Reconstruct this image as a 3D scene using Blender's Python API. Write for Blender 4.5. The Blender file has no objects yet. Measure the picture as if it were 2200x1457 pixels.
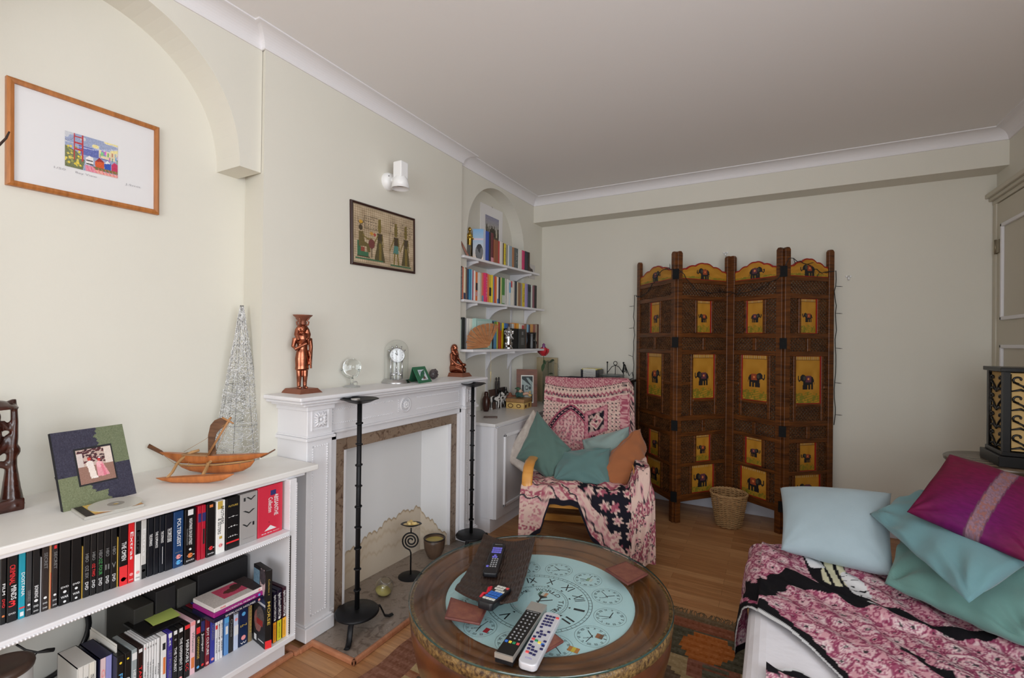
import bpy, math, random
import numpy as np
from mathutils import Vector, Matrix
random.seed(7); rng = np.random.default_rng(7)
SC = bpy.context.scene; COL = SC.collection
PI = math.pi; R = math.radians
# ------------------------------------------------------------ camera
CAM = Vector((0, 0, 1.32)); FPX = 1020.0
yw, pt, rl = R(28.95), R(0.28), R(0.68)
FW = Vector((-math.sin(yw)*math.cos(pt), math.cos(yw)*math.cos(pt), math.sin(pt)))
rt0 = Vector((math.cos(yw), math.sin(yw), 0)); up0 = rt0.cross(FW)
RT = rt0*math.cos(rl) + up0*math.sin(rl); UP = -rt0*math.sin(rl) + up0*math.cos(rl)
cd = bpy.data.cameras.new('camera'); cam = bpy.data.objects.new('camera', cd); COL.objects.link(cam)
cd.sensor_width = 36; cd.sensor_fit = 'HORIZONTAL'; cd.lens = FPX/2200*36; cd.clip_start = 0.02
mw = Matrix.Identity(4)
for i in range(3):
    mw[i][0] = RT[i]; mw[i][1] = UP[i]; mw[i][2] = -FW[i]; mw[i][3] = CAM[i]
cam.matrix_world = mw; SC.camera = cam
def hit(px, py, x=None, y=None, z=None):
    """place in the room seen at a photo pixel, on the plane x, y or z"""
    d = FW + RT*((px-1100)/FPX) - UP*((py-728.5)/FPX)
    if x is not None: t = (x-CAM.x)/d.x
    elif y is not None: t = (y-CAM.y)/d.y
    else: t = (z-CAM.z)/d.z
    return CAM + d*t
# ------------------------------------------------------------ colours, materials
def lin(c):
    return tuple((v/12.92 if v <= .04045 else ((v+.055)/1.055)**2.4) for v in c)
def c255(*a): return lin([v/255 for v in a])
MATS = {}
def mat(name, rgb=(200,200,200), rough=.5, metal=0, spec=.5, var=None, bump=None, attr=False, coat=0, sheen=0, coords='Object', stretch=(1,1,1)):
    if name in MATS: return MATS[name]
    m = bpy.data.materials.new(name); m.use_nodes = True; MATS[name] = m
    nt = m.node_tree; N = nt.nodes; L = nt.links; b = N['Principled BSDF']
    col = (*c255(*rgb), 1)
    b.inputs['Base Color'].default_value = col
    b.inputs['Roughness'].default_value = rough; b.inputs['Metallic'].default_value = metal
    b.inputs['Specular IOR Level'].default_value = spec
    if coat: b.inputs['Coat Weight'].default_value = coat; b.inputs['Coat Roughness'].default_value = .08
    if sheen: b.inputs['Sheen Weight'].default_value = sheen
    tc = N.new('ShaderNodeTexCoord'); mp = N.new('ShaderNodeMapping'); mp.inputs['Scale'].default_value = stretch
    L.new(tc.outputs[coords], mp.inputs[0])
    src = None
    if attr:
        a = N.new('ShaderNodeAttribute'); a.attribute_name = 'Col'; src = a.outputs['Color']; L.new(src, b.inputs['Base Color'])
    if var:
        sc, amt, rgb2 = var
        n = N.new('ShaderNodeTexNoise'); n.inputs['Scale'].default_value = sc; n.inputs['Detail'].default_value = 6; n.inputs['Roughness'].default_value = .6
        L.new(mp.outputs[0], n.inputs['Vector'])
        rp = N.new('ShaderNodeValToRGB'); rp.color_ramp.elements[0].position = .5-amt; rp.color_ramp.elements[1].position = .5+amt
        rp.color_ramp.elements[0].color = (*c255(*rgb2), 1); rp.color_ramp.elements[1].color = col
        L.new(n.outputs['Fac'], rp.inputs[0]); L.new(rp.outputs[0], b.inputs['Base Color'])
    if bump:
        sc, st = bump[:2]
        n2 = N.new('ShaderNodeTexNoise'); n2.inputs['Scale'].default_value = sc; n2.inputs['Detail'].default_value = 4
        L.new(mp.outputs[0], n2.inputs['Vector'])
        bp = N.new('ShaderNodeBump'); bp.inputs['Strength'].default_value = st; bp.inputs['Distance'].default_value = bump[2] if len(bump) > 2 else .004
        L.new(n2.outputs['Fac'], bp.inputs['Height']); L.new(bp.outputs[0], b.inputs['Normal'])
    return m
def wood(name, dark, light, scale=9, stretch=(1,1,12), rough=.4, coat=0, spec=.4):
    return mat(name, light, rough, var=(scale, .22, dark), bump=(scale*3, .15, .002), stretch=stretch, coat=coat, spec=spec)
def glass(name, tint=(.93,.98,.96), refl=1.0, rough=0.0):
    """thin clear glass: fresnel mix of see-through and mirror"""
    if name in MATS: return MATS[name]
    m = bpy.data.materials.new(name); m.use_nodes = True; MATS[name] = m
    nt = m.node_tree; N = nt.nodes; L = nt.links; N.clear()
    o = N.new('ShaderNodeOutputMaterial'); mx = N.new('ShaderNodeMixShader'); t = N.new('ShaderNodeBsdfTransparent'); g = N.new('ShaderNodeBsdfGlossy'); f = N.new('ShaderNodeLayerWeight'); f.inputs[0].default_value = .5
    t.inputs[0].default_value = (*tint, 1); g.inputs['Roughness'].default_value = rough
    pw = N.new('ShaderNodeMath'); pw.operation = 'POWER'; pw.inputs[1].default_value = 5; ad = N.new('ShaderNodeMath'); ad.operation = 'MULTIPLY_ADD'; ad.inputs[1].default_value = .9*refl; ad.inputs[2].default_value = .045*refl
    L.new(f.outputs['Facing'], pw.inputs[0]); L.new(pw.outputs[0], ad.inputs[0])
    L.new(ad.outputs[0], mx.inputs[0]); L.new(t.outputs[0], mx.inputs[1]); L.new(g.outputs[0], mx.inputs[2]); L.new(mx.outputs[0], o.inputs[0])
    return m
def solid_glass(name, tint=(1,1,1), ior=1.45):
    m = mat(name, (255,255,255), 0.0); b = m.node_tree.nodes['Principled BSDF']
    b.inputs['Transmission Weight'].default_value = 1; b.inputs['IOR'].default_value = ior; b.inputs['Base Color'].default_value = (*tint, 1)
    return m
# ------------------------------------------------------------ mesh builder
class MB:
    def __init__(s): s.v = []; s.f = []; s.sm = []; s.mi = []; s.cur = 0
    def add(s, vs, fs, smooth=False, M=None):
        o = len(s.v)
        for p in vs:
            s.v.append(tuple(M @ Vector(p)) if M is not None else tuple(p))
        for f in fs:
            s.f.append(tuple(i+o for i in f)); s.sm.append(smooth); s.mi.append(s.cur)
        return s
    def box(s, x0, x1, y0, y1, z0, z1, M=None):
        v = [(x0,y0,z0),(x1,y0,z0),(x1,y1,z0),(x0,y1,z0),(x0,y0,z1),(x1,y0,z1),(x1,y1,z1),(x0,y1,z1)]
        return s.add(v, [(0,3,2,1),(4,5,6,7),(0,1,5,4),(1,2,6,5),(2,3,7,6),(3,0,4,7)], False, M)
    def frustum(s, c, w0, d0, w1, d1, h, M=None):
        x, y, z = c
        v = [(x-w0/2,y-d0/2,z),(x+w0/2,y-d0/2,z),(x+w0/2,y+d0/2,z),(x-w0/2,y+d0/2,z),(x-w1/2,y-d1/2,z+h),(x+w1/2,y-d1/2,z+h),(x+w1/2,y+d1/2,z+h),(x-w1/2,y+d1/2,z+h)]
        return s.add(v, [(0,3,2,1),(4,5,6,7),(0,1,5,4),(1,2,6,5),(2,3,7,6),(3,0,4,7)], False, M)
    def tube(s, pts, r, n=8, closed=False, cap=True, flat=None):
        pts = [Vector(p) for p in pts]; k = len(pts)
        rs = r if isinstance(r, (list, tuple)) else [r]*k
        vs = []; up = None
        for i, p in enumerate(pts):
            a = pts[(i-1) % k] if (closed or i > 0) else p
            b = pts[(i+1) % k] if (closed or i < k-1) else p
            t = (b-a)
            if t.length < 1e-9: t = Vector((0,0,1))
            t.normalize()
            if up is None:
                up = Vector((0,0,1)) if abs(t.z) < .9 else Vector((1,0,0))
            u = (up - t*up.dot(t))
            if u.length < 1e-6: u = t.orthogonal()
            u.normalize(); up = u; w = t.cross(u)
            for j in range(n):
                an = 2*PI*j/n
                if flat: vs.append(p + u*(math.cos(an)*rs[i]*flat[0]) + w*(math.sin(an)*rs[i]*flat[1]))
                else: vs.append(p + u*(math.cos(an)*rs[i]) + w*(math.sin(an)*rs[i]))
        fs = []
        for i in range(k if closed else k-1):
            for j in range(n):
                a = i*n+j; b = i*n+(j+1) % n; c = ((i+1) % k)*n+(j+1) % n; d = ((i+1) % k)*n+j
                fs.append((a,b,c,d))
        if cap and not closed:
            fs.append(tuple(reversed(range(n)))); fs.append(tuple(range((k-1)*n, k*n)))
        return s.add(vs, fs, True)
    def cyl(s, p0, p1, r0, r1=None, n=16):
        o = len(s.f); s.tube([p0, p1], [r0, r0 if r1 is None else r1], n)
        s.sm[-1] = False; s.sm[-2] = False
        return s
    def lathe(s, prof, n=32, M=None, smooth=True, arc=2*PI, cap=False):
        vs = []; fs = []; k = len(prof); full = abs(arc-2*PI) < 1e-6
        m = n if full else n+1
        for r, z in prof:
            for j in range(m):
                a = arc*j/n; vs.append((r*math.cos(a), r*math.sin(a), z))
        for i in range(k-1):
            for j in range(n):
                j2 = (j+1) % m
                fs.append((i*m+j, i*m+j2, (i+1)*m+j2, (i+1)*m+j))
        if full and cap:
            if prof[0][0] > 1e-6: fs.append(tuple(reversed(range(n))))
            if prof[-1][0] > 1e-6: fs.append(tuple(range((k-1)*n, k*n)))
        return s.add(vs, fs, smooth, M)
    def sphere(s, c, r, n=16, m=10, M=None):
        r = r if isinstance(r, (tuple, list)) else (r,r,r)
        vs = [(c[0],c[1],c[2]-r[2])]; fs = []
        for i in range(1, m):
            p = PI*i/m - PI/2
            for j in range(n):
                a = 2*PI*j/n
                vs.append((c[0]+r[0]*math.cos(p)*math.cos(a), c[1]+r[1]*math.cos(p)*math.sin(a), c[2]+r[2]*math.sin(p)))
        vs.append((c[0],c[1],c[2]+r[2])); t = len(vs)-1
        for j in range(n):
            fs.append((0, 1+(j+1) % n, 1+j)); fs.append((t, t-n+j, t-n+(j+1) % n))
        for i in range(m-2):
            for j in range(n):
                a = 1+i*n+j; b = 1+i*n+(j+1) % n
                fs.append((a, b, b+n, a+n))
        return s.add(vs, fs, True, M)
    def torus(s, c, Rr, r, M=None, n=32, m=8, a0=0, a1=2*PI):
        pts = []
        full = abs(a1-a0-2*PI) < 1e-6
        for j in range(n if full else n+1):
            a = a0+(a1-a0)*j/n; p = Vector((Rr*math.cos(a), Rr*math.sin(a), 0))
            p = (M @ p) if M is not None else p
            pts.append(p+Vector(c))
        return s.tube(pts, r, m, closed=full)
    def prism(s, poly, h0, h1, M=None, smooth=False):
        n = len(poly)
        vs = [(p[0],p[1],h0) for p in poly]+[(p[0],p[1],h1) for p in poly]
        fs = [tuple(reversed(range(n))), tuple(range(n, 2*n))]
        s.add(vs, fs, False, M); o = len(s.v)-2*n
        for i in range(n):
            j = (i+1) % n; s.f.append((o+i,o+j,o+n+j,o+n+i)); s.sm.append(smooth); s.mi.append(s.cur)
        return s
    def grid(s, P, smooth=True, thick=0):
        P = np.asarray(P); n, m = P.shape[:2]
        vs = [tuple(p) for p in P.reshape(-1,3)]
        fs = [(i*m+j, (i+1)*m+j, (i+1)*m+j+1, i*m+j+1) for i in range(n-1) for j in range(m-1)]
        return s.add(vs, fs, smooth)
    def mesh(s, me, M):
        vs = [M @ v.co for v in me.vertices]
        return s.add(vs, [tuple(p.vertices) for p in me.polygons])
    def build(s, name, m, parent=None, bevel=0, seg=2, remesh=0, subd=0):
        return link(name, s.v, s.f, m, parent, s.sm, bevel, seg, remesh, subd, s.mi)
WL = {}
def link(name, vs, fs, m, parent=None, sm=None, bevel=0, seg=2, remesh=0, subd=0, mi=None):
    off = Vector((0,0,0))
    if parent is None and len(vs):
        a = np.array(vs); lo = a.min(0); hi = a.max(0)
        off = Vector(((lo[0]+hi[0])/2, (lo[1]+hi[1])/2, lo[2]))
        vs = [tuple(x) for x in (a-np.array(off))]
    me = bpy.data.meshes.new(name); me.from_pydata(vs, [], fs)
    if sm is not None and len(sm): me.polygons.foreach_set('use_smooth', sm)
    ms = m if isinstance(m, (list, tuple)) else [m]
    for q in ms: me.materials.append(q)
    if mi is not None and len(ms) > 1: me.polygons.foreach_set('material_index', mi)
    me.update()
    o = bpy.data.objects.new(name, me); COL.objects.link(o)
    if parent is not None:
        o.parent = parent; o.matrix_parent_inverse = Matrix.Translation(-WL.get(parent.name, Vector((0,0,0)))); WL[o.name] = Vector((0,0,0))
    else:
        o.location = off; WL[o.name] = off
    if bevel:
        b = o.modifiers.new('bevel', 'BEVEL'); b.width = bevel; b.segments = seg; b.limit_method = 'ANGLE'; b.angle_limit = R(35)
    if remesh:
        r_ = o.modifiers.new('remesh', 'REMESH'); r_.mode = 'VOXEL'; r_.voxel_size = remesh; r_.use_smooth_shade = True
        q = o.modifiers.new('smooth', 'SMOOTH'); q.factor = .5; q.iterations = 3
    if subd:
        q = o.modifiers.new('subd', 'SUBSURF'); q.levels = subd; q.render_levels = subd
    return o
def thing(name, label, cat, loc, group=None):
    o = bpy.data.objects.new(name, None); COL.objects.link(o); o.location = loc; o.empty_display_size = .05
    WL[o.name] = Vector(loc)
    return tag(o, label, cat, group)
def tag(o, label, cat, group=None):
    o['label'] = label; o['category'] = cat
    if group: o['group'] = group
    return o
def struct(o): o['kind'] = 'structure'; return o
def color_grid(name, P, C, parent=None, m=None, mode='POINT', flip=False):
    """mesh grid P (n,m,3) carrying colours C; FACE: C is (n-1,m-1,3)"""
    P = np.asarray(P, float); n, k = P.shape[:2]
    I = np.arange(n*k).reshape(n, k)
    q = np.stack([I[:-1,:-1], I[1:,:-1], I[1:,1:], I[:-1,1:]], -1).reshape(-1,4)
    if flip: q = q[:, ::-1]
    o = link(name, P.reshape(-1,3), q.tolist(), m or MATS['painted'], parent, [mode == 'POINT']*len(q))
    setcol(o, C, mode); return o
def setcol(o, C, mode='POINT'):
    me = o.data; C = np.asarray(C, float).reshape(-1,3)
    C = np.where(C <= .04045, C/12.92, ((np.clip(C,0,1)+.055)/1.055)**2.4)
    if mode == 'FACE': C = np.repeat(C, 4, 0)
    a = me.color_attributes.new('Col', 'FLOAT_COLOR', 'POINT' if mode == 'POINT' else 'CORNER')
    a.data.foreach_set('color', np.c_[C, np.ones(len(C))].astype(np.float32).ravel())
class Canvas:
    """small raster used as a painted pattern: every cell becomes one face"""
    def __init__(s, w, h, bg): s.w = w; s.h = h; s.a = np.ones((h, w, 3))*np.array(bg)/255.; s.Y, s.X = np.mgrid[0:h, 0:w]; s.X = (s.X+.5)/w; s.Y = (s.Y+.5)/h
    def put(s, mask, c, al=1): s.a[mask] = s.a[mask]*(1-al)+np.array(c)/255.*al; return s
    def ell(s, cx, cy, rx, ry, c, al=1): return s.put(((s.X-cx)/rx)**2+((s.Y-cy)/ry)**2 < 1, c, al)
    def rect(s, x0, x1, y0, y1, c, al=1): return s.put((s.X >= x0)&(s.X < x1)&(s.Y >= y0)&(s.Y < y1), c, al)
    def poly(s, pts, c, al=1):
        m = np.zeros(s.X.shape, bool); n = len(pts)
        for i in range(n):
            x0,y0 = pts[i]; x1,y1 = pts[(i+1) % n]
            if y0 == y1: continue
            cr = ((s.Y >= min(y0,y1))&(s.Y < max(y0,y1))&(s.X < (x1-x0)*(s.Y-y0)/(y1-y0)+x0)); m ^= cr
        return s.put(m, c, al)
    def line(s, pts, w, c, al=1, asp=None):
        asp = asp or s.w/s.h
        for (x0,y0),(x1,y1) in zip(pts[:-1], pts[1:]):
            ax, ay = (x1-x0)*asp, y1-y0; l2 = ax*ax+ay*ay+1e-12
            t = np.clip((((s.X-x0)*asp)*ax+(s.Y-y0)*ay)/l2, 0, 1)
            d = np.hypot((s.X-x0)*asp-t*ax, (s.Y-y0)-t*ay); s.put(d < w, c, al)
        return s
    def noise(s, amt): s.a = np.clip(s.a+rng.normal(0, amt, s.a.shape[:2])[...,None], 0, 1); return s
    def plane(s, name, TL, TR, BL, BR, parent=None, m=None):
        u = np.linspace(0,1,s.w+1); v = np.linspace(0,1,s.h+1)
        TL, TR, BL, BR = [np.array(p) for p in (TL,TR,BL,BR)]
        V, U = np.meshgrid(v, u, indexing='ij'); U = U[...,None]; V = V[...,None]
        P = (TL*(1-U)+TR*U)*(1-V)+(BL*(1-U)+BR*U)*V
        return color_grid(name, P, s.a, parent, m, 'FACE')
_tc = {}
def text_mesh(t, bold=0):
    k = (t, bold)
    if k not in _tc:
        cu = bpy.data.curves.new('t', 'FONT'); cu.body = t; cu.align_x = 'CENTER'; cu.align_y = 'CENTER'; cu.size = 1; cu.resolution_u = 2; cu.offset = bold
        o = bpy.data.objects.new('t', cu); me = bpy.data.meshes.new_from_object(o)
        bpy.data.objects.remove(o); bpy.data.curves.remove(cu); _tc[k] = me
    return _tc[k]
def frame(o, tx, ty):
    """matrix with origin o, x axis tx, y axis ty"""
    tx = Vector(tx).normalized(); ty = Vector(ty); ty = (ty-tx*ty.dot(tx)).normalized(); tz = tx.cross(ty); M = Matrix.Identity(4)
    for i in range(3): M[i][0] = tx[i]; M[i][1] = ty[i]; M[i][2] = tz[i]; M[i][3] = o[i]
    return M
def letters(mb, t, o, tx, ty, size, length=None, bold=0):
    """flat lettering centred on o; scaled to fit length along tx"""
    me = text_mesh(t, bold); xs = [v.co.x for v in me.vertices]
    if not xs: return mb
    w = max(xs)-min(xs); sx = size if length is None else length/w
    mb.mesh(me, frame(o, tx, ty) @ Matrix.Diagonal((sx, size, 1, 1))); return mb
def vnoise(X, Y, sc, seed=0):
    """smooth value noise 0..1"""
    g = np.random.default_rng(seed).random((64,64))
    x = X*sc; y = Y*sc; xi = np.floor(x).astype(int); yi = np.floor(y).astype(int); fx = x-xi; fy = y-yi
    fx = fx*fx*(3-2*fx); fy = fy*fy*(3-2*fy)
    G = lambda a, b: g[a % 64, b % 64]
    return (G(xi,yi)*(1-fx)+G(xi+1,yi)*fx)*(1-fy)+(G(xi,yi+1)*(1-fx)+G(xi+1,yi+1)*fx)*fy
def cells(X, Y, sc, seed=0, jit=.5):
    """distance to the nearest jittered lattice point (in cells), its id noise and offset"""
    g = np.random.default_rng(seed).random((64,64,3)); x = X*sc; y = Y*sc; xi = np.floor(x).astype(int); yi = np.floor(y).astype(int)
    best = np.full(X.shape, 9.); ident = np.zeros(X.shape); ang = np.zeros(X.shape)
    for dx in (-1,0,1):
        for dy in (-1,0,1):
            h = g[(xi+dx) % 64, (yi+dy) % 64]
            px = xi+dx+.5+(h[...,0]-.5)*jit; py = yi+dy+.5+(h[...,1]-.5)*jit
            d = np.hypot(x-px, y-py); k = d < best
            best = np.where(k, d, best); ident = np.where(k, h[...,2], ident); ang = np.where(k, np.arctan2(y-py, x-px), ang)
    return best, ident, ang
def pillow(name, P00, P10, P11, P01, th, m, parent=None, n=44, seed=0, wr=.006, pinch=.07, sag=0, pw=.45):
    """stuffed cushion between four corners (in order round the edge)"""
    u = np.linspace(-1,1,n); U, V = np.meshgrid(u, u, indexing='ij')
    A, B, Cc, D = [np.array(p, float) for p in (P00,P10,P11,P01)]
    nr = np.cross(B-A, D-A); nr = nr/np.linalg.norm(nr)
    U2 = U*(1-pinch*(1-V**2)*np.abs(U)**3); V2 = V*(1-pinch*(1-U**2)*np.abs(V)**3)
    s = ((U2+1)/2)[...,None]; t = ((V2+1)/2)[...,None]
    base = (A*(1-s)+B*s)*(1-t)+(D*(1-s)+Cc*s)*t
    prof = np.clip((1-U**2)*(1-V**2), 0, 1)**pw
    w = np.linalg.norm(B-A); S = (U+1)*w/2; T = (V+1)*np.linalg.norm(D-A)/2
    ph = np.random.default_rng(seed).random(8)*6
    def wrk(k):
        f = np.sin(S*38+T*25+ph[k]+2.5*np.sin(T*13+ph[k+1]))*.5+np.sin(S*-22+T*52+ph[k+2]+2*np.sin(S*17+ph[k+3]))*.5
        g = 0
        for q, (cu, cv) in enumerate(((-1,-1),(1,-1),(1,1),(-1,1))):
            rr = np.hypot(U-cu, V-cv); th_ = np.arctan2(V-cv, U-cu); g = g+np.sin(th_*(9+q)+ph[(k+q) % 8])*np.exp(-rr/.55)*np.clip(rr*2.5,0,1)
        return wr*(f*(.35+.65*np.maximum(np.abs(U), np.abs(V))**2)+1.5*g)*np.clip(prof*3,0,1)
    top = base+nr*(th/2*prof+wrk(0))[...,None]; bot = base-nr*(th/2*prof+wrk(3)*.5)[...,None]
    mb = MB(); mb.grid(top); mb.grid(bot[:, ::-1]); 
    o = mb.build(name, m, parent)
    bmw(o); return o
def bmw(o, d=1e-4):
    import bmesh
    b = bmesh.new(); b.from_mesh(o.data); bmesh.ops.remove_doubles(b, verts=b.verts, dist=d); b.to_mesh(o.data); b.free(); o.data.update()
# shared materials
mat('painted', (255,255,255), .55, attr=True)
mat('cloth_print', (255,255,255), .9, attr=True, spec=.15, bump=(260,.25,.003))
mat('white_paint', (224,223,226), .42, bump=(60,.06,.002))
mat('white_gloss', (240,240,240), .3)
mat('black_plastic', (16,16,18), .35)
mat('iron', (34,34,36), .45, metal=.6, spec=.4, bump=(120,.1,.001))
mat('chrome', (215,215,218), .15, metal=1)
mat('paper', (235,233,226), .8)
mat('copper', (190,120,92), .24, metal=1, var=(40,.3,(110,60,45)))
mat('print_white', (225,225,225), .6); mat('print_red', (225,40,45), .6); mat('print_pink', (236,150,150), .6); mat('print_gold', (190,160,70), .6); mat('print_black', (22,24,26), .6)
mat('print_blue', (90,170,225), .6); mat('print_grey', (120,120,120), .6); mat('print_green', (60,140,75), .6); mat('print_yellow', (240,205,50), .6); mat('print_orange', (215,120,60), .6); mat('print_navy', (40,40,100), .6)
wood('dark_wood', (42,20,8), (122,70,28), 7); wood('red_wood', (105,48,24), (150,80,42), 8, (1,12,1)); wood('light_wood', (200,130,62), (228,160,86), 6, (1,1,5))
# ------------------------------------------------------------ ROOM SHELL
wallm = mat('wall_cream', (221,218,207), .85, spec=.2, bump=(140,.12,.002), var=(1.3,.35,(217,214,203)))
ceilm = mat('ceiling_white', (232,230,229), .9, spec=.1, bump=(90,.05,.002))
corn = mat('cornice_white', (228,226,228), .6)
doorm = mat('door_paint', (196,190,174), .45)
def floor_mat():
    m = mat('laminate', (160,112,70), .34, spec=.45); nt = m.node_tree; N = nt.nodes; L = nt.links; b = N['Principled BSDF']
    tc = N['Texture Coordinate']; 
    br = N.new('ShaderNodeTexBrick'); br.offset = .37; br.inputs['Scale'].default_value = 1; br.inputs['Brick Width'].default_value = .42; br.inputs['Row Height'].default_value = .065
    br.inputs['Mortar Size'].default_value = .0008; br.inputs['Mortar Smooth'].default_value = .3; br.inputs['Bias'].default_value = 0
    br.inputs['Color1'].default_value = (*c255(204,158,112),1); br.inputs['Color2'].default_value = (*c255(172,122,80),1); br.inputs['Mortar'].default_value = (*c255(130,92,60),1)
    L.new(tc.outputs['Object'], br.inputs['Vector'])
    mp = N.new('ShaderNodeMapping'); mp.inputs['Scale'].default_value = (2.5,40,1); L.new(tc.outputs['Object'], mp.inputs[0])
    n = N.new('ShaderNodeTexNoise'); n.inputs['Scale'].default_value = 1.6; n.inputs['Detail'].default_value = 8; n.inputs['Roughness'].default_value = .65; L.new(mp.outputs[0], n.inputs['Vector'])
    rp = N.new('ShaderNodeValToRGB'); rp.color_ramp.elements[0].position = .3; rp.color_ramp.elements[0].color = (.70,.64,.60,1); rp.color_ramp.elements[1].position = .7; rp.color_ramp.elements[1].color = (1.08,1.06,1.04,1)
    L.new(n.outputs['Fac'], rp.inputs[0])
    mx = N.new('ShaderNodeMix'); mx.data_type = 'RGBA'; mx.blend_type = 'MULTIPLY'; mx.inputs['Factor'].default_value = 1
    L.new(br.outputs['Color'], mx.inputs[6]); L.new(rp.outputs[0], mx.inputs[7]); L.new(mx.outputs[2], b.inputs['Base Color'])
    return m
CZ = 2.645
b = MB(); b.box(-2.45,1.45,-2.8,4.35,-.1,0); struct(b.build('floor', floor_mat()))
b = MB(); b.box(-2.45,1.45,-2.8,4.35,CZ,CZ+.1); struct(b.build('ceiling', ceilm))
def arch_pts(yc, a, zs, h, n=40):
    return [(yc-a*math.cos(PI*i/n), zs+h*math.sin(PI*i/n)**.92) for i in range(n+1)]
b = MB()
MYZ = Matrix(((0,0,1,0),(1,0,0,0),(0,1,0,0),(0,0,0,1)))   # prism (y,z) extruded along x
b.box(-2.45,-2.145,-2.8,1.4,0,CZ)                       # back of the near recess
b.prism([(-1.95,1.277),(-1.95,2.765),(-2.45,2.765),(-2.45,1.32),(-2.15,1.316)], 0, CZ)          # chimney breast
yc, a = .72, .466
pts = [(yc-a-.09,CZ),(yc-a-.09,2.045)]+arch_pts(yc, a, 2.045, .5)+[(yc+a+.094,2.045),(yc+a+.094,CZ)]
b.prism(pts, -2.16, -1.975, MYZ)                         # arched head over it
b.box(-2.45,-1.975,-2.8,.16,0,CZ)
yc, a = 3.322, .45
pts = [(2.74,CZ),(2.74,.0),(yc-a,.0)]+arch_pts(yc, a, 2.1, .447)+[(yc+a,.0),(4.16,.0),(4.16,CZ)]
b.prism(pts, -2.10, -1.975, MYZ)
b.box(-2.45,-2.09,2.7,4.3,0,CZ)
struct(b.build('wall_left', wallm))
b = MB(); b.box(-2.45,1.45,4.145,4.35,0,CZ); b.box(-2.0,1.25,3.96,4.16,2.425,CZ); struct(b.build('wall_back', wallm))
VY0, VY1, VZ0, VZ1 = -.9, .9, .75, 2.25
b = MB(); b.box(1.235,1.45,VY1,4.3,0,CZ); b.box(1.235,1.45,-2.8,VY0,0,CZ); b.box(1.235,1.45,VY0,VY1,0,VZ0); b.box(1.235,1.45,VY0,VY1,VZ1,CZ); struct(b.build('wall_right', wallm))
b = MB()
for y in (VY0, (VY0+VY1)/2, VY1): b.box(1.33,1.39,y-.03,y+.03,VZ0,VZ1)
for z in (VZ0, VZ1): b.box(1.33,1.39,VY0,VY1,z-.03,z+.03)
struct(b.build('window_2', MATS['white_gloss']))
WX0, WX1, WZ0, WZ1 = -.9, 1.0, .6, 2.35
b = MB(); b.box(-2.45,WX0,-2.8,-2.6,0,CZ); b.box(WX1,1.45,-2.8,-2.6,0,CZ); b.box(WX0,WX1,-2.8,-2.6,0,WZ0); b.box(WX0,WX1,-2.8,-2.6,WZ1,CZ)
struct(b.build('wall_front', wallm))
b = MB()
for x in (WX0, WX0+(WX1-WX0)/3, WX0+2*(WX1-WX0)/3, WX1): b.box(x-.03,x+.03,-2.73,-2.67,WZ0,WZ1)
for z in (WZ0, WZ1): b.box(WX0,WX1,-2.73,-2.67,z-.03,z+.03)
struct(b.build('window_1', MATS['white_gloss']))
# cornice round the room
prof = [(0,2.578),(.006,2.578),(.008,2.583)]+[(.078-.07*math.cos(t*PI/18), 2.583+.055*math.sin(t*PI/18)) for t in range(0,10)]+[(.084,2.639),(.084,2.6449)]
path = [(-1.975,-2.6),(-1.975,1.277),(-1.95,1.277),(-1.95,2.765),(-1.975,2.765),(-1.975,3.96),(1.235,3.96),(1.235,-2.6)]
vs = []; n = len(path)
for d, z in prof:
    for i, p in enumerate(path):
        p = Vector(p); 
        def nrm(q, w): t = (Vector(w)-Vector(q)).normalized(); return Vector((t.y,-t.x))
        n1 = nrm(path[i-1], p) if i else nrm(p, path[1]); n2 = nrm(p, path[i+1]) if i < n-1 else n1
        q = p+(n1*d if (n1-n2).length < .01 else (n1+n2)*d); vs.append((q.x,q.y,z))
fs = [(i*n+j, (i+1)*n+j, (i+1)*n+j+1, i*n+j+1) for i in range(len(prof)-1) for j in range(n-1)]
o = link('trim_1', vs, [tuple(reversed(f)) for f in fs], corn, None, None); struct(o)
b = MB(); b.box(-1.97,1.235,4.125,4.145,0,.11); b.box(-1.97,1.235,4.13,4.145,.11,.135); struct(b.build('baseboard_back', mat('skirting', (206,208,218), .4), bevel=.003))
# door in the right wall
b = MB(); b.box(1.222,1.235,3.12,4.09,0,2.22)
struct_door = b.build('door_1', doorm)
struct(struct_door)
b = MB()
for y0, y1 in ((3.64,4.005),(3.2,3.56)):
    for z0, z1 in ((1.485,2.08),(.95,1.335),(.2,.82)):
        for (p, q) in (((y0,z0),(y0+.022,z1)),((y1-.022,z0),(y1,z1)),((y0,z0),(y1,z0+.022)),((y0,z1-.022),(y1,z1))):
            b.box(1.208,1.224,p[0],q[0],p[1],q[1])
b.build('panel_moulding', MATS['white_paint'], struct_door, bevel=.004)
b = MB()
for z in (1.95,.3): b.cyl((1.214,4.088,z-.045),(1.214,4.088,z+.045),.008); b.box(1.212,1.226,4.03,4.088,z-.04,z+.04)
b.build('hinge', mat('brass_dull', (150,140,120), .4, metal=.7), struct_door)
b = MB()
b.box(1.215,1.236,4.09,4.14,0,2.24); b.box(1.215,1.236,3.03,3.11,0,2.24); b.box(1.212,1.236,3.03,4.14,2.225,2.25); b.box(1.195,1.236,3.0,4.145,2.25,2.27); b.box(1.178,1.236,2.98,4.146,2.27,2.298)
struct(b.build('trim_2', doorm, bevel=.004))
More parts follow.
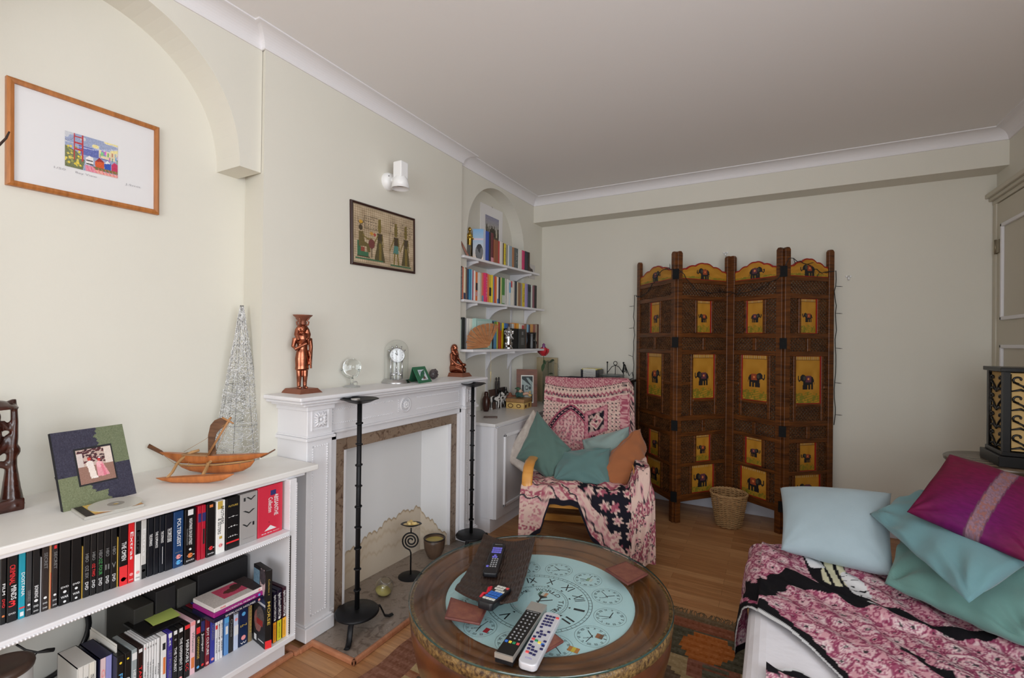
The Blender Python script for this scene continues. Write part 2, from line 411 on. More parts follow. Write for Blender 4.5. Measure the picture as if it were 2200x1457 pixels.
# beads of wood trim on the floor round hearth and bookcase
b = MB(); MZ = lambda x0,x1,y0,y1: b.box(x0,x1,y0,y1,0,.022)
b.box(-1.49,-1.472,1.377,2.68,0,.024); b.box(-1.74,-1.472,1.377,1.396,0,.024); b.box(-1.74,-1.72,1.32,1.396,0,.022); b.box(-1.80,-1.725,1.30,1.33,0,.02); b.box(-1.757,-1.735,.0,1.30,0,.02); b.box(-1.49,-1.472,2.66,2.68,0,.024)
struct(b.build('trim_3', wood('oak_bead', (165,105,74), (190,132,98), 8, (2,8,2)), bevel=.006))
# ------------------------------------------------------------ light
wd = bpy.data.worlds.new('world'); SC.world = wd; wd.use_nodes = True
wd.node_tree.nodes['Background'].inputs[0].default_value = (.80,.88,1,1); wd.node_tree.nodes['Background'].inputs[1].default_value = 1.0
def window_light(name, loc, rot, w, h, e):
    ld = bpy.data.lights.new(name, 'AREA'); ld.shape = 'RECTANGLE'; ld.size = w; ld.size_y = h; ld.energy = e; ld.color = (.90,.95,1)
    lo = bpy.data.objects.new(name, ld); COL.objects.link(lo); lo.location = loc; lo.rotation_euler = rot
window_light('daylight', ((WX0+WX1)/2,-2.64,(WZ0+WZ1)/2), (R(90),0,0), WX1-WX0, WZ1-WZ0, 84)
window_light('daylight', (1.32,(VY0+VY1)/2,(VZ0+VZ1)/2), (R(90),0,R(90)), VY1-VY0, VZ1-VZ0, 58)
SC.view_settings.view_transform = 'Standard'; SC.view_settings.look = 'None'; SC.view_settings.gamma = 1; SC.view_settings.exposure = -0.28
SC.cycles.max_bounces = 10; SC.cycles.diffuse_bounces = 6; SC.cycles.transparent_max_bounces = 16; SC.cycles.sample_clamp_indirect = 6
# ------------------------------------------------------------ FIREPLACE
wp = MATS['white_paint']
fp = thing('fireplace_surround', 'white painted fireplace surround with carved rosettes and brown marble slips', 'fireplace', (-1.85,2.0,0))
b = MB(); b.box(-1.952,-1.70,1.288,2.745,1.057,1.075); b.box(-1.952,-1.712,1.30,2.733,1.043,1.057); b.box(-1.952,-1.725,1.325,2.72,1.03,1.043)
b.build('mantel_shelf', wp, fp, bevel=.006, seg=3)
def beads(b, p, q, r=.0035, gap=.011):
    p = Vector(p); q = Vector(q); k = max(2, int((q-p).length/gap))
    for i in range(k+1): b.sphere(p.lerp(q, i/k), r, 6, 4)
for y0, y1 in ((1.36,1.492),(2.548,2.68)):
    b = MB(); b.box(-1.952,-1.75,y0,y1,.088,1.03); b.box(-1.952,-1.738,y0-.012,y1+.012,.878,.892); b.box(-1.952,-1.744,y0-.006,y1+.006,.892,.9)
    b.box(-1.952,-1.742,y0-.008,y1+.008,1.008,1.03)
    pil = b.build('pilaster', wp, fp, bevel=.003)
    b = MB(); b.box(-1.952,-1.735,y0-.006,y1+.014,.02,.08); b.box(-1.952,-1.742,y0-.003,y1+.006,.08,.09); b.build('plinth_block', wp, pil, bevel=.004)
    b = MB(); ym = (y0+y1)/2; zc = .966; X = -1.7485
    for s_ in range(16):
        an = 2*PI*s_/16; q = .036 if s_ % 2 else .03
        if s_ % 4 == 2: q = .043
        d = Vector((0, math.cos(an), math.sin(an))); c0 = Vector((X,ym,zc))
        b.tube([c0+d*.008, c0+d*q*.6+Vector((.005,0,0)), c0+d*q], [.003,.006,.002], 6)
    b.sphere((X+.004,ym,zc), (.007,.009,.009), 10, 6)
    for (p, q) in (((-.042,-.046),(.042,-.041)),((-.042,.041),(.042,.046)),((-.046,-.046),(-.041,.046)),((.041,-.046),(.046,.046))):
        b.box(X-.003,X+.003,ym+p[0],ym+q[0],zc+p[1],zc+q[1])
    b.build('rosette', wp, pil)
    yl, yr = y0+.03, y1-.026
    for p, q, r_ in (((-1.749,yl,.85),(-1.749,yl,.12),.0035),((-1.749,yr,.85),(-1.749,yr,.12),.005),((-1.749,yl,.85),(-1.749,yr,.85),.0035),((-1.749,yl,.12),(-1.749,yr,.12),.0035)):
        b = MB(); beads(b,p,q,r_); b.build('beading', wp, pil)
b = MB(); b.box(-1.952,-1.77,1.49,2.55,.90,1.03); b.box(-1.952,-1.765,1.49,2.55,.888,.90)
fr = b.build('frieze', wp, fp, bevel=.002)
b = MB()
for p, q in (((-1.769,1.52,.997),(-1.769,1.9,.997)),((-1.769,1.52,.931),(-1.769,1.9,.931)),((-1.769,2.1,.997),(-1.769,2.5,.997)),((-1.769,2.1,.931),(-1.769,2.5,.931)),((-1.769,1.51,.997),(-1.769,1.51,.931)),((-1.769,2.505,.997),(-1.769,2.505,.931))):
    b = MB(); beads(b,p,q); b.build('beading', wp, fr)
b = MB(); Mx = frame((-1.768,2.0,.966), (0,1,0), (0,0,1))
b.torus((-1.768,2.0,.966),.038,.005,Mx.to_3x3().to_4x4(),28,6)
for s_ in range(14):
    an = 2*PI*s_/14; d = Vector((0,math.cos(an),math.sin(an))); c0 = Vector((-1.768,2.0,.966)); b.tube([c0+d*.005,c0+d*.016+Vector((.008,0,0)),c0+d*.026],[.003,.006,.003],6)
b.sphere((-1.76,2.0,.966),(.006,.009,.009),10,6); beads(b,(-1.768,1.945,.935),(-1.768,1.945,.995),.004)
b.build('medallion', wp, fr)
b = MB()
for (y0,y1,z0,z1) in ((1.492,1.545,.03,.888),(2.53,2.55,.03,.888),(1.492,2.55,.852,.888)):
    b.box(-1.952,-1.782,y0,y1,z0,z1)
for (y0,y1,z0,z1) in ((1.535,1.548,.03,.858),(2.527,2.537,.03,.858),(1.535,2.537,.849,.858)): b.box(-1.952,-1.79,y0,y1,z0,z1)
b.box(-1.952,-1.765,1.492,1.53,.02,.085); b.build('inner_moulding', wp, fp, bevel=.003)
def marble(name, c0, c1, c2, sc):
    m = mat(name, c0, .3); nt = m.node_tree; N = nt.nodes; L = nt.links
    n = N.new('ShaderNodeTexNoise'); n.inputs['Scale'].default_value = sc; n.inputs['Detail'].default_value = 9; n.inputs['Distortion'].default_value = 1.6; n.inputs['Roughness'].default_value = .65
    L.new(N['Texture Coordinate'].outputs['Object'], n.inputs['Vector']); rp = N.new('ShaderNodeValToRGB'); e = rp.color_ramp.elements
    e[0].position = .36; e[0].color = (*c255(*c1),1); e[1].position = .72; e[1].color = (*c255(*c2),1); q = e.new(.5); q.color = (*c255(*c0),1); q = e.new(.64); q.color = (*c255(*[v*.93 for v in c0]),1)
    L.new(n.outputs['Fac'], rp.inputs[0]); L.new(rp.outputs[0], N['Principled BSDF'].inputs['Base Color']); return m
mb1 = marble('brown_marble', (142,122,104), (88,66,52), (196,180,160), 24); mb2 = marble('hearth_stone', (146,132,120), (104,90,80), (206,196,186), 17)
b = MB(); b.box(-1.952,-1.80,1.54,1.606,.02,.851); b.box(-1.952,-1.80,2.466,2.533,.02,.851); b.box(-1.952,-1.80,1.606,2.466,.79,.851)
b.build('marble_slip', mb1, fp, bevel=.002)
b = MB(); b.box(-1.952,-1.797,1.606,1.618,.02,.79); b.build('edge_strip', wp, fp, bevel=.002); b = MB(); b.box(-1.952,-1.797,2.456,2.466,.02,.79); b.build('edge_strip', wp, fp, bevel=.002)
# boarded firebox with the water stain that dried on its paint
def fire_board(name, P, u0, u1):
    n, m = P.shape[:2]; Z = P[...,2]; U = u0+(u1-u0)*np.linspace(0,1,m)[None,:]*np.ones((n,1))
    top = .185+.10*np.sin(np.clip(U,0,1)*2.4-.45)+.009*np.sin(U*34)+.011*np.abs(np.sin(U*61+1))+.010*vnoise(U,U*0,40,3)-np.where(U>.95,(U-.95)*.55,0)
    top = np.where(U<.12,top-.05*(1-U/.12),top)
    C = np.ones((n,m,3))*np.array([226,226,226])/255.
    ins = Z < top; k = np.clip((top-Z)/.3,0,1)[...,None]
    C = np.where(ins[...,None], np.array([214,200,180])/255.*(1-k*.4)+np.array([222,212,196])/255.*k*.4, C)
    e = np.exp(-((top-Z)/.006)**2)[...,None]*.7*(Z < top+.004)[...,None]; C = C*(1-e)+np.array([150,122,86])/255.*e
    for q, w in ((.075,.010),(.13,.008)):
        t2 = top-q-.03*np.sin(U*7+q*20); e = np.exp(-((t2-Z)/w)**2)[...,None]*.22; C = C*(1-e)+np.array([170,140,100])/255.*e
    bl = (ins & (U < .45))[...,None]*np.clip(1-U/.45,0,1)[...,None]*.25; C = C*(1-bl)+np.array([196,158,110])/255.*bl
    return color_grid(name, P, C, fp, mat('stained_paint', (255,255,255), .6, attr=True), 'POINT', True)
def plate(p00, p01, p10, p11, n, m):
    v = np.linspace(0,1,n)[:,None,None]; u = np.linspace(0,1,m)[None,:,None]; p00,p01,p10,p11 = [np.array(p) for p in (p00,p01,p10,p11)]
    return (p00*(1-u)+p01*u)*(1-v)+(p10*(1-u)+p11*u)*v
fire_board('firebox_back', plate((-1.945,1.606,.02),(-1.915,2.316,.02),(-1.945,1.606,.79),(-1.915,2.316,.79),200,220), 0, 1)
fire_board('firebox_cheek', plate((-1.915,2.316,.02),(-1.81,2.466,.02),(-1.915,2.316,.79),(-1.81,2.466,.79),200,80), 1, 1.35)
b = MB(); b.box(-1.95,-1.49,1.396,2.66,0,.02); tag(b.build('hearth', mb2, bevel=.003), 'mottled grey brown stone hearth slab in front of the boarded fireplace', 'hearth')
# ------------------------------------------------------------ BOOKCASE
bk = thing('bookcase', 'low white built-in bookcase of dvds left of the fireplace', 'bookcase', (-1.9,.76,0))
BT, BF = .795, -1.67
b = MB(); b.box(-2.146,BF,.16,1.357,BT-.022,BT); b.build('top', mat('worn_white', (232,231,229), .42, bump=(40,.1,.003), var=(9,.4,(222,219,214))), bk, bevel=.004)
b = MB(); b.box(-2.146,BF-.012,.16,1.30,BT-.034,BT-.022); b.build('top_moulding', wp, bk, bevel=.003)
b = MB(); b.box(-2.14,-1.66,1.215,1.246,.13,BT-.03); b.build('side_panel', wp, bk, bevel=.002)
b = MB()
for z in np.arange(.15,.75,.007): b.sphere((-1.6585,1.245,z), .0025, 6, 4)
b.build('beading', wp, bk)
b = MB()
for z in np.arange(.15,.75,.007): b.sphere((-1.6585,1.216,z), .002, 6, 4)
b.build('beading', wp, bk)
b = MB(); b.box(-2.14,-1.65,.16,1.214,.549,.568); sh = b.build('shelf', wp, bk, bevel=.004, seg=3)
b = MB()
for y in np.arange(.2,1.205,.0075): b.sphere((-1.6485,y,.5535), .0033, 6, 5)
b.build('beading', wp, sh)
b = MB(); b.box(-2.14,-1.655,.16,1.246,.128,.15); b.build('base_shelf', wp, bk, bevel=.003)
b = MB(); b.box(-2.14,-1.755,.16,1.27,0,.128); b.build('plinth', wp, bk)
b = MB(); b.box(-2.146,-2.12,.16,1.22,.15,BT-.03); b.build('back_panel', mat('dusty_white', (190,188,180), .7), bk)
b = MB(); b.box(-1.663,-1.658,1.216,1.222,.16,.545); b.build('edge_strip', mat('dark_strip', (40,34,30), .6), bk)
# ------------------------------------------------------------ DVDs in the near bookcase
ORD = 'first second third fourth fifth sixth seventh eighth ninth tenth eleventh twelfth thirteenth fourteenth fifteenth sixteenth seventeenth eighteenth nineteenth twentieth twenty-first twenty-second twenty-third twenty-fourth twenty-fifth twenty-sixth twenty-seventh twenty-eighth twenty-ninth thirtieth thirty-first thirty-second thirty-third thirty-fourth thirty-fifth thirty-sixth thirty-seventh thirty-eighth thirty-ninth fortieth'.split()
def cmat(rgb, rough=.35, pre='case'): return mat('%s_%d_%d_%d' % (pre, *rgb), rgb, rough)
PR = {'w':'print_white','r':'print_red','p':'print_pink','g':'print_gold','k':'print_black','b':'print_blue','y':'print_yellow','e':'print_grey','n':'print_green','o':'print_orange','v':'print_navy'}
def spine_print(o, x, y0, y1, z0, h, prints):
    """prints: (kind, colour, position 0 bottom..1 top, extent, text, across) on a spine that faces into the room"""
    w = y1-y0; by = {}
    for p in prints:
        kind, col, pos, ext = p[:4]; by.setdefault(kind+col, []).append(p)
    for k, ps in by.items():
        b = MB()
        for p in ps:
            kind, col, pos, ext = p[:4]; ac = p[5] if len(p) > 5 else .5; c = (x+.0004, y0+w*ac, z0+h*pos)
            if kind == 't': letters(b, p[4], c, (0,0,-1), (0,1,0), min(w*(p[6] if len(p) > 6 else .8), .024), h*ext, .012)
            elif kind == 'h': letters(b, p[4], c, (0,1,0), (0,0,1), h*ext, w*.72, .012)
            elif kind == 'c': b.lathe([(0,0),(w*ext,0)], 20, frame(c, (0,1,0), (0,0,1)), False)
            elif kind == 'q': b.box(x-.0002, x+.0004, y0+w*(ac-.5*(p[6] if len(p) > 6 else .98)), y0+w*(ac+.5*(p[6] if len(p) > 6 else .98)), z0+h*(pos-ext/2), z0+h*(pos+ext/2))
            elif kind == 'a': b.add([(x+.0004,y0+w*.25,z0+h*pos),(x+.0004,y0+w*.75,z0+h*pos),(x+.0004,y0+w*.5,z0+h*(pos+ext))], [(0,1,2)])
        nm = {'t':'title_lettering','h':'spine_lettering','c':'rating_badge','q':'colour_band','a':'triangle_logo'}[k[0]]
        b.build(nm, MATS[PR[k[1]]], o)
def badge(col, num, pos, r=.36):
    return [('c', col, pos, r), ('h', 'w', pos, .022, num)]
def dvd_logo(pos=.06, col='w'): return [('h', col, pos, .035, 'DVD')]
def case(x, y0, y1, z0, h, rgb, depth=.135, name='dvd_case', rough=.3):
    b = MB(); b.box(x-depth, x, y0+.0004, y1-.0004, z0, z0+h); return b.build(name, cmat(rgb, rough), None, bevel=min(.0015, (y1-y0)*.2), seg=1)
K = (14,14,16)
hbo = [('t','e',.62,.13,'HBO'),('t','w',.18,.12,'DVD')]
wb = [('c','w',.17,.3),('h','w',.10,.03,'DVD'),('t','e',.3,.16,'SERIES')]
upper = [ # px0 px1 colour, look, prints, height
 (0,13,K,'black with red and white lettering',[('t','r',.3,.12,'DVD'),('t','w',.5,.16,'FILM'),('c','o',.12,.3)]),
 (14,37,K,'black with bold red lettering',[('t','r',.68,.28,'CRIMINAL',.45),('t','w',.42,.2,'MINDS',.6),('h','r',.26,.12,'3'),*dvd_logo(.12)]),
 (39,54,(30,150,172),'teal',[('t','w',.5,.34,'DOSTANA',.6),('q','r',.16,.02),('q','w',.07,.06,'',.5,.6)]),
 (55,68,(56,56,58),'dark grey',wb),
 (69,85,(20,20,22),'black with a white shield and lettering',[('t','w',.33,.18,'BONKING'),('c','w',.2,.3),('h','w',.12,.04,'DVD'),('h','w',.05,.03,'DVD')]),
 (85.5,88.5,(170,170,172),'thin pale grey',[]),
 (89,104,(46,38,36),'dark brown with faint grey lettering',[('t','e',.75,.24,'SECRET'),('c','w',.2,.28),('h','w',.12,.03,'DVD'),('h','w',.05,.03,'DVD')]),
 (104.5,110,(180,138,96),'thin tan cardboard',[('q','r',.3,.5,'',.7,.2)]),
 (110.5,124,(42,36,36),'dark brown with a red top mark',[('t','e',.72,.26,'SECRET'),('q','r',.92,.05,'',.5,.5),('c','w',.2,.28),('h','w',.12,.03,'DVD'),('h','w',.05,.03,'DVD')]),
 (126,151,(10,10,12),'wide black with white logos low down',[('c','w',.2,.16),('h','w',.27,.04,'DVD'),('h','w',.12,.05,'WAR'),('c','w',.05,.14)]),
 (152,174.5,(10,10,12),'wide black with white logos low down',[('c','w',.2,.16),('h','w',.27,.04,'DVD'),('h','w',.12,.05,'WAR'),('c','w',.05,.14)]),
 (175,177.5,(196,160,70),'thin gold cardboard',[]),
 (178,192.5,(22,21,22),'black with a grey ghosted title',hbo+[('t','e',.4,.2,'OZ SIX')]),
 (193,206.5,(22,21,22),'black with a dark red title',hbo+[('t','r',.4,.2,'OZ TWO')]),
 (207,222,(22,21,22),'black with a green title',hbo+[('t','n',.42,.26,'OZ FOUR')]),
 (222.5,236.5,(22,21,22),'black with a small number two',hbo+[('h','e',.38,.12,'II')]),
 (237,250.5,(22,21,22),'black with a small number five',hbo+[('h','e',.38,.12,'V')]),
 (251,253.5,(200,165,75),'thin gold cardboard',[]),
 (255,274,(20,16,18),'black and crimson with a silver title',[('q','r',.16,.32),('t','w',.56,.3,'THE OMEN'),('c','p',.1,.3),('h','r',.1,.03,'18')]),
 (275,288,(214,32,38),'bright red with white lettering',[('t','w',.62,.46,'Extras'),('c','p',.14,.34),('h','w',.05,.03,'DVD')]),
 (289,302,(232,230,226),'white and black photo print',[('q','k',.72,.55),('t','w',.62,.46,'Extras'),('c','p',.14,.34),('h','k',.05,.03,'DVD')]),
 (302.5,314,(196,194,190),'pale grey',[('q','k',.12,.24),('t','w',.62,.46,'Extras'),('c','p',.14,.34)]),
 (316,329,(14,18,26),'navy with small white lettering',[('t','w',.62,.2,'THE SOPRANOS')]),
 (329.5,341,(14,18,26),'navy with small white lettering',[('t','w',.6,.28,'THE SOPRANOS')]),
 (341.5,353,(14,20,30),'navy with a long white streak',[('t','w',.62,.2,'THE SOPRANOS'),('q','w',.3,.3,'',.6,.08)]),
 (353.5,371,(12,16,26),'navy with tiny white lettering',[('t','w',.62,.24,'THE COMPLETE SERIES')]),
 (372,393.5,(26,60,104),'dark blue with a large white title',[('t','w',.62,.5,'POLTERGEIST',.5,.55),('h','e',.27,.03,'SEASON ONE'),*badge('p','18',.19,.26),*badge('b','18',.09,.26)]),
 (396,420,(16,15,17),'black with tall white lettering',[('q','w',.93,.1,'',.5,.5),('t','w',.58,.48,'NIGHTMARE ON ELM STREET',.5,.4),('t','e',.5,.3,'THE COMPLETE COLLECTION',.2,.2),('c','w',.26,.12),*badge('o','18',.15,.24),*dvd_logo(.06)]),
 (424,432,(176,26,48),'crimson with a blue band',[('q','v',.78,.16)]),
 (432.3,441.5,(176,26,48),'crimson with a blue band',[('q','v',.78,.16),('q','k',.42,.28,'',.5,.5)]),
 (443,462,(20,17,18),'black with a red circle',[('q','o',.95,.05,'',.5,.4),*badge('r','18',.16,.24),*dvd_logo(.06)]),
 (464,483,(236,234,230),'white with a black title',[('q','g',.92,.15,'',.4,.6),('t','k',.72,.34,'BROTHERS',.65,.5),('t','k',.52,.3,'& SISTERS',.3,.5),('q','g',.3,.05,'',.5,.35),*badge('p','18',.15,.24)]),
 (485,514,(20,18,20),'wide black with gold title and silver emblems',[('h','g',.84,.05,'FUTURE'),('h','w',.63,.05,'-+-'),('h','w',.44,.06,'-++-'),('h','w',.25,.06,'-+++-'),('q','r',.14,.03)]),
 (515,552.5,(160,156,154),'wide silver with dark roman numerals',[('h','k',.88,.10,'IV'),('h','k',.62,.10,'V'),('h','k',.36,.10,'VI'),('h','e',.1,.02,'TRILOGY')]),
 (553.5,606.5,(205,48,70),'wide red with white lettering',[('q','v',.84,.1,'',.6,.22),('t','w',.58,.44,'ABSSANTHE',.72,.28),('t','w',.6,.3,'Collection',.48,.26),('t','k',.26,.02,'.'),('a','w',.1,.09),('h','w',.05,.02,'BBC')]),
]
last = None
cnt = len(upper)
for i, it in enumerate(upper):
    p0, p1, rgb, look, pr = it[:5]
    f = lambda px: hit(px, 1331-(px-41)*.3333, z=.568)
    a = f(p0); c = f(p1); x = -1.745+(c.y-.47)*.115; x = min(x, -1.688)
    y0 = hit(p0, 1331-(p0-41)*.3333, x=x).y; y1 = hit(p1, 1331-(p1-41)*.3333, x=x).y
    if last is not None: y0 = max(y0, last)
    last = y1; h = .183
    if rgb[0] == 205: h = .189
    if y1-y0 < .004: h = .15
    o = case(x, y0, y1, .568, h, rgb)
    spine_print(o, x, y0+.001, y1-.001, .568, h, pr)
    tag(o, '%s dvd, %s from the fireplace, upper bookcase shelf' % (look, ORD[cnt-1-i]), 'dvd', 'dvds on the upper bookcase shelf')
o = None
# lower shelf
ZS = .15
def on_top(px, py, z=.333): return hit(px, py, z=z)
lower = [ # px0, px1, py at the top edge, colour, look, prints
 (251.6,268,1394,(20,20,22),'black slipcase with a blue title',[('c','y',.88,.2),('t','b',.5,.4,'FRINGE')]),
 (268.5,282.5,1387,(20,20,22),'black with spaced white letters',[('c','y',.9,.2),('h','w',.55,.07,'D'),('h','w',.38,.07,'A'),('h','w',.2,.07,'C')]),
 (283.5,295.5,1386,(150,160,162),'silvery grey with a pale title',[('q','w',.88,.12),('t','w',.4,.5,'HEARTBEAT')]),
 (296.5,308.5,1381,(34,18,18),'dark with a red title',[('q','w',.93,.06,'',.5,.7),('t','r',.45,.42,'TAKEN')]),
 (309.5,315,1374,(226,226,226),'thin white',[('h','r',.92,.05,'24'),('t','k',.4,.24,'THE SIXTH')]),
 (315.2,320.8,1372,(226,226,226),'thin white',[('h','k',.92,.05,'24'),('t','k',.5,.34,'THE SEVENTH SEASON')]),
 (321,326.5,1369,(226,226,226),'thin white',[('h','k',.92,.05,'24'),('t','k',.5,.3,'THE CRADLE WILL')]),
 (326.7,332,1367,(226,226,226),'thin white',[('h','k',.92,.05,'24'),('t','k',.5,.34,'THE WANDERER')]),
 (332.2,337.6,1365,(226,226,226),'thin white',[('h','k',.92,.05,'24'),('t','k',.45,.14,'CHARLIE')]),
 (337.8,344,1362,(226,226,226),'thin white',[('t','k',.45,.2,'FOUND')]),
 (347,359,1357,(228,226,224),'white with an orange figure',[('q','k',.8,.12,'',.5,.6),('q','o',.45,.3,'',.6,.5)]),
 (360.5,371.5,1352,(62,50,140),'violet with a white title',[('q','w',.95,.07,'',.5,.7),('t','w',.84,.16,'Let'),('t','e',.42,.5,'LET PICTURES'),('c','p',.06,.34)]),
 (372,383,1346,(22,22,24),'black with a white pinstripe title',[('q','w',.95,.07,'',.5,.7),('c','e',.82,.25),('t','w',.45,.45,'THE TOURIST'),('c','p',.06,.34)]),
 (383.7,395,1342,(22,22,24),'black with a long white title',[('q','w',.95,.07,'',.5,.7),('t','w',.5,.6,'THE EXPERIMENT 2.0'),('c','p',.06,.34)]),
 (397,409,1334,(24,18,20),'black with a silver title and red stripe',[('q','r',.95,.07),('t','w',.5,.42,'MIRRORS'),('t','r',.2,.14,'CC')]),
 (410,421,1327,(232,190,198),'pale pink',[('q','p',.96,.07),('t','e',.6,.4,'Whatever'),('q','o',.22,.2,'',.5,.7)]),
 (422,431.5,1322,(30,22,24),'black with a gold title',[('q','w',.95,.05,'',.5,.6),('q','r',.78,.12),('t','g',.45,.42,'ORPHANAGE'),('c','b',.08,.36)]),
 (432,441,1318,(28,28,34),'dark with a blue flash and white title',[('q','v',.82,.2),('t','w',.5,.36,'Jumper'),('c','r',.08,.36)]),
 (442,452,1311,(120,24,40),'dark red with a white title',[('c','w',.92,.25),('t','w',.48,.52,'BOY CULTURE'),('c','p',.06,.36)]),
 (453,463,1306,(52,56,150),'royal blue',[('h','w',.92,.05,'p'),('t','e',.6,.3,'CHASED'),('c','p',.08,.36)]),
 (463.5,468.8,1303,(228,226,228),'slim white with a red mark',[('q','r',.66,.08),('t','k',.3,.3,'THE HOUSE')]),
 (469,474.3,1300,(228,226,228),'slim white with black lettering',[('t','k',.55,.3,'MALCOLM'),('t','k',.25,.2,'IN THE')]),
 (474.5,480,1298,(228,226,228),'slim white with grey lettering',[('t','e',.55,.3,'MALCOLM'),('t','k',.25,.2,'SERIES')]),
 (483.5,493,1293,(96,146,204),'sky blue with a white panel',[('q','w',.5,.16,'',.5,.6),('q','b',.8,.3)]),
 (493.5,503,1288,(34,34,36),'charcoal with thin rings',[('h','w',.93,.04,'w'),('t','e',.5,.36,'Oooo')]),
 (503.5,513.5,1283,(196,206,230),'pale blue and white',[('q','e',.85,.25),('c','p',.62,.36),('q','w',.4,.2)]),
 (514.5,534,1275,(18,36,72),'wide navy with a glowing blue star',[('h','w',.95,.03,'DVD'),('h','g',.8,.05,'BORN'),('c','b',.66,.22),('h','g',.42,.06,'IN'),('c','p',.17,.26),('h','w',.06,.06,'W')]),
 (535,543,1266,(132,112,78),'tan',[('t','g',.5,.6,'WESTERN')]),
]
last = None; cnt = len(lower)
for i, (p0,p1,py,rgb,look,pr) in enumerate(lower):
    a = on_top(p0, py); c = on_top(p1, py-(p1-p0)*.42); x = max(min((a.x+c.x)/2, -1.66), -1.76); y0 = hit(p0, py, x=x).y; y1 = hit(p1, py-(p1-p0)*.42, x=x).y
    if last is not None: y0 = max(y0, last)
    last = y1
    o = case(x, y0, y1, ZS, .183, rgb); spine_print(o, x, y0+.001, y1-.001, ZS, .183, pr)
    tag(o, '%s dvd, %s after the white box, lower shelf' % (look, ORD[i]), 'dvd', 'dvds on the lower bookcase shelf')
rowx = -1.70
# white boxed set, navy boxed set, loose sheets
def boxset(name, pa, pb, z, h, rgb, depth, spines, label, cat):
    a = hit(*pa, z=z); c = hit(*pb, z=z); x = (a.x+c.x)/2; t = thing(name, label, cat, (x-depth/2,(a.y+c.y)/2,z-h))
    y0, y1 = a.y, c.y; b = MB(); T = .002
    b.box(x-depth,x,y0,y1,z-T,z); b.box(x-depth,x,y0,y1,z-h,z-h+T); b.box(x-depth,x,y0,y0+T,z-h,z); b.box(x-depth,x,y1-T,y1,z-h,z); b.box(x-depth,x-depth+T,y0,y1,z-h,z)
    b.build('slipcase', cmat(rgb), t); w = (y1-y0-2*T)/len(spines)
    for i, (c_, tx, tc) in enumerate(spines):
        b = MB(); b.box(x-depth+T,x-.0015,y0+T+w*i+.0004,y0+T+w*(i+1)-.0004,z-h+T,z-T-.0005); o = b.build('inner_case', cmat(c_), t, bevel=.001, seg=1)
        if tx: spine_print(o, x-.001, y0+T+w*i, y0+T+w*(i+1), z-h, h, [('t', tc, .5, .6, tx)])
boxset('boxed_dvd_set', (165,1437), (207,1418.5), .338, .186, (220,219,214), .14, [((224,222,216),'LOST','e'),((222,220,214),'SIX FEET','e'),((226,222,210),'SERIES','e')], 'white boxed set of three cases at the dark end of the lower shelf', 'dvd')
boxset('boxed_dvd_set', (213,1416), (244,1403.5), .338, .186, (22,26,58), .14, [((222,196,200),'GAVIN','p'),((150,150,206),'','e')], 'navy boxed set with a pink and a lavender spine on the lower shelf', 'dvd')
b = MB(); a = hit(246.5,1396,z=.345)
for k in range(2):
    b.box(a.x-.18, a.x+.0, a.y+.002+k*.0025, a.y+.0032+k*.0025, ZS, .352+.006*k)
tag(b.build('paper_sheet', MATS['paper']), 'loose white sheets standing between the navy boxed set and the black slipcase', 'paper')
# flat black case across the row tops with a green sticky note
a = hit(310,1374,z=.334); c = hit(396,1336,z=.334)
b = MB(); b.box(a.x-.15,a.x-.002,a.y+.002,c.y,.3335,.340); fb = b.build('dvd_case', cmat((20,18,18), .25), None, bevel=.001)
b = MB(); letters(b, 'MALE', ((a.x-.04),a.y+.05,.3403),(0,1,0),(-1,0,0),.012); b.build('cover_lettering', mat('faint_brown',(70,40,30),.4), fb)
tag(fb, 'flat black case lying across the thin white cases, under a green note', 'dvd')
P = [hit(*p, z=.3425) for p in ((329,1345),(389,1321.6),(365.5,1304.5),(309,1331))]
n = 8; u = np.linspace(0,1,n); A_,B_,C_,D_ = [np.array(p) for p in P]
G = np.array([[ (A_*(1-s)+B_*s)*(1-t)+(D_*(1-s)+C_*s)*t+np.array([0,0,.006*(t*(1-t))*1.2-.0005]) for s in u] for t in u])
b = MB(); b.grid(G); tag(b.build('sticky_note', mat('note_green', (178,196,98), .8)), 'yellow green sticky note on the flat black case', 'note')
# stack of three lying cases
a = hit(409,1313.5,z=.336); c = hit(533.6,1257,z=.336)
for k,(rgb,txt,tc,look) in enumerate([((24,22,54),'SHERLOCK HOLMES','w','dark navy dvd case at the bottom of the lying stack'),((150,30,120),'ACCIDENTAL HUSBAND','w','magenta dvd case in the middle of the lying stack'),((222,216,212),'WAR','r','white dvd with a pink photo cover topping the lying stack')]):
    z0 = .3335+k*.0148; x = -1.683-.006*k; y0 = a.y+.004*k; y1 = y0+.19
    b = MB(); b.box(x-.135,x,y0,y1,z0,z0+.0145); o = b.build('dvd_case', cmat(rgb), None, bevel=.0015, seg=1)
    b = MB(); letters(b, txt, (x+.0004,y0+.095 if k < 2 else y0+.03,z0+.007),(0,1,0),(0,0,1),.009,.11 if k < 2 else .02,.01); b.build('title_lettering', MATS[PR[tc]], o)
    b = MB(); b.lathe([(0,0),(.0045,0)],16,frame((x+.0004,y0+.165,z0+.007),(0,1,0),(0,0,1)),False); b.build('rating_badge', MATS['print_blue' if k==1 else 'print_pink'], o)
    if k == 2:
        cv = Canvas(60,40,(200,192,186)); cv.rect(.28,.75,.1,.75,(196,70,100)); cv.ell(.55,.45,.16,.12,(90,50,40)); cv.ell(.66,.35,.1,.16,(60,36,30)); cv.rect(.75,1,0,1,(46,34,34)); cv.noise(.02)
        cv.plane('cover_picture', (x-.134,y0+.001,z0+.0149),(x-.134,y1-.001,z0+.0149),(x-.002,y0+.001,z0+.0149),(x-.002,y1-.001,z0+.0149), o)
    tag(o, look+' on the lower shelf', 'dvd', 'lying stack of dvds')
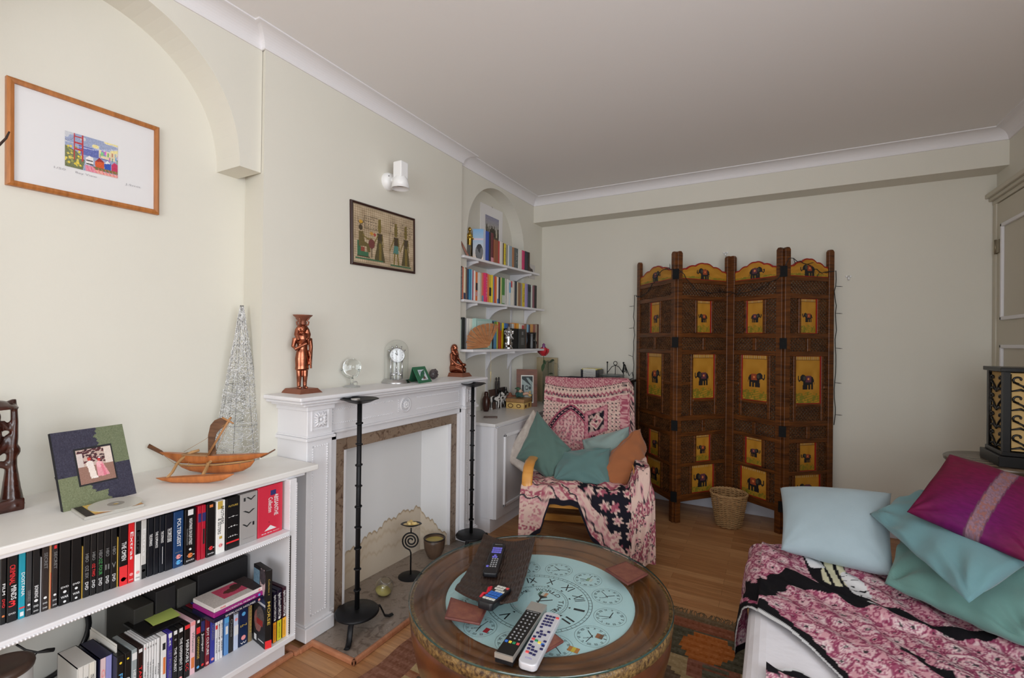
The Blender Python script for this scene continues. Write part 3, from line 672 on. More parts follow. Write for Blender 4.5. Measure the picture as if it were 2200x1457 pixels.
# boxed crime set turned to show its cover
A_ = hit(569,1396,z=ZS); B_ = hit(583,1391,z=ZS); C_ = hit(543.5,1374,z=ZS); D_ = B_+C_-A_
h = hit(569,1228,x=A_.x).z-ZS
b = MB(); b.prism([(A_.x,A_.y),(B_.x,B_.y),(D_.x,D_.y),(C_.x,C_.y)], ZS, ZS+h); mo = b.build('boxed_dvd_set', cmat((16,16,18)), None, bevel=.001)
e1 = (B_-A_); nrm_ = Vector((e1.y,-e1.x,0)).normalized()
b = MB(); letters(b, 'MORSE', (A_+B_)/2+nrm_*.0006+Vector((0,0,h*.45)), (0,0,-1), e1, e1.length*.6, h*.3, .01); letters(b, 'Collection 1', (A_+B_)/2+nrm_*.0006+Vector((0,0,h*.78)), (0,0,-1), e1, e1.length*.35, h*.2)
b.build('title_lettering', MATS['print_gold'], mo)
b = MB(); q0 = A_+nrm_*.0005; q1 = B_+nrm_*.0005
b.add([q0,q1,q1+Vector((0,0,h*.1)),q0+Vector((0,0,h*.1))],[(0,1,2,3)]); b.build('colour_band', MATS['print_red'], mo)
cv = Canvas(50,66,(24,24,28)); cv.ell(.75,.16,.22,.2,(190,165,165)); cv.ell(.75,.1,.24,.1,(70,64,70)); cv.rect(0,.5,.05,.3,(110,140,160)); cv.poly([(.3,.3),(1,.4),(1,.5),(.1,.45)],(40,50,80)); cv.rect(0,1,.44,.47,(200,200,205)); cv.ell(.4,.7,.3,.14,(140,90,86)); cv.ell(.6,.62,.3,.12,(90,80,78)); cv.rect(.3,.8,.66,.74,(150,40,40)); cv.rect(0,1,.86,1,(30,30,34)); cv.rect(.1,.3,.9,.97,(220,220,220)); cv.rect(.45,.9,.92,.94,(200,200,200)); cv.noise(.03)
e2 = (C_-A_); n2 = Vector((-e2.y,e2.x,0)).normalized(); n2 = n2 if n2.y < 0 else -n2
up = Vector((0,0,1)); off = n2*.0006
cv.plane('cover_picture', C_+off+up*h, A_+off+up*h, C_+off, A_+off, mo)
tag(mo, 'thick black boxed set turned so its photo cover faces out, beside the yellow spined cases', 'dvd')
b0 = .0
for k,(p0,p1,band,look) in enumerate([(586,593.5,(232,150,30),'orange'),(594.5,604.5,(214,206,40),'lime yellow'),(606,616,(240,176,40),'golden yellow')]):
    py = 1368-(p0-606)*-.35; a = hit(p0,1385-(p0-586)*.55,z=ZS); c = hit(p1,1385-(p1-586)*.55,z=ZS); x = -1.672; y0 = hit(p0,1385-(p0-586)*.55,x=x).y; y1 = min(hit(p1,1385-(p1-586)*.55,x=x).y, 1.2145)
    h = .196; o = case(x,y0,y1,ZS,h,(22,16,40) if k < 2 else (52,18,34))
    q = ['o','y','o'][k]
    mat('band_%d' % k, band, .5); b = MB(); b.box(x-.01,x+.0004,y0+.001,y1-.001,ZS+.002,ZS+h*.4); b.build('colour_band', MATS['band_%d' % k], o)
    spine_print(o,x,y0,y1,ZS,h,[('t','w',.82,.24,'Agatha Christie'),('t','w',.58,.22,'POIROT'),('c','w',.45,.25)]); 
    b = MB(); letters(b,'SERIES COLLECTION',(x+.0008,(y0+y1)/2,ZS+h*.2),(0,0,-1),(0,1,0),(y1-y0)*.4,h*.3); b.build('band_lettering', MATS['print_black'], o)
    tag(o, 'dark dvd case with a %s lower spine against the side panel of the bookcase' % look, 'dvd', 'crime dvds with yellow lower spines')
# grey lidded appliance, its black lead and a dark pile behind
a = hit(30,1440,z=.22)
t = thing('lidded_appliance', 'pale grey round lidded appliance in the dark corner of the lower bookcase shelf', 'appliance', (a.x-.05,a.y-.03,ZS))
c = Vector((-1.80,.455,ZS)); Mt = Matrix.Translation(c)
b = MB(); b.lathe([(.06,0),(.064,.01),(.064,.27),(.06,.275)],40,Mt); b.build('body', mat('grey_plastic',(196,196,194),.4), t)
b = MB(); b.lathe([(.067,.27),(.069,.278),(.067,.286),(.055,.292),(.05,.288),(0,.29)],40,Mt); b.build('lid', mat('brown_lid',(70,54,46),.35), t)
b = MB(); pts = [hit(35,1385,x=-1.95),hit(55,1397,x=-1.94),hit(80,1402,x=-1.93),hit(100,1398,x=-1.93),hit(116,1396,x=-1.93)]
b.tube(pts, [.003,.003,.003,.006,.006], 8); b.tube([pts[2],hit(70,1415,x=-1.93),hit(60,1430,x=-1.94),hit(58,1470,x=-1.95)], .002, 6)
tag(b.build('power_lead', MATS['black_plastic']), 'black plug lead hanging behind the round appliance on the lower shelf', 'cable')
b = MB(); b.torus((-2.1,.62,.31),.13,.009,Matrix.Rotation(R(90),4,'Y'),40,8); tag(b.build('coiled_hose', MATS['black_plastic']), 'dark coiled lead leaning on the back of the lower shelf', 'cable')
for k,(y0,y1,hh,rgb,look) in enumerate([(.80,.86,.24,(44,42,38),'dusty grey box file in the second row'),(.865,.93,.27,(30,28,30),'black box file in the second row'),(.935,1.0,.25,(64,62,58),'pale grey box file in the second row'),(1.005,1.2,.27,(26,24,26),'wide black box file in the second row')]):
    b = MB(); b.box(-2.1,-1.9,y0,y1,ZS,ZS+hh); tag(b.build('box_file', cmat(rgb,.6), None, bevel=.003), look+' of the lower bookcase shelf', 'box file')
# ------------------------------------------------------------ ON THE BOOKCASE TOP
def V3(p): return np.array(p, float)
# carved figure, cut by the edge of the view
X0 = hit(25,1095,z=BT).x
b = MB(); px = lambda x, y, d=0: hit(x, y, x=X0+d)
b.box(X0-.03,X0+.03,hit(-75,1090,x=X0).y,hit(46,1090,x=X0).y,BT,BT+.035)
def rod(ps, r, flat=(1,1)): b.tube([px(*p) for p in ps], r, 10, flat=flat)
rod([(26,1088),(24,1045),(24,1000),(25,972),(29,940),(31,905),(30,878),(27,858)],[.028,.020,.013,.012,.011,.009,.008,.008],(1.2,1))
rod([(-60,1088),(-52,1040),(-50,990),(-44,950),(-48,900),(-40,870)],[.028,.02,.014,.013,.012,.01])
rod([(-48,985),(-25,1002),(0,998),(15,1001),(26,994)],.011); rod([(-45,1000),(-20,975),(5,962),(24,936)],[.02,.02,.017,.012],(1,.7))
rod([(-20,940),(-5,915),(6,908),(16,922),(22,921),(29,908)],[.012,.009,.008,.008,.008,.006])
b.sphere(px(-14,898),(.02,.016,.024),12,8); b.sphere(px(-16,940),(.026,.02,.045),12,8); b.lathe([(.052,0),(.045,.01),(.02,.024),(0,.028)],18,Matrix.Translation(px(-12,880)),cap=True)
rod([(8,874),(24,869)],.005); b.sphere(px(33,968),(.012,.012,.02),10,7); rod([(34,899),(34,912)],.006)
tag(b.build('wooden_sculpture', wood('ebony',(34,14,10),(74,34,22),9,(1,1,4),.25,.3), remesh=.0035), 'dark polished wood carving of a seated figure holding a pole, on the bookcase', 'sculpture')
# picture frame in green and navy patches
B0 = hit(136,1101,z=BT); B1 = hit(293,1060,z=BT); T0 = hit(107,932,x=B0.x-.055); T1 = hit(262,911,x=B1.x-.055)
nr = (B1-B0).cross(T0-B0).normalized()
if nr.x < 0: nr = -nr
pf = thing('framed_photo', 'leaning photo frame in navy and green patches with a photo of two children', 'picture frame', B0.lerp(B1,.5)-nr*.006)
def quadslab(b, q, n, t):
    q = [Vector(p) for p in q]; vs = q+[p-n*t for p in q]
    return b.add(vs, [(0,1,2,3),(7,6,5,4),(0,4,5,1),(1,5,6,2),(2,6,7,3),(3,7,4,0)])
def bil(a,b_,c,d,u,v): return (a*(1-u)+b_*u)*(1-v)+(d*(1-u)+c*u)*v     # a b top edge, d c bottom edge
b = MB(); quadslab(b, [B0,B1,T1,T0], nr, .012); b.build('backing', mat('frame_black',(28,28,32),.6), pf)
cv = Canvas(72,78,(58,56,72)); e = .02*np.sin(cv.Y*40)+.015*np.sin(cv.Y*93)
cv.put((cv.X > .58+e)&(cv.Y < .5+.5*e), (112,120,92)); cv.put((cv.X < .42+e)&(cv.Y > .6+.5*e), (118,124,94)); cv.put((cv.X < .62+e)&(cv.Y > .84), (118,124,94)); cv.noise(.018)
fo = nr*.0008; cv.plane('mottled_border', T0+fo, T1+fo, B0+fo, B1+fo, pf, mat('handmade_paper',(255,255,255),.95,attr=True,bump=(150,.5,.003)))
q = lambda u, v, k=.0016: bil(T0,T1,B1,B0,u,v)+nr*k
b = MB(); b.add([q(.245,.74),q(.775,.74),q(.775,.245),q(.245,.245)],[(0,1,2,3)]); b.build('inner_edge', MATS['frame_black'], pf)
cv = Canvas(60,66,(150,112,98)); cv.rect(0,1,0,.5,(196,172,160)); 
for i in range(90):
    x, y = rng.random(2)*np.array([.75,.42]); cv.ell(x+.05, y, .05, .022, (58+rng.integers(40),36,44))
cv.rect(.78,1,.02,.5,(222,206,196)); cv.rect(0,.16,.1,.5,(210,196,190)); cv.ell(.33,.30,.05,.05,(196,70,60)); cv.ell(.60,.36,.045,.045,(196,60,60)); cv.ell(.62,.30,.03,.02,(240,235,235))
cv.poly([(.24,.40),(.42,.36),(.48,.85),(.3,.88)],(236,222,212)); cv.ell(.33,.45,.1,.1,(232,220,212)); cv.poly([(.5,.45),(.68,.43),(.84,.84),(.62,.86),(.5,.84)],(226,150,160)); cv.ell(.59,.5,.08,.1,(236,176,182)); cv.poly([(.62,.5),(.68,.5),(.76,.85),(.68,.86)],(220,120,138)); cv.rect(.36,.5,.84,.88,(240,230,225)); cv.noise(.02)
cv.plane('photo', q(.27,.27,.002), q(.755,.27,.002), q(.27,.72,.002), q(.755,.72,.002), pf)
b = MB(); s0 = B0.lerp(T0,.45)-nr*.012; s1 = hit(118,1073,z=BT); s1 = Vector((B0.x-.09, s1.y, BT)); dd = Vector((0,.05,0))
b.add([s0,s0+dd,s1+dd,s1,s0-nr*.004,s0+dd-nr*.004,s1+dd-Vector((.004,0,0)),s1-Vector((.004,0,0))],[(0,1,2,3),(7,6,5,4),(0,4,5,1),(2,6,7,3),(1,5,6,2),(3,7,4,0)]); b.build('strut', MATS['frame_black'], pf)
# jewel case and a disc on it
q = [hit(*p,z=BT) for p in ((172,1124),(316,1090),(285,1068),(146,1091))]
ang = math.atan2((q[1]-q[0]).y, (q[1]-q[0]).x); Mc = frame(((q[0]+q[2])/2).to_tuple(), (q[1]-q[0]), (q[3]-q[0])); L_ = .142; W_ = .125
cdc = thing('cd_case', 'cd case with a yellow and black cover lying at the front edge of the bookcase', 'cd', (Mc.translation.x,Mc.translation.y,BT))
b = MB(); b.box(-L_/2,L_/2,-W_/2,W_/2,.0002,.009,Mc); b.build('plastic_shell', mat('clear_plastic',(176,172,164),.2), cdc, bevel=.001)
cv = Canvas(40,36,(212,180,96)); cv.rect(0,.16,0,1,(40,36,36)); cv.rect(.16,1,.9,1,(180,130,80)); cv.noise(.03)
cv.plane('cover_sheet', *[Mc@Vector(p) for p in ((-L_/2+.004,W_/2-.002,.0094),(L_/2-.002,W_/2-.002,.0094),(-L_/2+.004,-W_/2+.002,.0094),(L_/2-.002,-W_/2+.002,.0094))], cdc)
dc = hit(249,1081,z=BT+.013); Md = Matrix.Translation((dc.x,dc.y,BT+.0105)) @ Matrix.Rotation(R(1.2),4,'Y')
b = MB(); b.lathe([(.0075,0),(.065,0),(.065,.0012),(.0075,.0012),(.0075,0)],56,Md,False); ds = b.build('disc', mat('disc_grey',(196,194,186),.3,spec=.6)); 
b = MB(); b.lathe([(.0076,.0014),(.021,.0014)],40,Md,False); b.build('disc_hub', mat('hub_grey',(150,146,138),.35), ds)
tag(ds, 'loose silver disc lying on the yellow cd case', 'cd')
# outrigger sailing boat
bw = wood('boat_wood',(150,84,40),(196,118,62),10,(4,4,1),.35)
A0 = hit(460,1017,z=BT); A1 = hit(420,1038,z=BT); nV = Vector((FW.x,FW.y,0)).normalized()
def onplane(px_, py_, p0, d=0):
    r_ = hit(px_, py_, x=-1)-CAM; t_ = (p0-CAM).dot(nV)/r_.dot(nV); return CAM+r_*t_-nV*d
bt = thing('model_boat', 'model outrigger sailing boat of golden brown wood with a leaf shaped sail', 'model boat', A0)
H = lambda x, y, d=0: onplane(x, y, A0, d); O = lambda x, y, d=0: onplane(x, y, A1, d)
def hull(b, F, top, bot, wid):
    P = []
    for (t, q_, w) in zip(top, bot, wid):
        T = F(*t); Q = F(*q_); row = []
        for j in range(13):
            a_ = PI*j/12; f = math.sin(a_)**.7; row.append(T.lerp(Q,f)+nV*(math.cos(a_)*w))
        P.append(row)
    b.grid(P); b.grid([[row[0], row[12]] for row in P])
b = MB(); hull(b, H, [(383,998),(392,1000),(410,1000),(440,999),(470,998),(500,996),(525,993),(540,991),(547,989)], [(383,999),(394,1005),(412,1012),(440,1016.5),(470,1017),(500,1016.5),(522,1012),(538,1003),(547,991)], [.001,.010,.018,.022,.023,.022,.018,.010,.001]); b.build('hull', bw, bt)
b = MB(); hull(b, H, [(342,971),(360,972),(385,974),(420,976),(460,978),(500,977),(540,975),(565,974),(577,973)], [(342,972),(362,984),(384,995),(420,997),(460,996),(500,993),(535,989),(556,984),(577,974)], [.002,.008,.012,.014,.015,.014,.012,.008,.002]); b.build('wash_board', bw, bt)
rope = mat('rope',(170,130,80),.9,bump=(400,.6,.002))
b = MB(); b.tube([H(377,996),H(395,997,.016),H(420,997,.022),H(470,996,.022),H(520,991,.018),H(546,988,.002)],.0028,8); b.build('binding', rope, bt)
spw = wood('spar',(84,50,30),(120,76,46),9)
b = MB(); b.tube([H(319,958),H(346,972),H(352,976)],[.009,.008,.006],8,flat=(1,.35)); b.build('end_spar', spw, bt); b = MB(); b.tube([H(560,982),H(572,977),H(591,966)],[.004,.003,.0025],6); b.build('end_spar', spw, bt)
b = MB(); hull(b, O, [(335,1027),(350,1026),(375,1025),(410,1023),(450,1021),(480,1019),(503,1018)], [(335,1028),(350,1033),(370,1037),(410,1038),(450,1037),(480,1032),(503,1019)], [.001,.009,.013,.014,.014,.011,.001]); b.build('outrigger_float', bw, bt)
bam = mat('bamboo',(176,134,86),.6,bump=(90,.3,.002))
b = MB(); b.tube([H(424,969,-.012),H(412,972,.0),H(398,982,.012),H(385,995,.02).lerp(O(385,995),.4),H(370,1015).lerp(O(370,1015),.8),O(358,1028)],[.005,.006,.006,.005,.005,.005],8); b.build('outrigger_boom', bam, bt)
b = MB(); b.tube([H(474,982,-.01),H(462,985,.005),H(452,995,.015),H(443,1008).lerp(O(443,1008),.5),O(432,1028)],[.006,.007,.006,.006,.006],8); b.build('outrigger_boom', bam, bt)
b = MB(); q_ = [H(396,977,.017),H(452,979,.017),H(452,979,-.016),H(396,977,-.016)]; dz = Vector((0,0,.006)); b.add(q_+[p+dz for p in q_],[(0,3,2,1),(4,5,6,7),(0,1,5,4),(1,2,6,5),(2,3,7,6),(3,0,4,7)]); b.build('woven_deck', mat('cane',(150,112,76),.9,bump=(300,.8,.003)), bt)
out = [(448,976),(449,935),(455,913),(465,902),(477,897),(490,899),(497,906),(489,914),(476,922),(468,931),(464,944),(466,976)]
b = MB(); n = len(out); fr_ = [H(*p, .003+.012*math.sin(PI*i/n)) for i, p in enumerate(out)]; b.add(fr_+[p+nV*.004 for p in fr_], [tuple(reversed(range(n))), tuple(range(n,2*n))]+[(i,n+i,n+(i+1) % n,(i+1) % n) for i in range(n)])
b.build('sail', wood('sail_leaf',(78,54,40),(124,88,64),9), bt)
ym_ = mat('yard_wood',(172,122,76),.6)
b = MB(); b.tube([H(453,976,.014),H(475,940,.018),H(502,895,.018)],[.0025,.003,.004],7); b.build('yard', ym_, bt); b = MB(); b.tube([H(448,980,.016),H(498,898,.019)],.0014,5); b.tube([H(484,896,.019),H(508,908,.019)],[.004,.003],7); b.build('mast', ym_, bt)
b = MB()
for p in ([H(395,971),H(440,945),H(496,905,.018)],[H(466,975,.016),H(499,905,.018)],[H(455,990,.022),H(510,980,.02),H(552,975,.008)],[H(352,978),H(366,990),H(378,998)]): b.tube(p,.0007,5)
for x in (412,450,488,522): b.tube([H(x,990,.017),H(x,1002,.023)],.0008,5)
b.build('rigging', rope, bt)
# wire cone tree
cb = hit(515,981,z=BT); cb = Vector((max(cb.x,-2.06), 0, BT)); cb.y = hit(515,981,x=cb.x).y; zt = hit(518,656,x=cb.x).z; Hc = zt-BT; r0 = .5*(hit(567,960,x=cb.x).y-hit(463,960,x=cb.x).y)*.98
wt = thing('wire_cone_tree', 'tall silver wire cone tree wound with sparkling beads behind the model boat', 'ornament', cb)
silver = mat('silver_wire',(226,226,226),.3,spec=.8)
def cp(a_, u, k=1): r = (r0*(1-u)+.006*u)*k; return (cb.x+r*math.cos(a_), cb.y+r*math.sin(a_), BT+Hc*u)
b = MB()
for i in range(8): b.tube([cp(2*PI*i/8,0),cp(2*PI*i/8,.5),cp(2*PI*i/8,1)],.0011,5)
for u in (.0,.22,.48,.74): b.tube([cp(2*PI*i/36,u) for i in range(36)],.0011,5,closed=True)
b.build('wire_frame', mat('steel_wire',(140,140,142),.35,metal=.5), wt)
b = MB()
for k in range(170):
    a0 = random.random()*6.28; u0 = random.random()**1.5*.95; pts = []
    for i in range(26):
        u0 = min(max(u0+random.uniform(-.018,.03),0),.99); a0 += random.uniform(-.32,.42); pts.append(cp(a0,u0,random.uniform(.93,1.08)))
    b.tube(pts,.0008,4)
b.build('crinkled_wire', silver, wt)
b = MB()
for i in range(1300):
    u = random.random()**1.35*.99; b.sphere(cp(random.random()*6.28,u,random.uniform(.95,1.07)),random.uniform(.0012,.0024),6,4)
b.build('glass_beads', mat('bead_glass',(244,244,244),.08,spec=1), wt)
b = MB(); c = hit(603,975,z=BT)
for k in range(3): b.torus((c.x,c.y,BT+.005+.002*k),.008+.002*k,.0012,Matrix.Rotation(R(20*k),4,'X'),16,5)
tag(b.build('wire_coil', MATS['steel_wire']), 'small loose coil of wire on the bookcase near the wall', 'wire')
# twig reaching in from outside the view
b = MB(); tp = hit(20,283,x=-1.95); b.tube([(-1.99,.22,BT+.16),(-1.98,.26,1.4),(-1.96,tp.y-.12,tp.z-.19),hit(-5,315,x=-1.95),hit(13,297,x=-1.95),tp],[.005,.005,.004,.0035,.003,.0022],6)
tw = b.build('dried_twig', mat('twig',(52,34,26),.8)); tag(tw, 'dark dried twig reaching in front of the wood framed print', 'twig')
b = MB(); b.lathe([(0,0),(.04,0),(.055,.05),(.05,.12),(.025,.18),(.022,.2),(.018,.2),(.02,.17),(.0,.155)],28,Matrix.Translation((-1.99,.22,BT))); tag(b.build('vase', mat('brown_glaze',(70,44,34),.3)), 'small brown vase holding the dried twig', 'vase')
# ------------------------------------------------------------ WALL PICTURES
def wall_frame(name, label, x, TL, TR, BL, BR, fw, th, fm):
    """framed picture flat on the wall x; returns root and a function (u,v,k) over the opening"""
    TL,TR,BL,BR = [hit(*p, x=x+th) for p in (TL,TR,BL,BR)]
    c = (TL+TR+BL+BR)/4; r = thing(name, label, 'picture', (x,c.y,min(BL.z,BR.z)))
    eu = (TR-TL+BR-BL).normalized(); W = ((TR-TL).length+(BR-BL).length)/2; ev = Vector((0,eu.z,-eu.y)); Hh = ((TL-BL).length+(TR-BR).length)/2
    o = c-eu*W/2-ev*Hh/2; f = lambda a_, b_, k=0: o+eu*a_+ev*b_+Vector((k,0,0))
    nx = Vector((1,0,0)); b = MB()
    O_ = [(0,0),(W,0),(W,Hh),(0,Hh)]; I_ = [(fw,fw),(W-fw,fw),(W-fw,Hh-fw),(fw,Hh-fw)]
    for i in range(4):
        j = (i+1) % 4; vs = [f(*O_[i],-th),f(*O_[j],-th),f(*I_[j],-th),f(*I_[i],-th),f(*O_[i],-.004),f(*O_[j],-.004),f(*I_[j],-.002),f(*I_[i],-.002)]
        m1 = [(O_[i][0]*.55+I_[i][0]*.45, O_[i][1]*.55+I_[i][1]*.45), (O_[j][0]*.55+I_[j][0]*.45, O_[j][1]*.55+I_[j][1]*.45)]
        vs += [f(*m1[0],.001), f(*m1[1],.001)]
        b.add(vs, [(0,1,5,4),(4,5,9,8),(8,9,6,7),(7,6,2,3),(3,2,1,0)])
    b.build('frame', fm, r)
    b = MB(); vs = [f(fw*.8,fw*.8,-th*.5),f(W-fw*.8,fw*.8,-th*.5),f(W-fw*.8,Hh-fw*.8,-th*.5),f(fw*.8,Hh-fw*.8,-th*.5)]
    return r, f, W, Hh, vs
r, f, W, Hh, vs = wall_frame('framed_print', 'small harbour print in a wide white mount and light wood frame, hung askew', -2.145, (25,165),(350,275),(5,392),(337,461), .017, .02, wood('frame_wood',(150,92,44),(190,122,66),10,(1,9,1),.35))
b = MB(); b.add(vs,[(3,2,1,0)]); b.build('mount', mat('mount_white',(222,221,222),.7), r)
cv = Canvas(96,60,(150,160,190)); sk = vnoise(cv.X,cv.Y,9,1); cv.put((sk > .5)&(cv.Y < .3),(196,198,204)); cv.put((sk > .6)&(cv.Y < .34)&(cv.X > .45),(228,214,150)); cv.rect(.25,.8,.3,.55,(96,106,170)); cv.line([(.18,.36),(.5,.34),(.98,.16)],.012,(180,186,214)); cv.line([(0,.25),(.12,.2),(.2,.02)],.006,(120,120,140))
cv.rect(.62,1,.28,.52,(222,206,170))
for i in range(18): x = .63+.37*rng.random(); y = .26+.2*rng.random(); cv.rect(x,x+.03,y,y+.12,tuple(rng.integers(90,220,3)))
cv.poly([(.0,.4),(.2,.5),(.36,.72),(.32,1),(0,1)],(110,116,80))
for i in range(40): cv.ell(.3*rng.random(),.35+.55*rng.random(),.022,.03,[(226,200,70),(210,190,90),(150,150,80)][i % 3])
for x in (.165,.315): cv.line([(x,.0),(x,.75)],.022,(178,54,60))
for y in (.08,.26,.44): cv.line([(.165,y),(.315,y)],.02,(178,54,60))
cv.poly([(.38,.62),(.44,.54),(.52,.58),(.52,.8),(.38,.82)],(226,222,220)); cv.rect(.39,.51,.66,.7,(70,60,70)); cv.rect(.39,.52,.76,.8,(60,50,60))
cv.poly([(.55,.66),(.64,.52),(.73,.62),(.73,.82),(.56,.82)],(204,84,40)); cv.poly([(.55,.66),(.64,.52),(.73,.62)],(150,40,40)); cv.poly([(.73,.66),(.79,.55),(.86,.62),(.86,.86),(.74,.86)],(46,80,170)); cv.poly([(.73,.66),(.79,.55),(.86,.62)],(226,226,230)); cv.poly([(.87,.66),(.93,.55),(1,.6),(1,.88),(.87,.88)],(186,50,90))
cv.rect(.5,1,.82,.9,(120,110,60)); cv.poly([(.36,.84),(.52,.84),(.62,1),(.38,1)],(220,140,160)); cv.poly([(.52,.9),(1,.92),(1,1),(.6,1)],(226,160,150))
for x in np.linspace(.4,.96,9): cv.line([(x,.84),(x+.04,.98)],.008,(214,90,110))
cv.noise(.03)
pz = -.0085; u0 = .147/ .44*W; P = lambda a_, b_: f(a_, b_, pz)
xl, xr = W*.335, W*.685; yt, yb = Hh*.345, Hh*.695
cv.plane('watercolour', P(xl,yt),P(xr,yt),P(xl,yb),P(xr,yb), r)
b = MB()
for (x,y,t,l) in ((W*.30,Hh*.735,'1/50',.03),(W*.47,Hh*.735,'Bay View',.06),(W*.8,Hh*.735,'J.Smit',.05)): letters(b,t,f(x,y,pz),f(1,0)-f(0,0),f(0,-1)-f(0,0),.010,l)
b.build('pencil_signature', mat('pencil',(170,168,172),.8), r)
r, f, W, Hh, vs = wall_frame('framed_papyrus', 'papyrus painting of Egyptian figures in a thin dark brown frame above the mantelpiece', -1.95, (757,428),(895,471),(754,567),(891,588), .013, .014, wood('dark_frame',(38,20,16),(66,38,30),10,(1,9,1),.35))
b = MB(); b.add(vs,[(3,2,1,0)]); b.build('mount', mat('papyrus_mount',(166,148,122),.8), r)
cv = Canvas(170,112,(176,156,128)); cv.a += (.05*np.sin(cv.X*190)+.05*np.sin(cv.Y*150)+.12*(vnoise(cv.X,cv.Y,14,5)-.5))[...,None]
OL, DK, GN = (118,102,48), (70,58,40), (60,104,74)
def seated(x):
    cv.rect(x-.05,x+.12,.80,.88,GN); cv.rect(x-.04,x+.06,.72,.80,(140,70,56)); cv.rect(x-.05,x+.0,.62,.8,GN); cv.poly([(x-.03,.45),(x+.04,.44),(x+.06,.62),(x+.15,.66),(x+.15,.8),(x+.1,.8),(x+.09,.7),(x-.03,.72)],(104,90,52)); cv.ell(x,.38,.03,.05,DK); cv.ell(x+.005,.28,.03,.035,(196,150,50)); cv.line([(x-.04,.2),(x-.035,.29),(x,.32),(x+.04,.29),(x+.045,.2)],.006,DK); cv.line([(x+.03,.5),(x+.1,.56),(x+.17,.55)],.012,OL); cv.line([(x+.165,.36),(x+.165,.8)],.004,DK)
def stand(x, robe, crown, ww=.05):
    cv.ell(x,.36,.028,.05,OL); cv.poly([(x-.03,.33),(x-.02,.16 if crown else .2),(x+.02,.14 if crown else .2),(x+.03,.33)],OL if crown else (90,80,60)); cv.poly([(x-.04,.42),(x+.05,.42),(x+.04,.6),(x-.03,.6)],DK)
    if robe: cv.poly([(x-.03,.55),(x+.035,.55),(x+.03+ww,.95),(x-.03-ww,.95)],(84,74,46)); cv.poly([(x-.01,.6),(x+.03,.6),(x+.03,.95),(x-.01,.95)],OL)
    else: cv.poly([(x-.03,.58),(x+.04,.58),(x+.05,.74),(x-.05,.74)],(80,126,116)); cv.line([(x-.02,.74),(x-.035,.94)],.018,OL); cv.line([(x+.03,.74),(x+.045,.94)],.018,OL)
    cv.line([(x-.03,.46),(x-.08,.6),(x-.1,.68)],.012,OL); cv.line([(x+.045,.46),(x+.06,.66)],.012,OL)
seated(.10); stand(.40,True,True,.06); stand(.68,False,True); stand(.86,True,True); cv.ell(.27,.64,.05,.09,(112,60,56)); cv.line([(.27,.72),(.27,.88)],.01,DK); cv.ell(.27,.45,.03,.03,(190,140,60)); cv.ell(.32,.46,.02,.03,(170,70,60))
cv.rect(.04,.24,.88,.90,DK); cv.rect(.02,.46,.92,.945,GN); cv.rect(.58,.96,.955,.98,GN); cv.line([(.57,.35),(.57,.9)],.004,DK)
for (x0,y0,nx_,ny_) in ((.17,.17,5,4),(.58,.13,4,5),(.76,.12,4,5),(.93,.15,2,5)):
    for i in range(nx_):
        for j in range(ny_):
            if rng.random() < .85: x = x0+.04*i; y = y0+.055*j; cv.line([(x,y),(x+.02*rng.random(),y+.03),(x+.022,y+.01)],.004,(84,70,56))
cv.line([(.16,.15),(.37,.15),(.37,.38),(.16,.38),(.16,.15)],.003,DK); cv.noise(.02)
cv.plane('papyrus', f(.02,.02,-.005),f(W-.02,.02,-.005),f(.02,Hh-.02,-.005),f(W-.02,Hh-.02,-.005), r)
# wall spotlight
sp = thing('wall_spotlight', 'white adjustable spotlight fixed to the wall above the papyrus', 'wall light', (-1.95,2.0,2.15)); wg = MATS['white_gloss']
c = hit(833,391,x=-1.95); b = MB(); Mx = frame((-1.951,c.y,c.z),(0,1,0),(0,0,1)); b.lathe([(.05,0),(.05,.012),(.044,.03),(.028,.038),(0,.04)],32,Mx); b.build('wall_plate', wg, sp)
b = MB()
for d in (-.028,.022): b.sphere((-1.915,c.y+d,c.z+.012-d*.3),.004,8,5)
b.build('screw', MATS['steel_wire'], sp)
h0 = hit(861,349,x=-1.84); h1 = hit(871,408,x=-1.84); ax = (h1-h0).normalized(); 
b = MB(); b.tube([(-1.915,c.y+.002,c.z+.004),(-1.885,c.y-.005,c.z+.02),h0.lerp(h1,.45)],[.012,.011,.011],10); b.sphere((-1.915,c.y,c.z+.003),.016,12,8); b.build('swivel_arm', wg, sp)
Mh = frame(h0.to_tuple(), Vector((0,1,0)), ax.cross(Vector((0,1,0)))); L_ = (h1-h0).length
b = MB(); b.box(-.03,.03,-.03,.03,0,L_*.62,Mh); hd = b.build('lamp_housing', wg, sp, bevel=.006)
b = MB(); b.lathe([(.031,L_*.55),(.042,L_*.68),(.051,L_),(.0485,L_),(.038,L_*.72),(.02,L_*.66)],36,Mh); b.build('lamp_shade', wg, sp)
b = MB(); b.lathe([(0,L_*.72),(.03,L_*.74),(.036,L_*.85)],28,Mh); b.build('bulb', mat('reflector',(120,118,114),.25,metal=.5), sp)
# ------------------------------------------------------------ ON THE MANTELPIECE
MZ_ = 1.075; cop = MATS['copper']
copb = mat('copper_base',(150,96,76),.45,metal=.7,bump=(220,.8,.003))
def RZ(c, deg): return Matrix.Translation(c) @ Matrix.Rotation(R(deg),4,'Z')
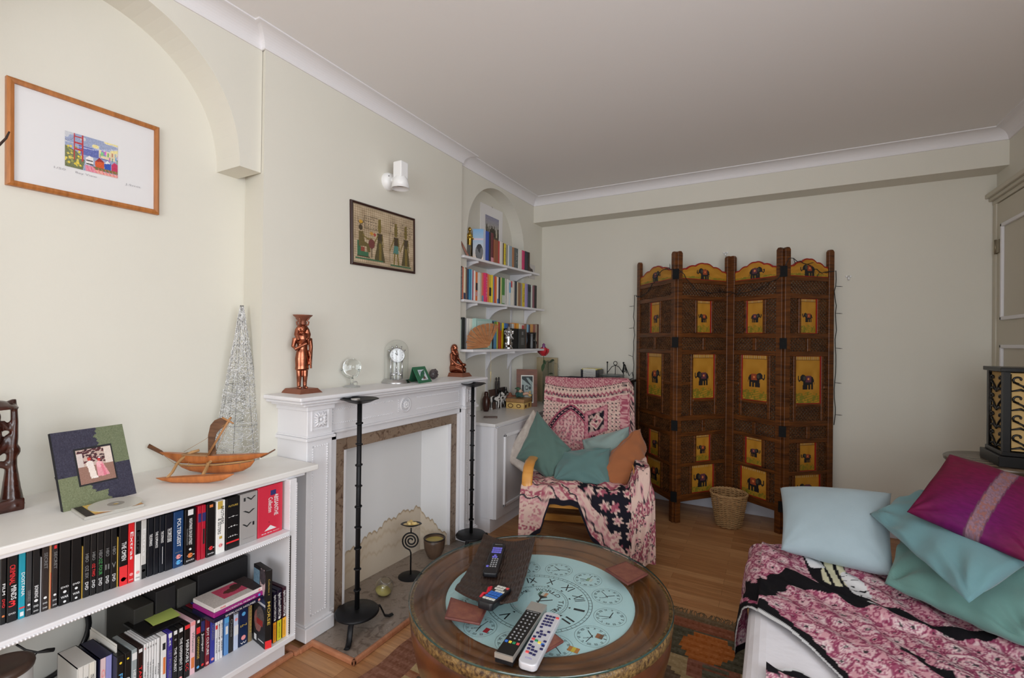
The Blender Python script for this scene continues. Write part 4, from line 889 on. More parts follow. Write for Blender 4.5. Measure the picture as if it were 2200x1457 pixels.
# standing candle holder figure, faces +x in its own frame
st = thing('candle_figurine', 'tall copper figurine of a standing Egyptian with a bowl on the head, on the mantelpiece', 'figurine', (-1.888,1.44,MZ_))
Ms = RZ((-1.888,1.435,MZ_),0); b = MB(); b.frustum((0,0,0),.135,.118,.105,.09,.02,Ms); b.build('base', copb, st)
Ms = RZ((-1.888,1.435,MZ_+.02),-22); b = MB(); T_ = lambda pts, r, n=10, **k: b.tube([Ms@Vector(p) for p in pts], r, n, **k)
for s_ in (-1,1):
    T_([(0,s_*.013,0),(.0,s_*.013,.03),(.003,s_*.013,.055),(0,s_*.014,.11)],[.008,.0095,.0115,.014]); T_([(-.006,s_*.013,.004),(.03,s_*.014,.004)],[.008,.006],8)
b.lathe([(.031,.085),(.029,.1),(.031,.135),(.026,.165),(.022,.18),(.023,.2),(.03,.225),(.028,.24),(.012,.252),(.0,.256)],24,Ms@Matrix.Diagonal((.72,1,1,1)),cap=True)
b.sphere((0,0,.268),(.017,.0155,.021),14,10,Ms); T_([(.012,0,.268),(.02,0,.262)],[.004,.003]); T_([(.014,0,.25),(.016,0,.232)],[.004,.005])
for s_ in (-1,1):
    T_([(-.004,s_*.010,.285),(-.004,s_*.021,.265),(.0,s_*.025,.245),(.016,s_*.019,.218)],[.009,.011,.012,.008])
b.sphere((-.004,0,.274),(.019,.021,.018),14,9,Ms)
T_([(0,.032,.228),(.0,.037,.19),(.004,.036,.15),(.008,.034,.105)],[.011,.0095,.008,.007]); T_([(0,-.032,.228),(.004,-.040,.19),(.016,-.034,.178),(.028,-.005,.196),(.028,.012,.205)],[.011,.0095,.0085,.007,.007])
T_([(.026,.018,.225),(.02,.03,.16),(.016,.034,.09)],[.004,.004,.005])
b.build('figure', cop, st, remesh=.0022)
b = MB(); b.lathe([(.0,.288),(.012,.288),(.017,.294),(.012,.302),(.02,.312),(.040,.33),(.043,.334),(.038,.334),(.018,.318),(0,.316)],28,Ms)
for s_ in range(4):
    a_ = PI/4+s_*PI/2; b.tube([Ms@Vector((math.cos(a_)*r_,math.sin(a_)*r_,z)) for r_,z in ((.012,.286),(.026,.289),(.029,.302),(.02,.308),(.031,.32))],.004,7)
b.build('bowl', copb, st)
# kneeling figurine
kn = thing('kneeling_figurine', 'small copper figurine of a kneeling Egyptian at the alcove end of the mantelpiece', 'figurine', (-1.9,2.68,MZ_))
Ms = RZ((-1.9,2.68,MZ_),0); b = MB(); b.frustum((0,0,0),.15,.115,.12,.085,.026,Ms); b.build('base', copb, kn)
Ms = RZ((-1.915,2.68,MZ_+.026),8); b = MB()
for s_ in (-1,1):
    T_([(-.03,s_*.022,.028),(.01,s_*.024,.034),(.055,s_*.022,.02)],[.024,.022,.015]); T_([(.058,s_*.022,.012),(0,s_*.02,.01),(-.045,s_*.02,.012)],[.013,.011,.01])
    T_([(-.022,s_*.036,.128),(-.014,s_*.045,.09),(.018,s_*.04,.06),(.05,s_*.024,.048)],[.013,.011,.0095,.008])
b.sphere((.056,0,.054),(.014,.02,.012),12,8,Ms)
T_([(-.03,0,.03),(-.03,0,.06),(-.026,0,.1),(-.022,0,.128),(-.02,0,.146)],[.03,.026,.028,.032,.012],16)
b.sphere((-.014,0,.168),(.018,.016,.022),14,10,Ms); T_([(0,0,.168),(.008,0,.163)],[.004,.003]); T_([(0,0,.15),(.002,0,.13)],[.004,.005]); b.sphere((-.02,0,.178),(.02,.021,.018),14,9,Ms)
for s_ in (-1,1): T_([(-.022,s_*.012,.185),(-.024,s_*.023,.165),(-.018,s_*.026,.145),(.0,s_*.018,.118)],[.01,.011,.012,.008])
b.build('figure', cop, kn, remesh=.0023)
# crystal ball on a figure stand
cb_ = hit(756,832,z=MZ_); cr = thing('crystal_ball', 'clear crystal ball on a small glass figure stand on the mantelpiece', 'crystal ball', cb_)
gl = solid_glass('crystal',(.98,1,.99),1.5); gl2 = solid_glass('stand_glass',(.97,1,.98),1.3)
b = MB(); b.sphere((cb_.x,cb_.y,MZ_+.103),.046,40,24); b.build('ball', gl, cr)
b = MB(); Mq = Matrix.Translation(cb_); b.lathe([(.04,0),(.042,.004),(.036,.009),(.012,.012),(.008,.02),(.0075,.05),(.016,.056)],28,Mq)
for a_ in (0,2.1,4.2): b.tube([Mq@Vector((math.cos(a_)*r_,math.sin(a_)*r_,z)) for r_,z in ((.01,.05),(.03,.056),(.046,.075),(.05,.09))],[.006,.005,.005,.004],7); b.sphere(Mq@Vector((math.cos(a_)*.05,math.sin(a_)*.05,.09)),.007,8,6)
b.sphere((cb_.x+.012,cb_.y+.012,MZ_+.02),.012,10,7); b.build('stand', gl2, cr)
# anniversary clock under a dome
cc = Vector((-1.893,2.06,MZ_)); cl = thing('anniversary_clock', 'silver anniversary clock under a glass dome on the mantelpiece', 'clock', cc); Mc_ = RZ(cc,-32)
sv = mat('brushed_silver',(190,190,192),.24,metal=1)
b = MB(); b.lathe([(.082,0),(.083,.006),(.076,.012),(.072,.02),(.064,.024),(0,.025)],48,Mc_); b.build('base', sv, cl)
b = MB()
for y in (-.033,.033): b.tube([Mc_@Vector((0,y,.024)),Mc_@Vector((0,y,.15))],.0042,10); b.sphere(Mc_@Vector((0,y,.152)),.006,8,6)
b.build('pillar', MATS['chrome'], cl)
b = MB(); Md_ = Mc_ @ Matrix(((0,0,1,-.02),(1,0,0,0),(0,1,0,.158),(0,0,0,1))); b.lathe([(.041,0),(.043,.004),(.043,.036),(.040,.04),(.037,.038)],40,Md_); 
for a_ in range(5): an = R(30+30*a_); b.tube([Md_@Vector((math.cos(an)*r_,math.sin(an)*r_,.02)) for r_ in (.042,.052,.06)],[.006,.004,.0015],6)
b.build('movement_case', sv, cl)
b = MB(); b.lathe([(0,.0385),(.037,.0385)],40,Md_,False); b.build('dial', mat('dial_grey',(206,206,208),.35,metal=.4), cl)
b = MB()
for a_ in range(12): letters(b,['XII','I','II','III','IV','V','VI','VII','VIII','IX','X','XI'][a_],Md_@Vector((math.sin(R(30*a_))*.03,math.cos(R(30*a_))*.03,.0388)),Md_.to_3x3()@Vector((math.cos(R(30*a_)),-math.sin(R(30*a_)),0)),Md_.to_3x3()@Vector((math.sin(R(30*a_)),math.cos(R(30*a_)),0)),.009)
for (dx,dy,w) in ((-.014,.012,.002),(-.006,.028,.0015)): b.tube([Md_@Vector((0,0,.0395)),Md_@Vector((dx,dy,.0395))],w,5)
b.build('hands_and_numerals', MATS['print_black'], cl)
b = MB(); b.tube([Mc_@Vector((0,0,.12)),Mc_@Vector((0,0,.045))],.003,8); b.lathe([(.0,.06),(.012,.062),(.016,.058),(0,.052)],20,Mc_)
for a_ in range(4):
    an = PI/4+a_*PI/2; b.tube([Mc_@Vector((math.cos(an)*r_,math.sin(an)*r_,z)) for r_,z in ((.003,.085),(.012,.07),(.016,.055),(.026,.046))],.0018,6); b.sphere(Mc_@Vector((math.cos(an)*.027,math.sin(an)*.027,.048)),.0085,12,8)
b.build('pendulum', MATS['chrome'], cl)
b = MB(); b.lathe([(.0665,.022)]+[(.0665*math.cos(t),.185+.062*math.sin(t)) for t in np.linspace(0,PI/2,12)],48,Mc_); b.build('glass_dome', glass('dome_glass',(.975,.985,.98),.8), cl)
# green folding card frame
r0_, r1_ = Vector((-1.822,2.115,1.164)), Vector((-1.842,2.25,1.164)); f0, f1 = Vector((-1.752,2.095,MZ_)), Vector((-1.782,2.245,MZ_)); k0, k1 = Vector((-1.862,2.128,MZ_)), Vector((-1.882,2.262,MZ_))
gf = thing('photo_stand', 'green folding card frame standing like a tent on the mantelpiece', 'picture frame', (-1.81,2.18,MZ_)); gm = mat('green_leather',(34,104,72),.5)
nf = (f1-f0).cross(r0_-f0).normalized(); nf = nf if nf.x > 0 else -nf
b = MB(); quadslab(b,[f0,f1,r1_,r0_],nf,.004); b.build('front_flap', gm, gf)
nb = Vector((-nf.x,nf.y,nf.z)); b = MB(); quadslab(b,[k1,k0,r0_-nf*.004,r1_-nf*.004],nb,.004); b.build('back_flap', gm, gf)
cv = Canvas(40,44,(206,218,226)); cv.poly([(.3,.94),(.36,.62),(.42,.56),(.48,.66),(.6,.6),(.66,.55),(.7,.7),(.8,.94)],(112,84,80)); cv.ell(.5,.75,.1,.08,(70,50,50)); cv.rect(.5,.72,.86,.92,(170,150,140)); cv.noise(.02)
g = lambda u, v: r0_.lerp(r1_,u).lerp(f0.lerp(f1,u),v)+nf*.001
cv.plane('card', g(.26,.2),g(.78,.2),g(.26,.84),g(.78,.84), gf)
b = MB(); letters(b,'BEARS',g(.42,.33)+nf*.0006,f1-f0,r0_-f0,.012,.035); letters(b,'WELCOME',g(.55,.45)+nf*.0006,f1-f0,r0_-f0,.011,.045); b.build('card_lettering', MATS['print_navy'], gf)
eg = hit(931,806,x=-1.885); b = MB(); Me = Matrix.Translation((eg.x,eg.y,MZ_)); b.sphere((0,0,.032),(.026,.03,.032),18,12,Me)
for k in range(14): a_ = random.random()*6.28; p_ = random.uniform(-.6,1.2); b.sphere((.025*math.cos(a_)*math.cos(p_),.029*math.sin(a_)*math.cos(p_),.032+.031*math.sin(p_)),.007,7,5,Me)
tag(b.build('stone_trinket', mat('grey_stone',(92,84,86),.35,var=(60,.25,(48,40,42)))), 'small rounded grey stone trinket behind the green folding frame', 'ornament')
# ------------------------------------------------------------ IRON CANDLESTICKS AND HEARTH PIECES
iron = MATS['iron']
def candlestick(cx, cy, tpx, label, rings, rot):
    zt = hit(tpx[0], tpx[1], x=cx).z; t = thing('floor_candlestick', label, 'candlestick', (cx,cy,.02), 'tall iron candlesticks'); M_ = Matrix.Translation((cx,cy,0))
    b = MB(); b.lathe([(0,zt-.022),(.02,zt-.021),(.05,zt-.013),(.078,zt),(.085,zt+.001),(.078,zt+.004),(.05,zt-.006),(0,zt-.012)],44,M_); b.build('dish', iron, t)
    b = MB(); b.tube([(cx,cy,.1),(cx,cy,zt-.018)],.0108,14); po = b.build('pole', iron, t)
    for i in range(rings): z = .19+(zt-.3)*i/(rings-1); b = MB(); b.torus((cx,cy,z),.013,.0040,Matrix.Rotation(R((-1)**i*7),4,'X'),18,6); b.build('ring', iron, po)
    b = MB(); b.lathe([(0,.093),(.082,.093),(.096,.088),(.098,.092),(.09,.1),(.03,.105),(0,.106)],48,M_); b.build('base_plate', iron, t)
    for k in range(3):
        a_ = R(rot+120*k); d = Vector((math.cos(a_),math.sin(a_),0)); c = Vector((cx,cy,0)); up = Vector((0,0,1))
        b = MB(); b.tube([c+d*.08+up*.09,c+d*.105+up*.088,c+d*.118+up*.06,c+d*.128+up*.035,c+d*.15+up*.026,c+d*.168+up*.03],[.008]*6,8,flat=(.5,1.5)); b.build('leg', iron, t)
    return zt
z1 = candlestick(-1.64,1.549,(768,858),'tall black iron candlestick with dish on the hearth, nearer the bookcase',9,-57)
z2 = candlestick(-1.671,2.516,(1019,824),'tall black iron candlestick with dish on the hearth, nearer the armchair',9,-70)
b = MB(); b.lathe([(.019,0),(.0195,.002),(.0195,.012),(.0175,.012),(.017,.004),(0,.004)],24,Matrix.Translation((-1.652,1.535,z1-.009))); tag(b.build('tealight', mat('aluminium',(200,200,200),.3,metal=.9)), 'silver tealight cup in the dish of the nearer iron candlestick', 'candle')
c = hit(882,1238,z=.02); t = thing('spiral_candle_holder', 'small black iron candle holder with a spiral stem on the hearth', 'candle holder', c); M_ = Matrix.Translation(c)
e = Vector((.5,.87,0)).normalized(); e = Vector((RT.x,RT.y,0)).normalized(); sc_ = (c-CAM).dot(FW)/FPX; up = Vector((0,0,1))
b = MB(); b.lathe([(0,.012),(.03,.010),(.06,.004),(.068,0)],36,M_); b.build('base', iron, t)
zc = (1240-1164)*sc_; pts = [c+up*.008, c+up*(1240-1190)*sc_, c+up*(1240-1184)*sc_-e*.006]
for i in range(60):
    th = -2.2-i/59*2*PI*2.6; r_ = (19-15.5*i/59)*sc_; pts.append(c+up*(zc+math.sin(th)*r_)+e*(math.cos(th)*r_))
b = MB(); b.tube(pts,.0042,8); b.tube([c+up*(zc+18*sc_),c+up*(1240-1137)*sc_],.004,8); b.build('spiral_stem', iron, t)
zd = (1240-1133)*sc_; b = MB(); Mt_ = Matrix.Translation(c+up*zd) @ Matrix.Rotation(R(-9),4,e); b.lathe([(0,0),(.035,.003),(.056,.012),(.058,.013),(.054,.016),(.035,.007),(0,.004)],36,Mt_); b.build('dish', iron, t)
b = MB(); b.lathe([(0,.005),(.046,.0105),(.04,.013),(0,.014)],28,Mt_)
for k in range(9): a_ = random.random()*6.28; r_ = random.uniform(.01,.034); b.sphere((math.cos(a_)*r_,math.sin(a_)*r_,.018),(.012,.010,.010),9,6,Mt_)
tag(b.build('wax_pieces', mat('wax_cream',(226,206,140),.5,var=(40,.3,(206,170,110)))), 'broken cream wax in the dish of the spiral candle holder', 'wax')
c = hit(933,1198,z=.02); t = thing('coconut_candle_bowl', 'dark coconut shell bowl filled with yellow wax on the hearth', 'candle', c); M_ = Matrix.Translation(c)
b = MB(); b.lathe([(.03,0),(.045,.02),(.06,.06),(.064,.095),(.0635,.118),(.058,.12),(.056,.095),(.0,.093)],36,M_); b.build('bowl', mat('coconut',(112,88,70),.4,var=(14,.25,(54,40,32)),stretch=(1,1,.4)), t)
b = MB(); b.torus((c.x,c.y,.02+.117),.061,.0045,None,36,7); b.build('rim', mat('coconut_rim',(38,28,24),.4), t)
b = MB(); b.lathe([(0,.1),(.05,.099),(.0565,.103)],30,M_); b.build('wax', mat('wax_yellow',(176,156,84),.4), t)
c = hit(821,1277,z=.02); t = thing('glass_candle_globe', 'small clear glass globe with pale yellow wax on the hearth', 'candle', c); M_ = Matrix.Translation(c) @ Matrix.Rotation(R(18),4,'Y')
b = MB(); b.lathe([(.046*math.cos(q_),.044+.045*math.sin(q_)) for q_ in np.linspace(-1.45,1.0,18)]+[(.028,.078)],32,M_); b.build('globe', glass('globe_glass',(.96,.97,.95),2.2), t)
b = MB(); b.lathe([(.0445*math.cos(q_),.044+.0435*math.sin(q_)) for q_ in np.linspace(-1.5,-.5,10)]+[(0,.024)],28,M_); b.build('wax', mat('wax_sand',(206,196,120),.6), t)
# ------------------------------------------------------------ RIGHT-HAND ALCOVE CUPBOARD
wp = MATS['white_paint']; CZT = .755
cu = thing('alcove_cupboard', 'low white cupboard with a panelled door in the alcove beside the armchair', 'cupboard', (-1.8,3.4,0))
b = MB(); b.box(-1.974,-1.655,2.768,4.125,CZT-.022,CZT); b.box(-2.088,-1.97,2.88,3.764,CZT-.022,CZT); b.build('worktop', mat('worktop_white',(222,220,219),.3), cu, bevel=.004)
b = MB(); b.box(-1.974,-1.665,2.785,4.12,.10,CZT-.022); b.build('body', wp, cu)
b = MB(); b.box(-1.668,-1.645,2.78,3.75,.105,CZT-.03); dr = b.build('door', mat('door_white',(206,204,206),.4), cu, bevel=.002)
b = MB()
for (p,q_) in (((2.875,.165),(2.895,.67)),((3.6,.165),(3.62,.67)),((2.875,.165),(3.62,.185)),((2.875,.65),(3.62,.67))): b.box(-1.65,-1.634,p[0],q_[0],p[1],q_[1])
b.build('panel_moulding', wp, dr, bevel=.004)
b = MB(); b.box(-1.974,-1.70,2.79,4.12,0,.10); b.build('plinth', wp, cu)
b = MB()
for y in (2.79,2.815,2.84): b.box(-1.7,-1.66,y-.006,y+.002,.11,.73)
b.build('corner_reeding', wp, cu, bevel=.002)
# shelves on brackets
SH = []
SXf = lambda y: -1.965+(y-2.79)*.075
for name, z, off, y1, tx in (('top',1.932,.028,3.86,(1028,1090,1143)),('middle',1.617,.028,3.955,(1027,1091,1152)),('lowest',1.259,.112,3.86,(1048,1110,1158))):
    t = thing('wall_shelf', '%s white bracketed shelf of books in the alcove' % name, 'shelf', (-1.95,3.3,z-.2)); xf = lambda y: SXf(y)+off
    b = MB(); b.prism([(-2.088,2.878),(-1.974,2.878),(-1.974,2.785),(xf(2.785),2.785),(xf(y1),y1),(-1.974,y1),(-1.974,3.766),(-2.088,3.766)],z-.018,z); b.build('board', wp, t, bevel=.002)
    for px_ in tx:
        yb = 3.3
        for _ in range(4): yb = hit(px_, 600, x=xf(yb)).y
        yb = min(max(yb,2.89),y1-.02); xb = -2.087 if yb < 3.76 else -1.974; L_ = (xf(yb)-xb)*.97
        poly = [(xb,z-.019),(xb+L_,z-.019),(xb+L_,z-.034)]+[(xb+L_*(1-s_)*.97+.010, z-.034-.135*(1-math.sqrt(max(0,1-s_**2)))) for s_ in np.linspace(0,1,10)]+[(xb,z-.19)]
        b = MB(); b.prism(poly,-.0075,.0075,Matrix(((1,0,0,0),(0,0,-1,yb),(0,1,0,0),(0,0,0,1)))); b.build('bracket', wp, t)
    SH.append(z)
for y,lab in ((2.93,'white slotted upright for the alcove shelves, next to the chimney breast'),(3.34,'white slotted upright for the alcove shelves, between its two neighbours'),(3.75,'white slotted upright for the alcove shelves, nearest the back wall')):
    b = MB(); b.box(-2.0895,-2.08,y-.012,y+.012,CZT,1.95); tag(b.build('shelf_upright', wp), lab, 'upright', 'shelf uprights')
# books
NAMES = {}
def book(x, y0, y1, z, h, rgb, depth, bands=()):
    b = MB(); b.box(x-depth,x,y0+.0005,y1-.0005,z,z+h); o = b.build('book', cmat(rgb,.5,'book'), None, bevel=min(.002,(y1-y0)*.2), seg=1)
    if bands:
        for (p,e,c_,kind) in bands:
            b = MB()
            if kind == 'band': b.box(x-.001,x+.0006,y0+.0008,y1-.0008,z+h*(p-e/2),z+h*(p+e/2)); b.build('spine_band', cmat(c_,.5,'book'), o)
            else: letters(b,kind,(x+.0007,(y0+y1)/2,z+h*p),(0,0,-1),(0,1,0),(y1-y0)*.6,h*e); b.build('title_lettering', cmat(c_,.5,'book'), o)
    return o
def row(shelf, z, x, crop, items, hdef, depth=.12):
    """items: (left, right) in the zoomed strip, height factor, colour, colour word, bands"""
    cx, cy, k = crop; last = None; words = [it[4] for it in items]; used = {}
    for i, it in enumerate(items):
        l, r_, hf, rgb, wd = it[:5]; bands = it[5] if len(it) > 5 else ()
        y0 = y1 = 3.3
        for _ in range(5): y0 = hit(cx+l/k, cy, x=SXf(y0)).y; y1 = hit(cx+r_/k, cy, x=SXf(y1)).y
        y0 = max(y0, 2.79)
        if y1-y0 < .004: y1 = y0+.004
        x = SXf((y0+y1)/2)
        if last is not None: y0 = max(y0,last)
        last = y1; o = book(x-.004*random.random(), y0, y1, z, hdef*hf, rgb, min(depth*(.85+.15*random.random()), .08 if y1 > 3.755 or y0 < 2.88 else 1), bands)
        a_ = words[i-1] if i else 'end'; c_ = words[i+1] if i+1 < len(items) else 'end'
        nb = ('between the %s and %s ones' % (a_, c_)) if a_ != 'end' and c_ != 'end' else ('next to the %s one, nearest the %s' % ((c_,'chimney breast') if a_ == 'end' else (a_,'back wall')))
        lab = '%s book, %s alcove shelf, %s' % (wd, shelf, nb)
        if lab in used: lab = '%s book on the %s alcove shelf, %s from the chimney breast' % (wd, shelf, ORD[i])
        used[lab] = 1; tag(o, lab, 'book', 'books on the %s alcove shelf' % shelf)
W_ = (235,233,228)
row('middle',SH[1],-1.895,(960,640,6.62),[(216,240,1.0,(206,88,44),'orange'),(241,274,.97,(232,222,196),'cream',[(.12,.2,(60,70,100),'band')]),(275,289,1,(110,82,50),'brown'),(290,319,.97,(52,64,90),'navy'),(320,350,.98,(60,140,180),'bright blue'),(351,365,.97,(150,190,210),'pale blue'),(366,385,.96,(170,70,90),'rose'),(386,411,.96,W_,'white'),(412,441,.93,(214,110,50),'orange and black',[(.5,.25,(40,36,40),'band'),(.25,.15,(206,150,150),'band')]),(442,461,.93,(222,220,214),'off white'),(462,481,.94,(204,204,198),'pale grey'),(482,500,.93,(190,176,150),'beige'),(501,528,.94,(226,110,96),'coral',[(.12,.2,(110,150,180),'band')]),(529,546,.96,(226,40,110),'hot pink'),(547,580,.96,(222,56,110),'pink',[(.5,.7,(236,190,200),'NOVEL')]),(581,605,.94,(220,130,60),'amber'),(606,638,.93,(214,190,60),'mustard',[(.4,.3,(50,46,30),'band')]),(639,660,.94,(232,206,50),'yellow'),(661,681,.93,(120,134,160),'slate blue'),(682,700,.92,(206,60,46),'red'),(701,716,.92,(220,140,70),'tangerine'),(717,736,.91,(232,226,222),'ivory',[(.1,.18,(60,120,190),'band')]),(737,767,.92,(48,54,68),'dark blue'),(768,785,.92,(226,212,150),'straw'),(786,830,.92,(76,136,64),'green',[(.2,.3,(200,206,196),'band')]),(831,860,.91,(196,194,190),'grey'),(861,886,.91,(224,222,218),'chalk white'),(887,914,.89,(206,216,220),'white and blue',[(.7,.4,(110,170,210),'band')]),(915,935,.89,(224,218,206),'white and red',[(.85,.25,(200,60,60),'band')]),(936,970,.88,(220,214,204),'bone'),(971,1001,.9,(46,54,66),'midnight blue'),(1002,1016,.88,(222,210,180),'buff'),(1017,1061,.87,(150,110,80),'tan'),(1062,1080,.85,(150,150,146),'mid grey'),(1081,1116,.88,(224,196,40),'golden yellow',[(.5,.6,(80,70,30),'GUIDE')]),(1117,1156,.88,(160,146,200),'lavender'),(1157,1200,.88,(56,72,76),'dark teal',[(.8,.25,(30,34,36),'band')]),(1201,1221,.87,(206,212,206),'silver'),(1222,1252,.87,(140,90,100),'mauve'),(1253,1284,.89,(34,32,34),'black')],.235)
row('top',SH[0],-1.895,(960,560,6.62),[(545,605,1.0,(52,84,180),'royal blue'),(606,631,1.0,(40,40,46),'charcoal'),(632,671,1.0,(112,52,58),'maroon',[(.1,.16,(220,150,160),'band')]),(672,735,.8,(150,90,60),'copper brown'),(736,758,.8,(196,60,60),'red'),(759,800,.8,(226,220,210),'cream'),(801,815,.78,(90,70,70),'dark brown'),(816,845,.78,(222,200,50),'yellow',[(.5,.6,(110,90,40),'POEMS')]),(846,875,.76,(150,150,140),'grey speckled'),(876,890,.76,(228,228,226),'white'),(891,936,.76,(150,168,180),'blue grey'),(937,964,.74,(170,120,84),'tan'),(965,1020,.74,(88,96,96),'slate',[(.5,.6,(150,156,156),'ART')]),(1021,1046,.74,(226,222,214),'ivory'),(1047,1073,.74,(214,206,196),'stone'),(1074,1114,.74,(206,54,110),'magenta'),(1115,1165,.74,(44,50,60),'black'),(1166,1186,.74,(64,46,36),'brown')],.235)
row('lowest',SH[2],-1.94,(960,720,6.62),[(165,214,1,(206,220,208),'mint'),(215,264,1.07,(30,36,36),'black'),(265,285,1.05,(120,120,124),'grey'),(286,331,1.05,(224,222,216),'white'),(332,385,1.05,(226,220,206),'cream'),(386,398,1.0,(60,60,64),'charcoal'),(642,669,1.0,(40,46,56),'navy'),(670,714,1.03,(96,150,190),'blue',[(.8,.35,(120,150,60),'band')]),(715,734,1.0,(190,190,70),'lime'),(735,754,1.0,(176,70,50),'brick red'),(755,784,.98,(206,84,40),'orange',[(.85,.3,(110,120,130),'band')]),(785,816,.97,(232,210,30),'yellow'),(817,849,.97,(60,120,190),'cobalt'),(850,880,.97,(70,100,150),'steel blue'),(881,899,.97,(90,60,50),'brown'),(900,928,.97,(140,140,140),'pale grey'),(929,959,.97,(206,204,200),'silver'),(960,998,1.0,(224,140,40),'amber'),(999,1030,1.0,(230,170,60),'gold'),(1031,1068,.98,(226,220,206),'ivory'),(1069,1106,.98,(214,206,200),'white and red',[(.85,.2,(200,80,80),'band')]),(1107,1139,1.0,(150,110,90),'tan'),(1140,1164,.98,(130,180,210),'sky blue'),(1165,1190,.98,(44,56,90),'indigo'),(1191,1230,1.0,(206,150,80),'caramel'),(1231,1262,1.0,(150,90,76),'rust'),(1263,1288,1.0,(180,160,140),'beige'),(1289,1312,1.02,(92,48,36),'mahogany')],.215,.10)
# ------------------------------------------------------------ THINGS ON THE ALCOVE SHELVES AND CUPBOARD
S1, S2, S3 = SH
# top shelf
b = MB(); a = hit(984,530,x=-2.0); b.box(-2.08,-1.985,2.885,2.94,S1,S1+.1); tag(b.build('small_speaker', mat('grey_plastic_box',(104,102,98),.5), None, bevel=.004), 'grey box standing behind the leaning wooden frame on the top alcove shelf', 'speaker')
fr0, fr1 = hit(1016,547,x=-1.90), hit(998,508,x=-1.97); wf = thing('framed_photo', 'small dark wooden frame leaning on the top alcove shelf', 'picture frame', (-1.93,2.87,S1))
A_, B_ = Vector((-1.935,2.845,S1)), Vector((-1.985,2.935,S1)); T_ = lambda p: Vector((p.x-.045,p.y-.055,S1+.125)); nn = (B_-A_).cross(T_(A_)-A_).normalized(); nn = nn if nn.x > 0 else -nn
b = MB(); quadslab(b,[A_,B_,T_(B_),T_(A_)],nn,.014); b.build('frame', MATS['red_wood'], wf)
b = MB(); g = lambda u,v: A_.lerp(B_,u).lerp(T_(A_).lerp(T_(B_),u),v)+nn*.001; b.add([g(.15,.12),g(.85,.12),g(.85,.88),g(.15,.88)],[(0,1,2,3)]); b.build('picture', mat('dim_photo',(120,104,92),.4), wf)
c = hit(1009,512,x=-2.0); Mg = RZ((-2.03,max(hit(1009,512,x=-2.03).y,2.93),S1),-20) @ Matrix.Scale(1.18,4); b = MB(); b.lathe([(.026,0),(.026,.02),(.018,.026),(.01,.03)],20,Mg,cap=True)
T2 = lambda pts,r,n=9: b.tube([Mg@Vector(p) for p in pts],r,n)
T2([(0,-.006,.03),(0,-.007,.1)],[.007,.01]); T2([(0,.006,.03),(0,.007,.1)],[.007,.01]); T2([(0,0,.09),(0,0,.13),(0,0,.16),(0,0,.18)],[.015,.017,.023,.008],12); b.sphere((0,0,.198),(.012,.011,.015),12,8,Mg); T2([(0,.02,.165),(.012,.026,.13),(.022,.006,.14)],.0055); T2([(0,-.02,.165),(.012,-.026,.13),(.022,-.004,.15)],.0055)
gd = b.build('gold_statuette', mat('gold',(206,170,80),.25,metal=1), None, remesh=.0022); tag(gd, 'shiny gold award statuette on the top alcove shelf', 'statuette')
# big pale book turned to show its cover
A_, B_, C_ = hit(1042,558,x=-1.895), hit(1023,551,x=-1.905), None
xb = -1.94; yb0 = hit(1038,556,x=xb).y; yb1 = hit(1043,556,x=xb).y; h = .238
sp0 = Vector((xb,yb0,S1)); sp1 = Vector((xb,yb1-.002,S1)); cvdir = Vector((-.105,-.06,0))*.66
b = MB(); b.prism([(sp0.x,sp0.y),(sp1.x,sp1.y),((sp1+cvdir).x,(sp1+cvdir).y),((sp0+cvdir).x,(sp0+cvdir).y)],S1,S1+h); bb = b.build('book', cmat((196,206,226),.4,'book')); up = Vector((0,0,1)); nn = Vector((cvdir.y,-cvdir.x,0)).normalized(); nn = nn if nn.y < 0 else -nn
cv = Canvas(50,70,(226,206,196)); k = cv.Y[...,None]; cv.a = (np.array([120,170,216])*(1-k)+np.array([236,214,196])*k)/255.; cv.put((cv.Y > .3)&(cv.Y < .36),(210,190,206)); cv.ell(.62,.74,.36,.26,(96,96,98)); cv.put((((cv.X-.62)/.36)**2+((cv.Y-.74)/.26)**2 < 1)&(vnoise(cv.X,cv.Y,9,8) > .52),(30,30,34)); cv.put(np.abs(((cv.X-.62)/.36)**2+((cv.Y-.74)/.26)**2-.95) < .06,(30,30,34))
cv.plane('cover_picture', sp0+cvdir+up*h+nn*.0007, sp0+up*h+nn*.0007, sp0+cvdir+nn*.0007, sp0+nn*.0007, bb)
tag(bb, 'large pale blue book turned to show a dark globe on its cover, top alcove shelf', 'book')
# clip framed skyline print
TL,TR = hit(1033,434,x=-2.085), hit(1080,454,x=-2.085); y0,y1 = TL.y, TR.y; zt = TL.z; zb = S1+.004
cf = thing('clip_framed_print', 'glass clip frame with a small skyline print standing in the arched niche', 'picture', (-2.08,(y0+y1)/2,S1))
b = MB(); b.box(-2.098,-2.085,y0,y1,zb,zt); b.build('mount', mat('mount_grey',(232,230,230),.3), cf)
cv = Canvas(44,40,(150,146,160)); k = cv.Y[...,None]; cv.a = (np.array([140,140,166])*(1-k)+np.array([206,196,150])*k)/255.; 
for i in range(30): x = rng.random(); cv.rect(x,x+.05,.35+.3*rng.random(),.86,(62,54,44))
cv.rect(0,1,.8,1,(92,80,64)); cv.noise(.03); dz = zt-zb; dy = y1-y0
cv.plane('skyline_print',(-2.0843,y0+dy*.2,zt-dz*.16),(-2.0843,y0+dy*.82,zt-dz*.16),(-2.0843,y0+dy*.2,zt-dz*.56),(-2.0843,y0+dy*.82,zt-dz*.56),cf)
b = MB()
for (y,z) in ((y0,zb+dz*.5),(y1,zb+dz*.5),((y0+y1)/2,zt)): b.box(-2.09,-2.083,y-.006,y+.006,z-.005,z+.005)
b.build('clip', MATS['chrome'], cf)
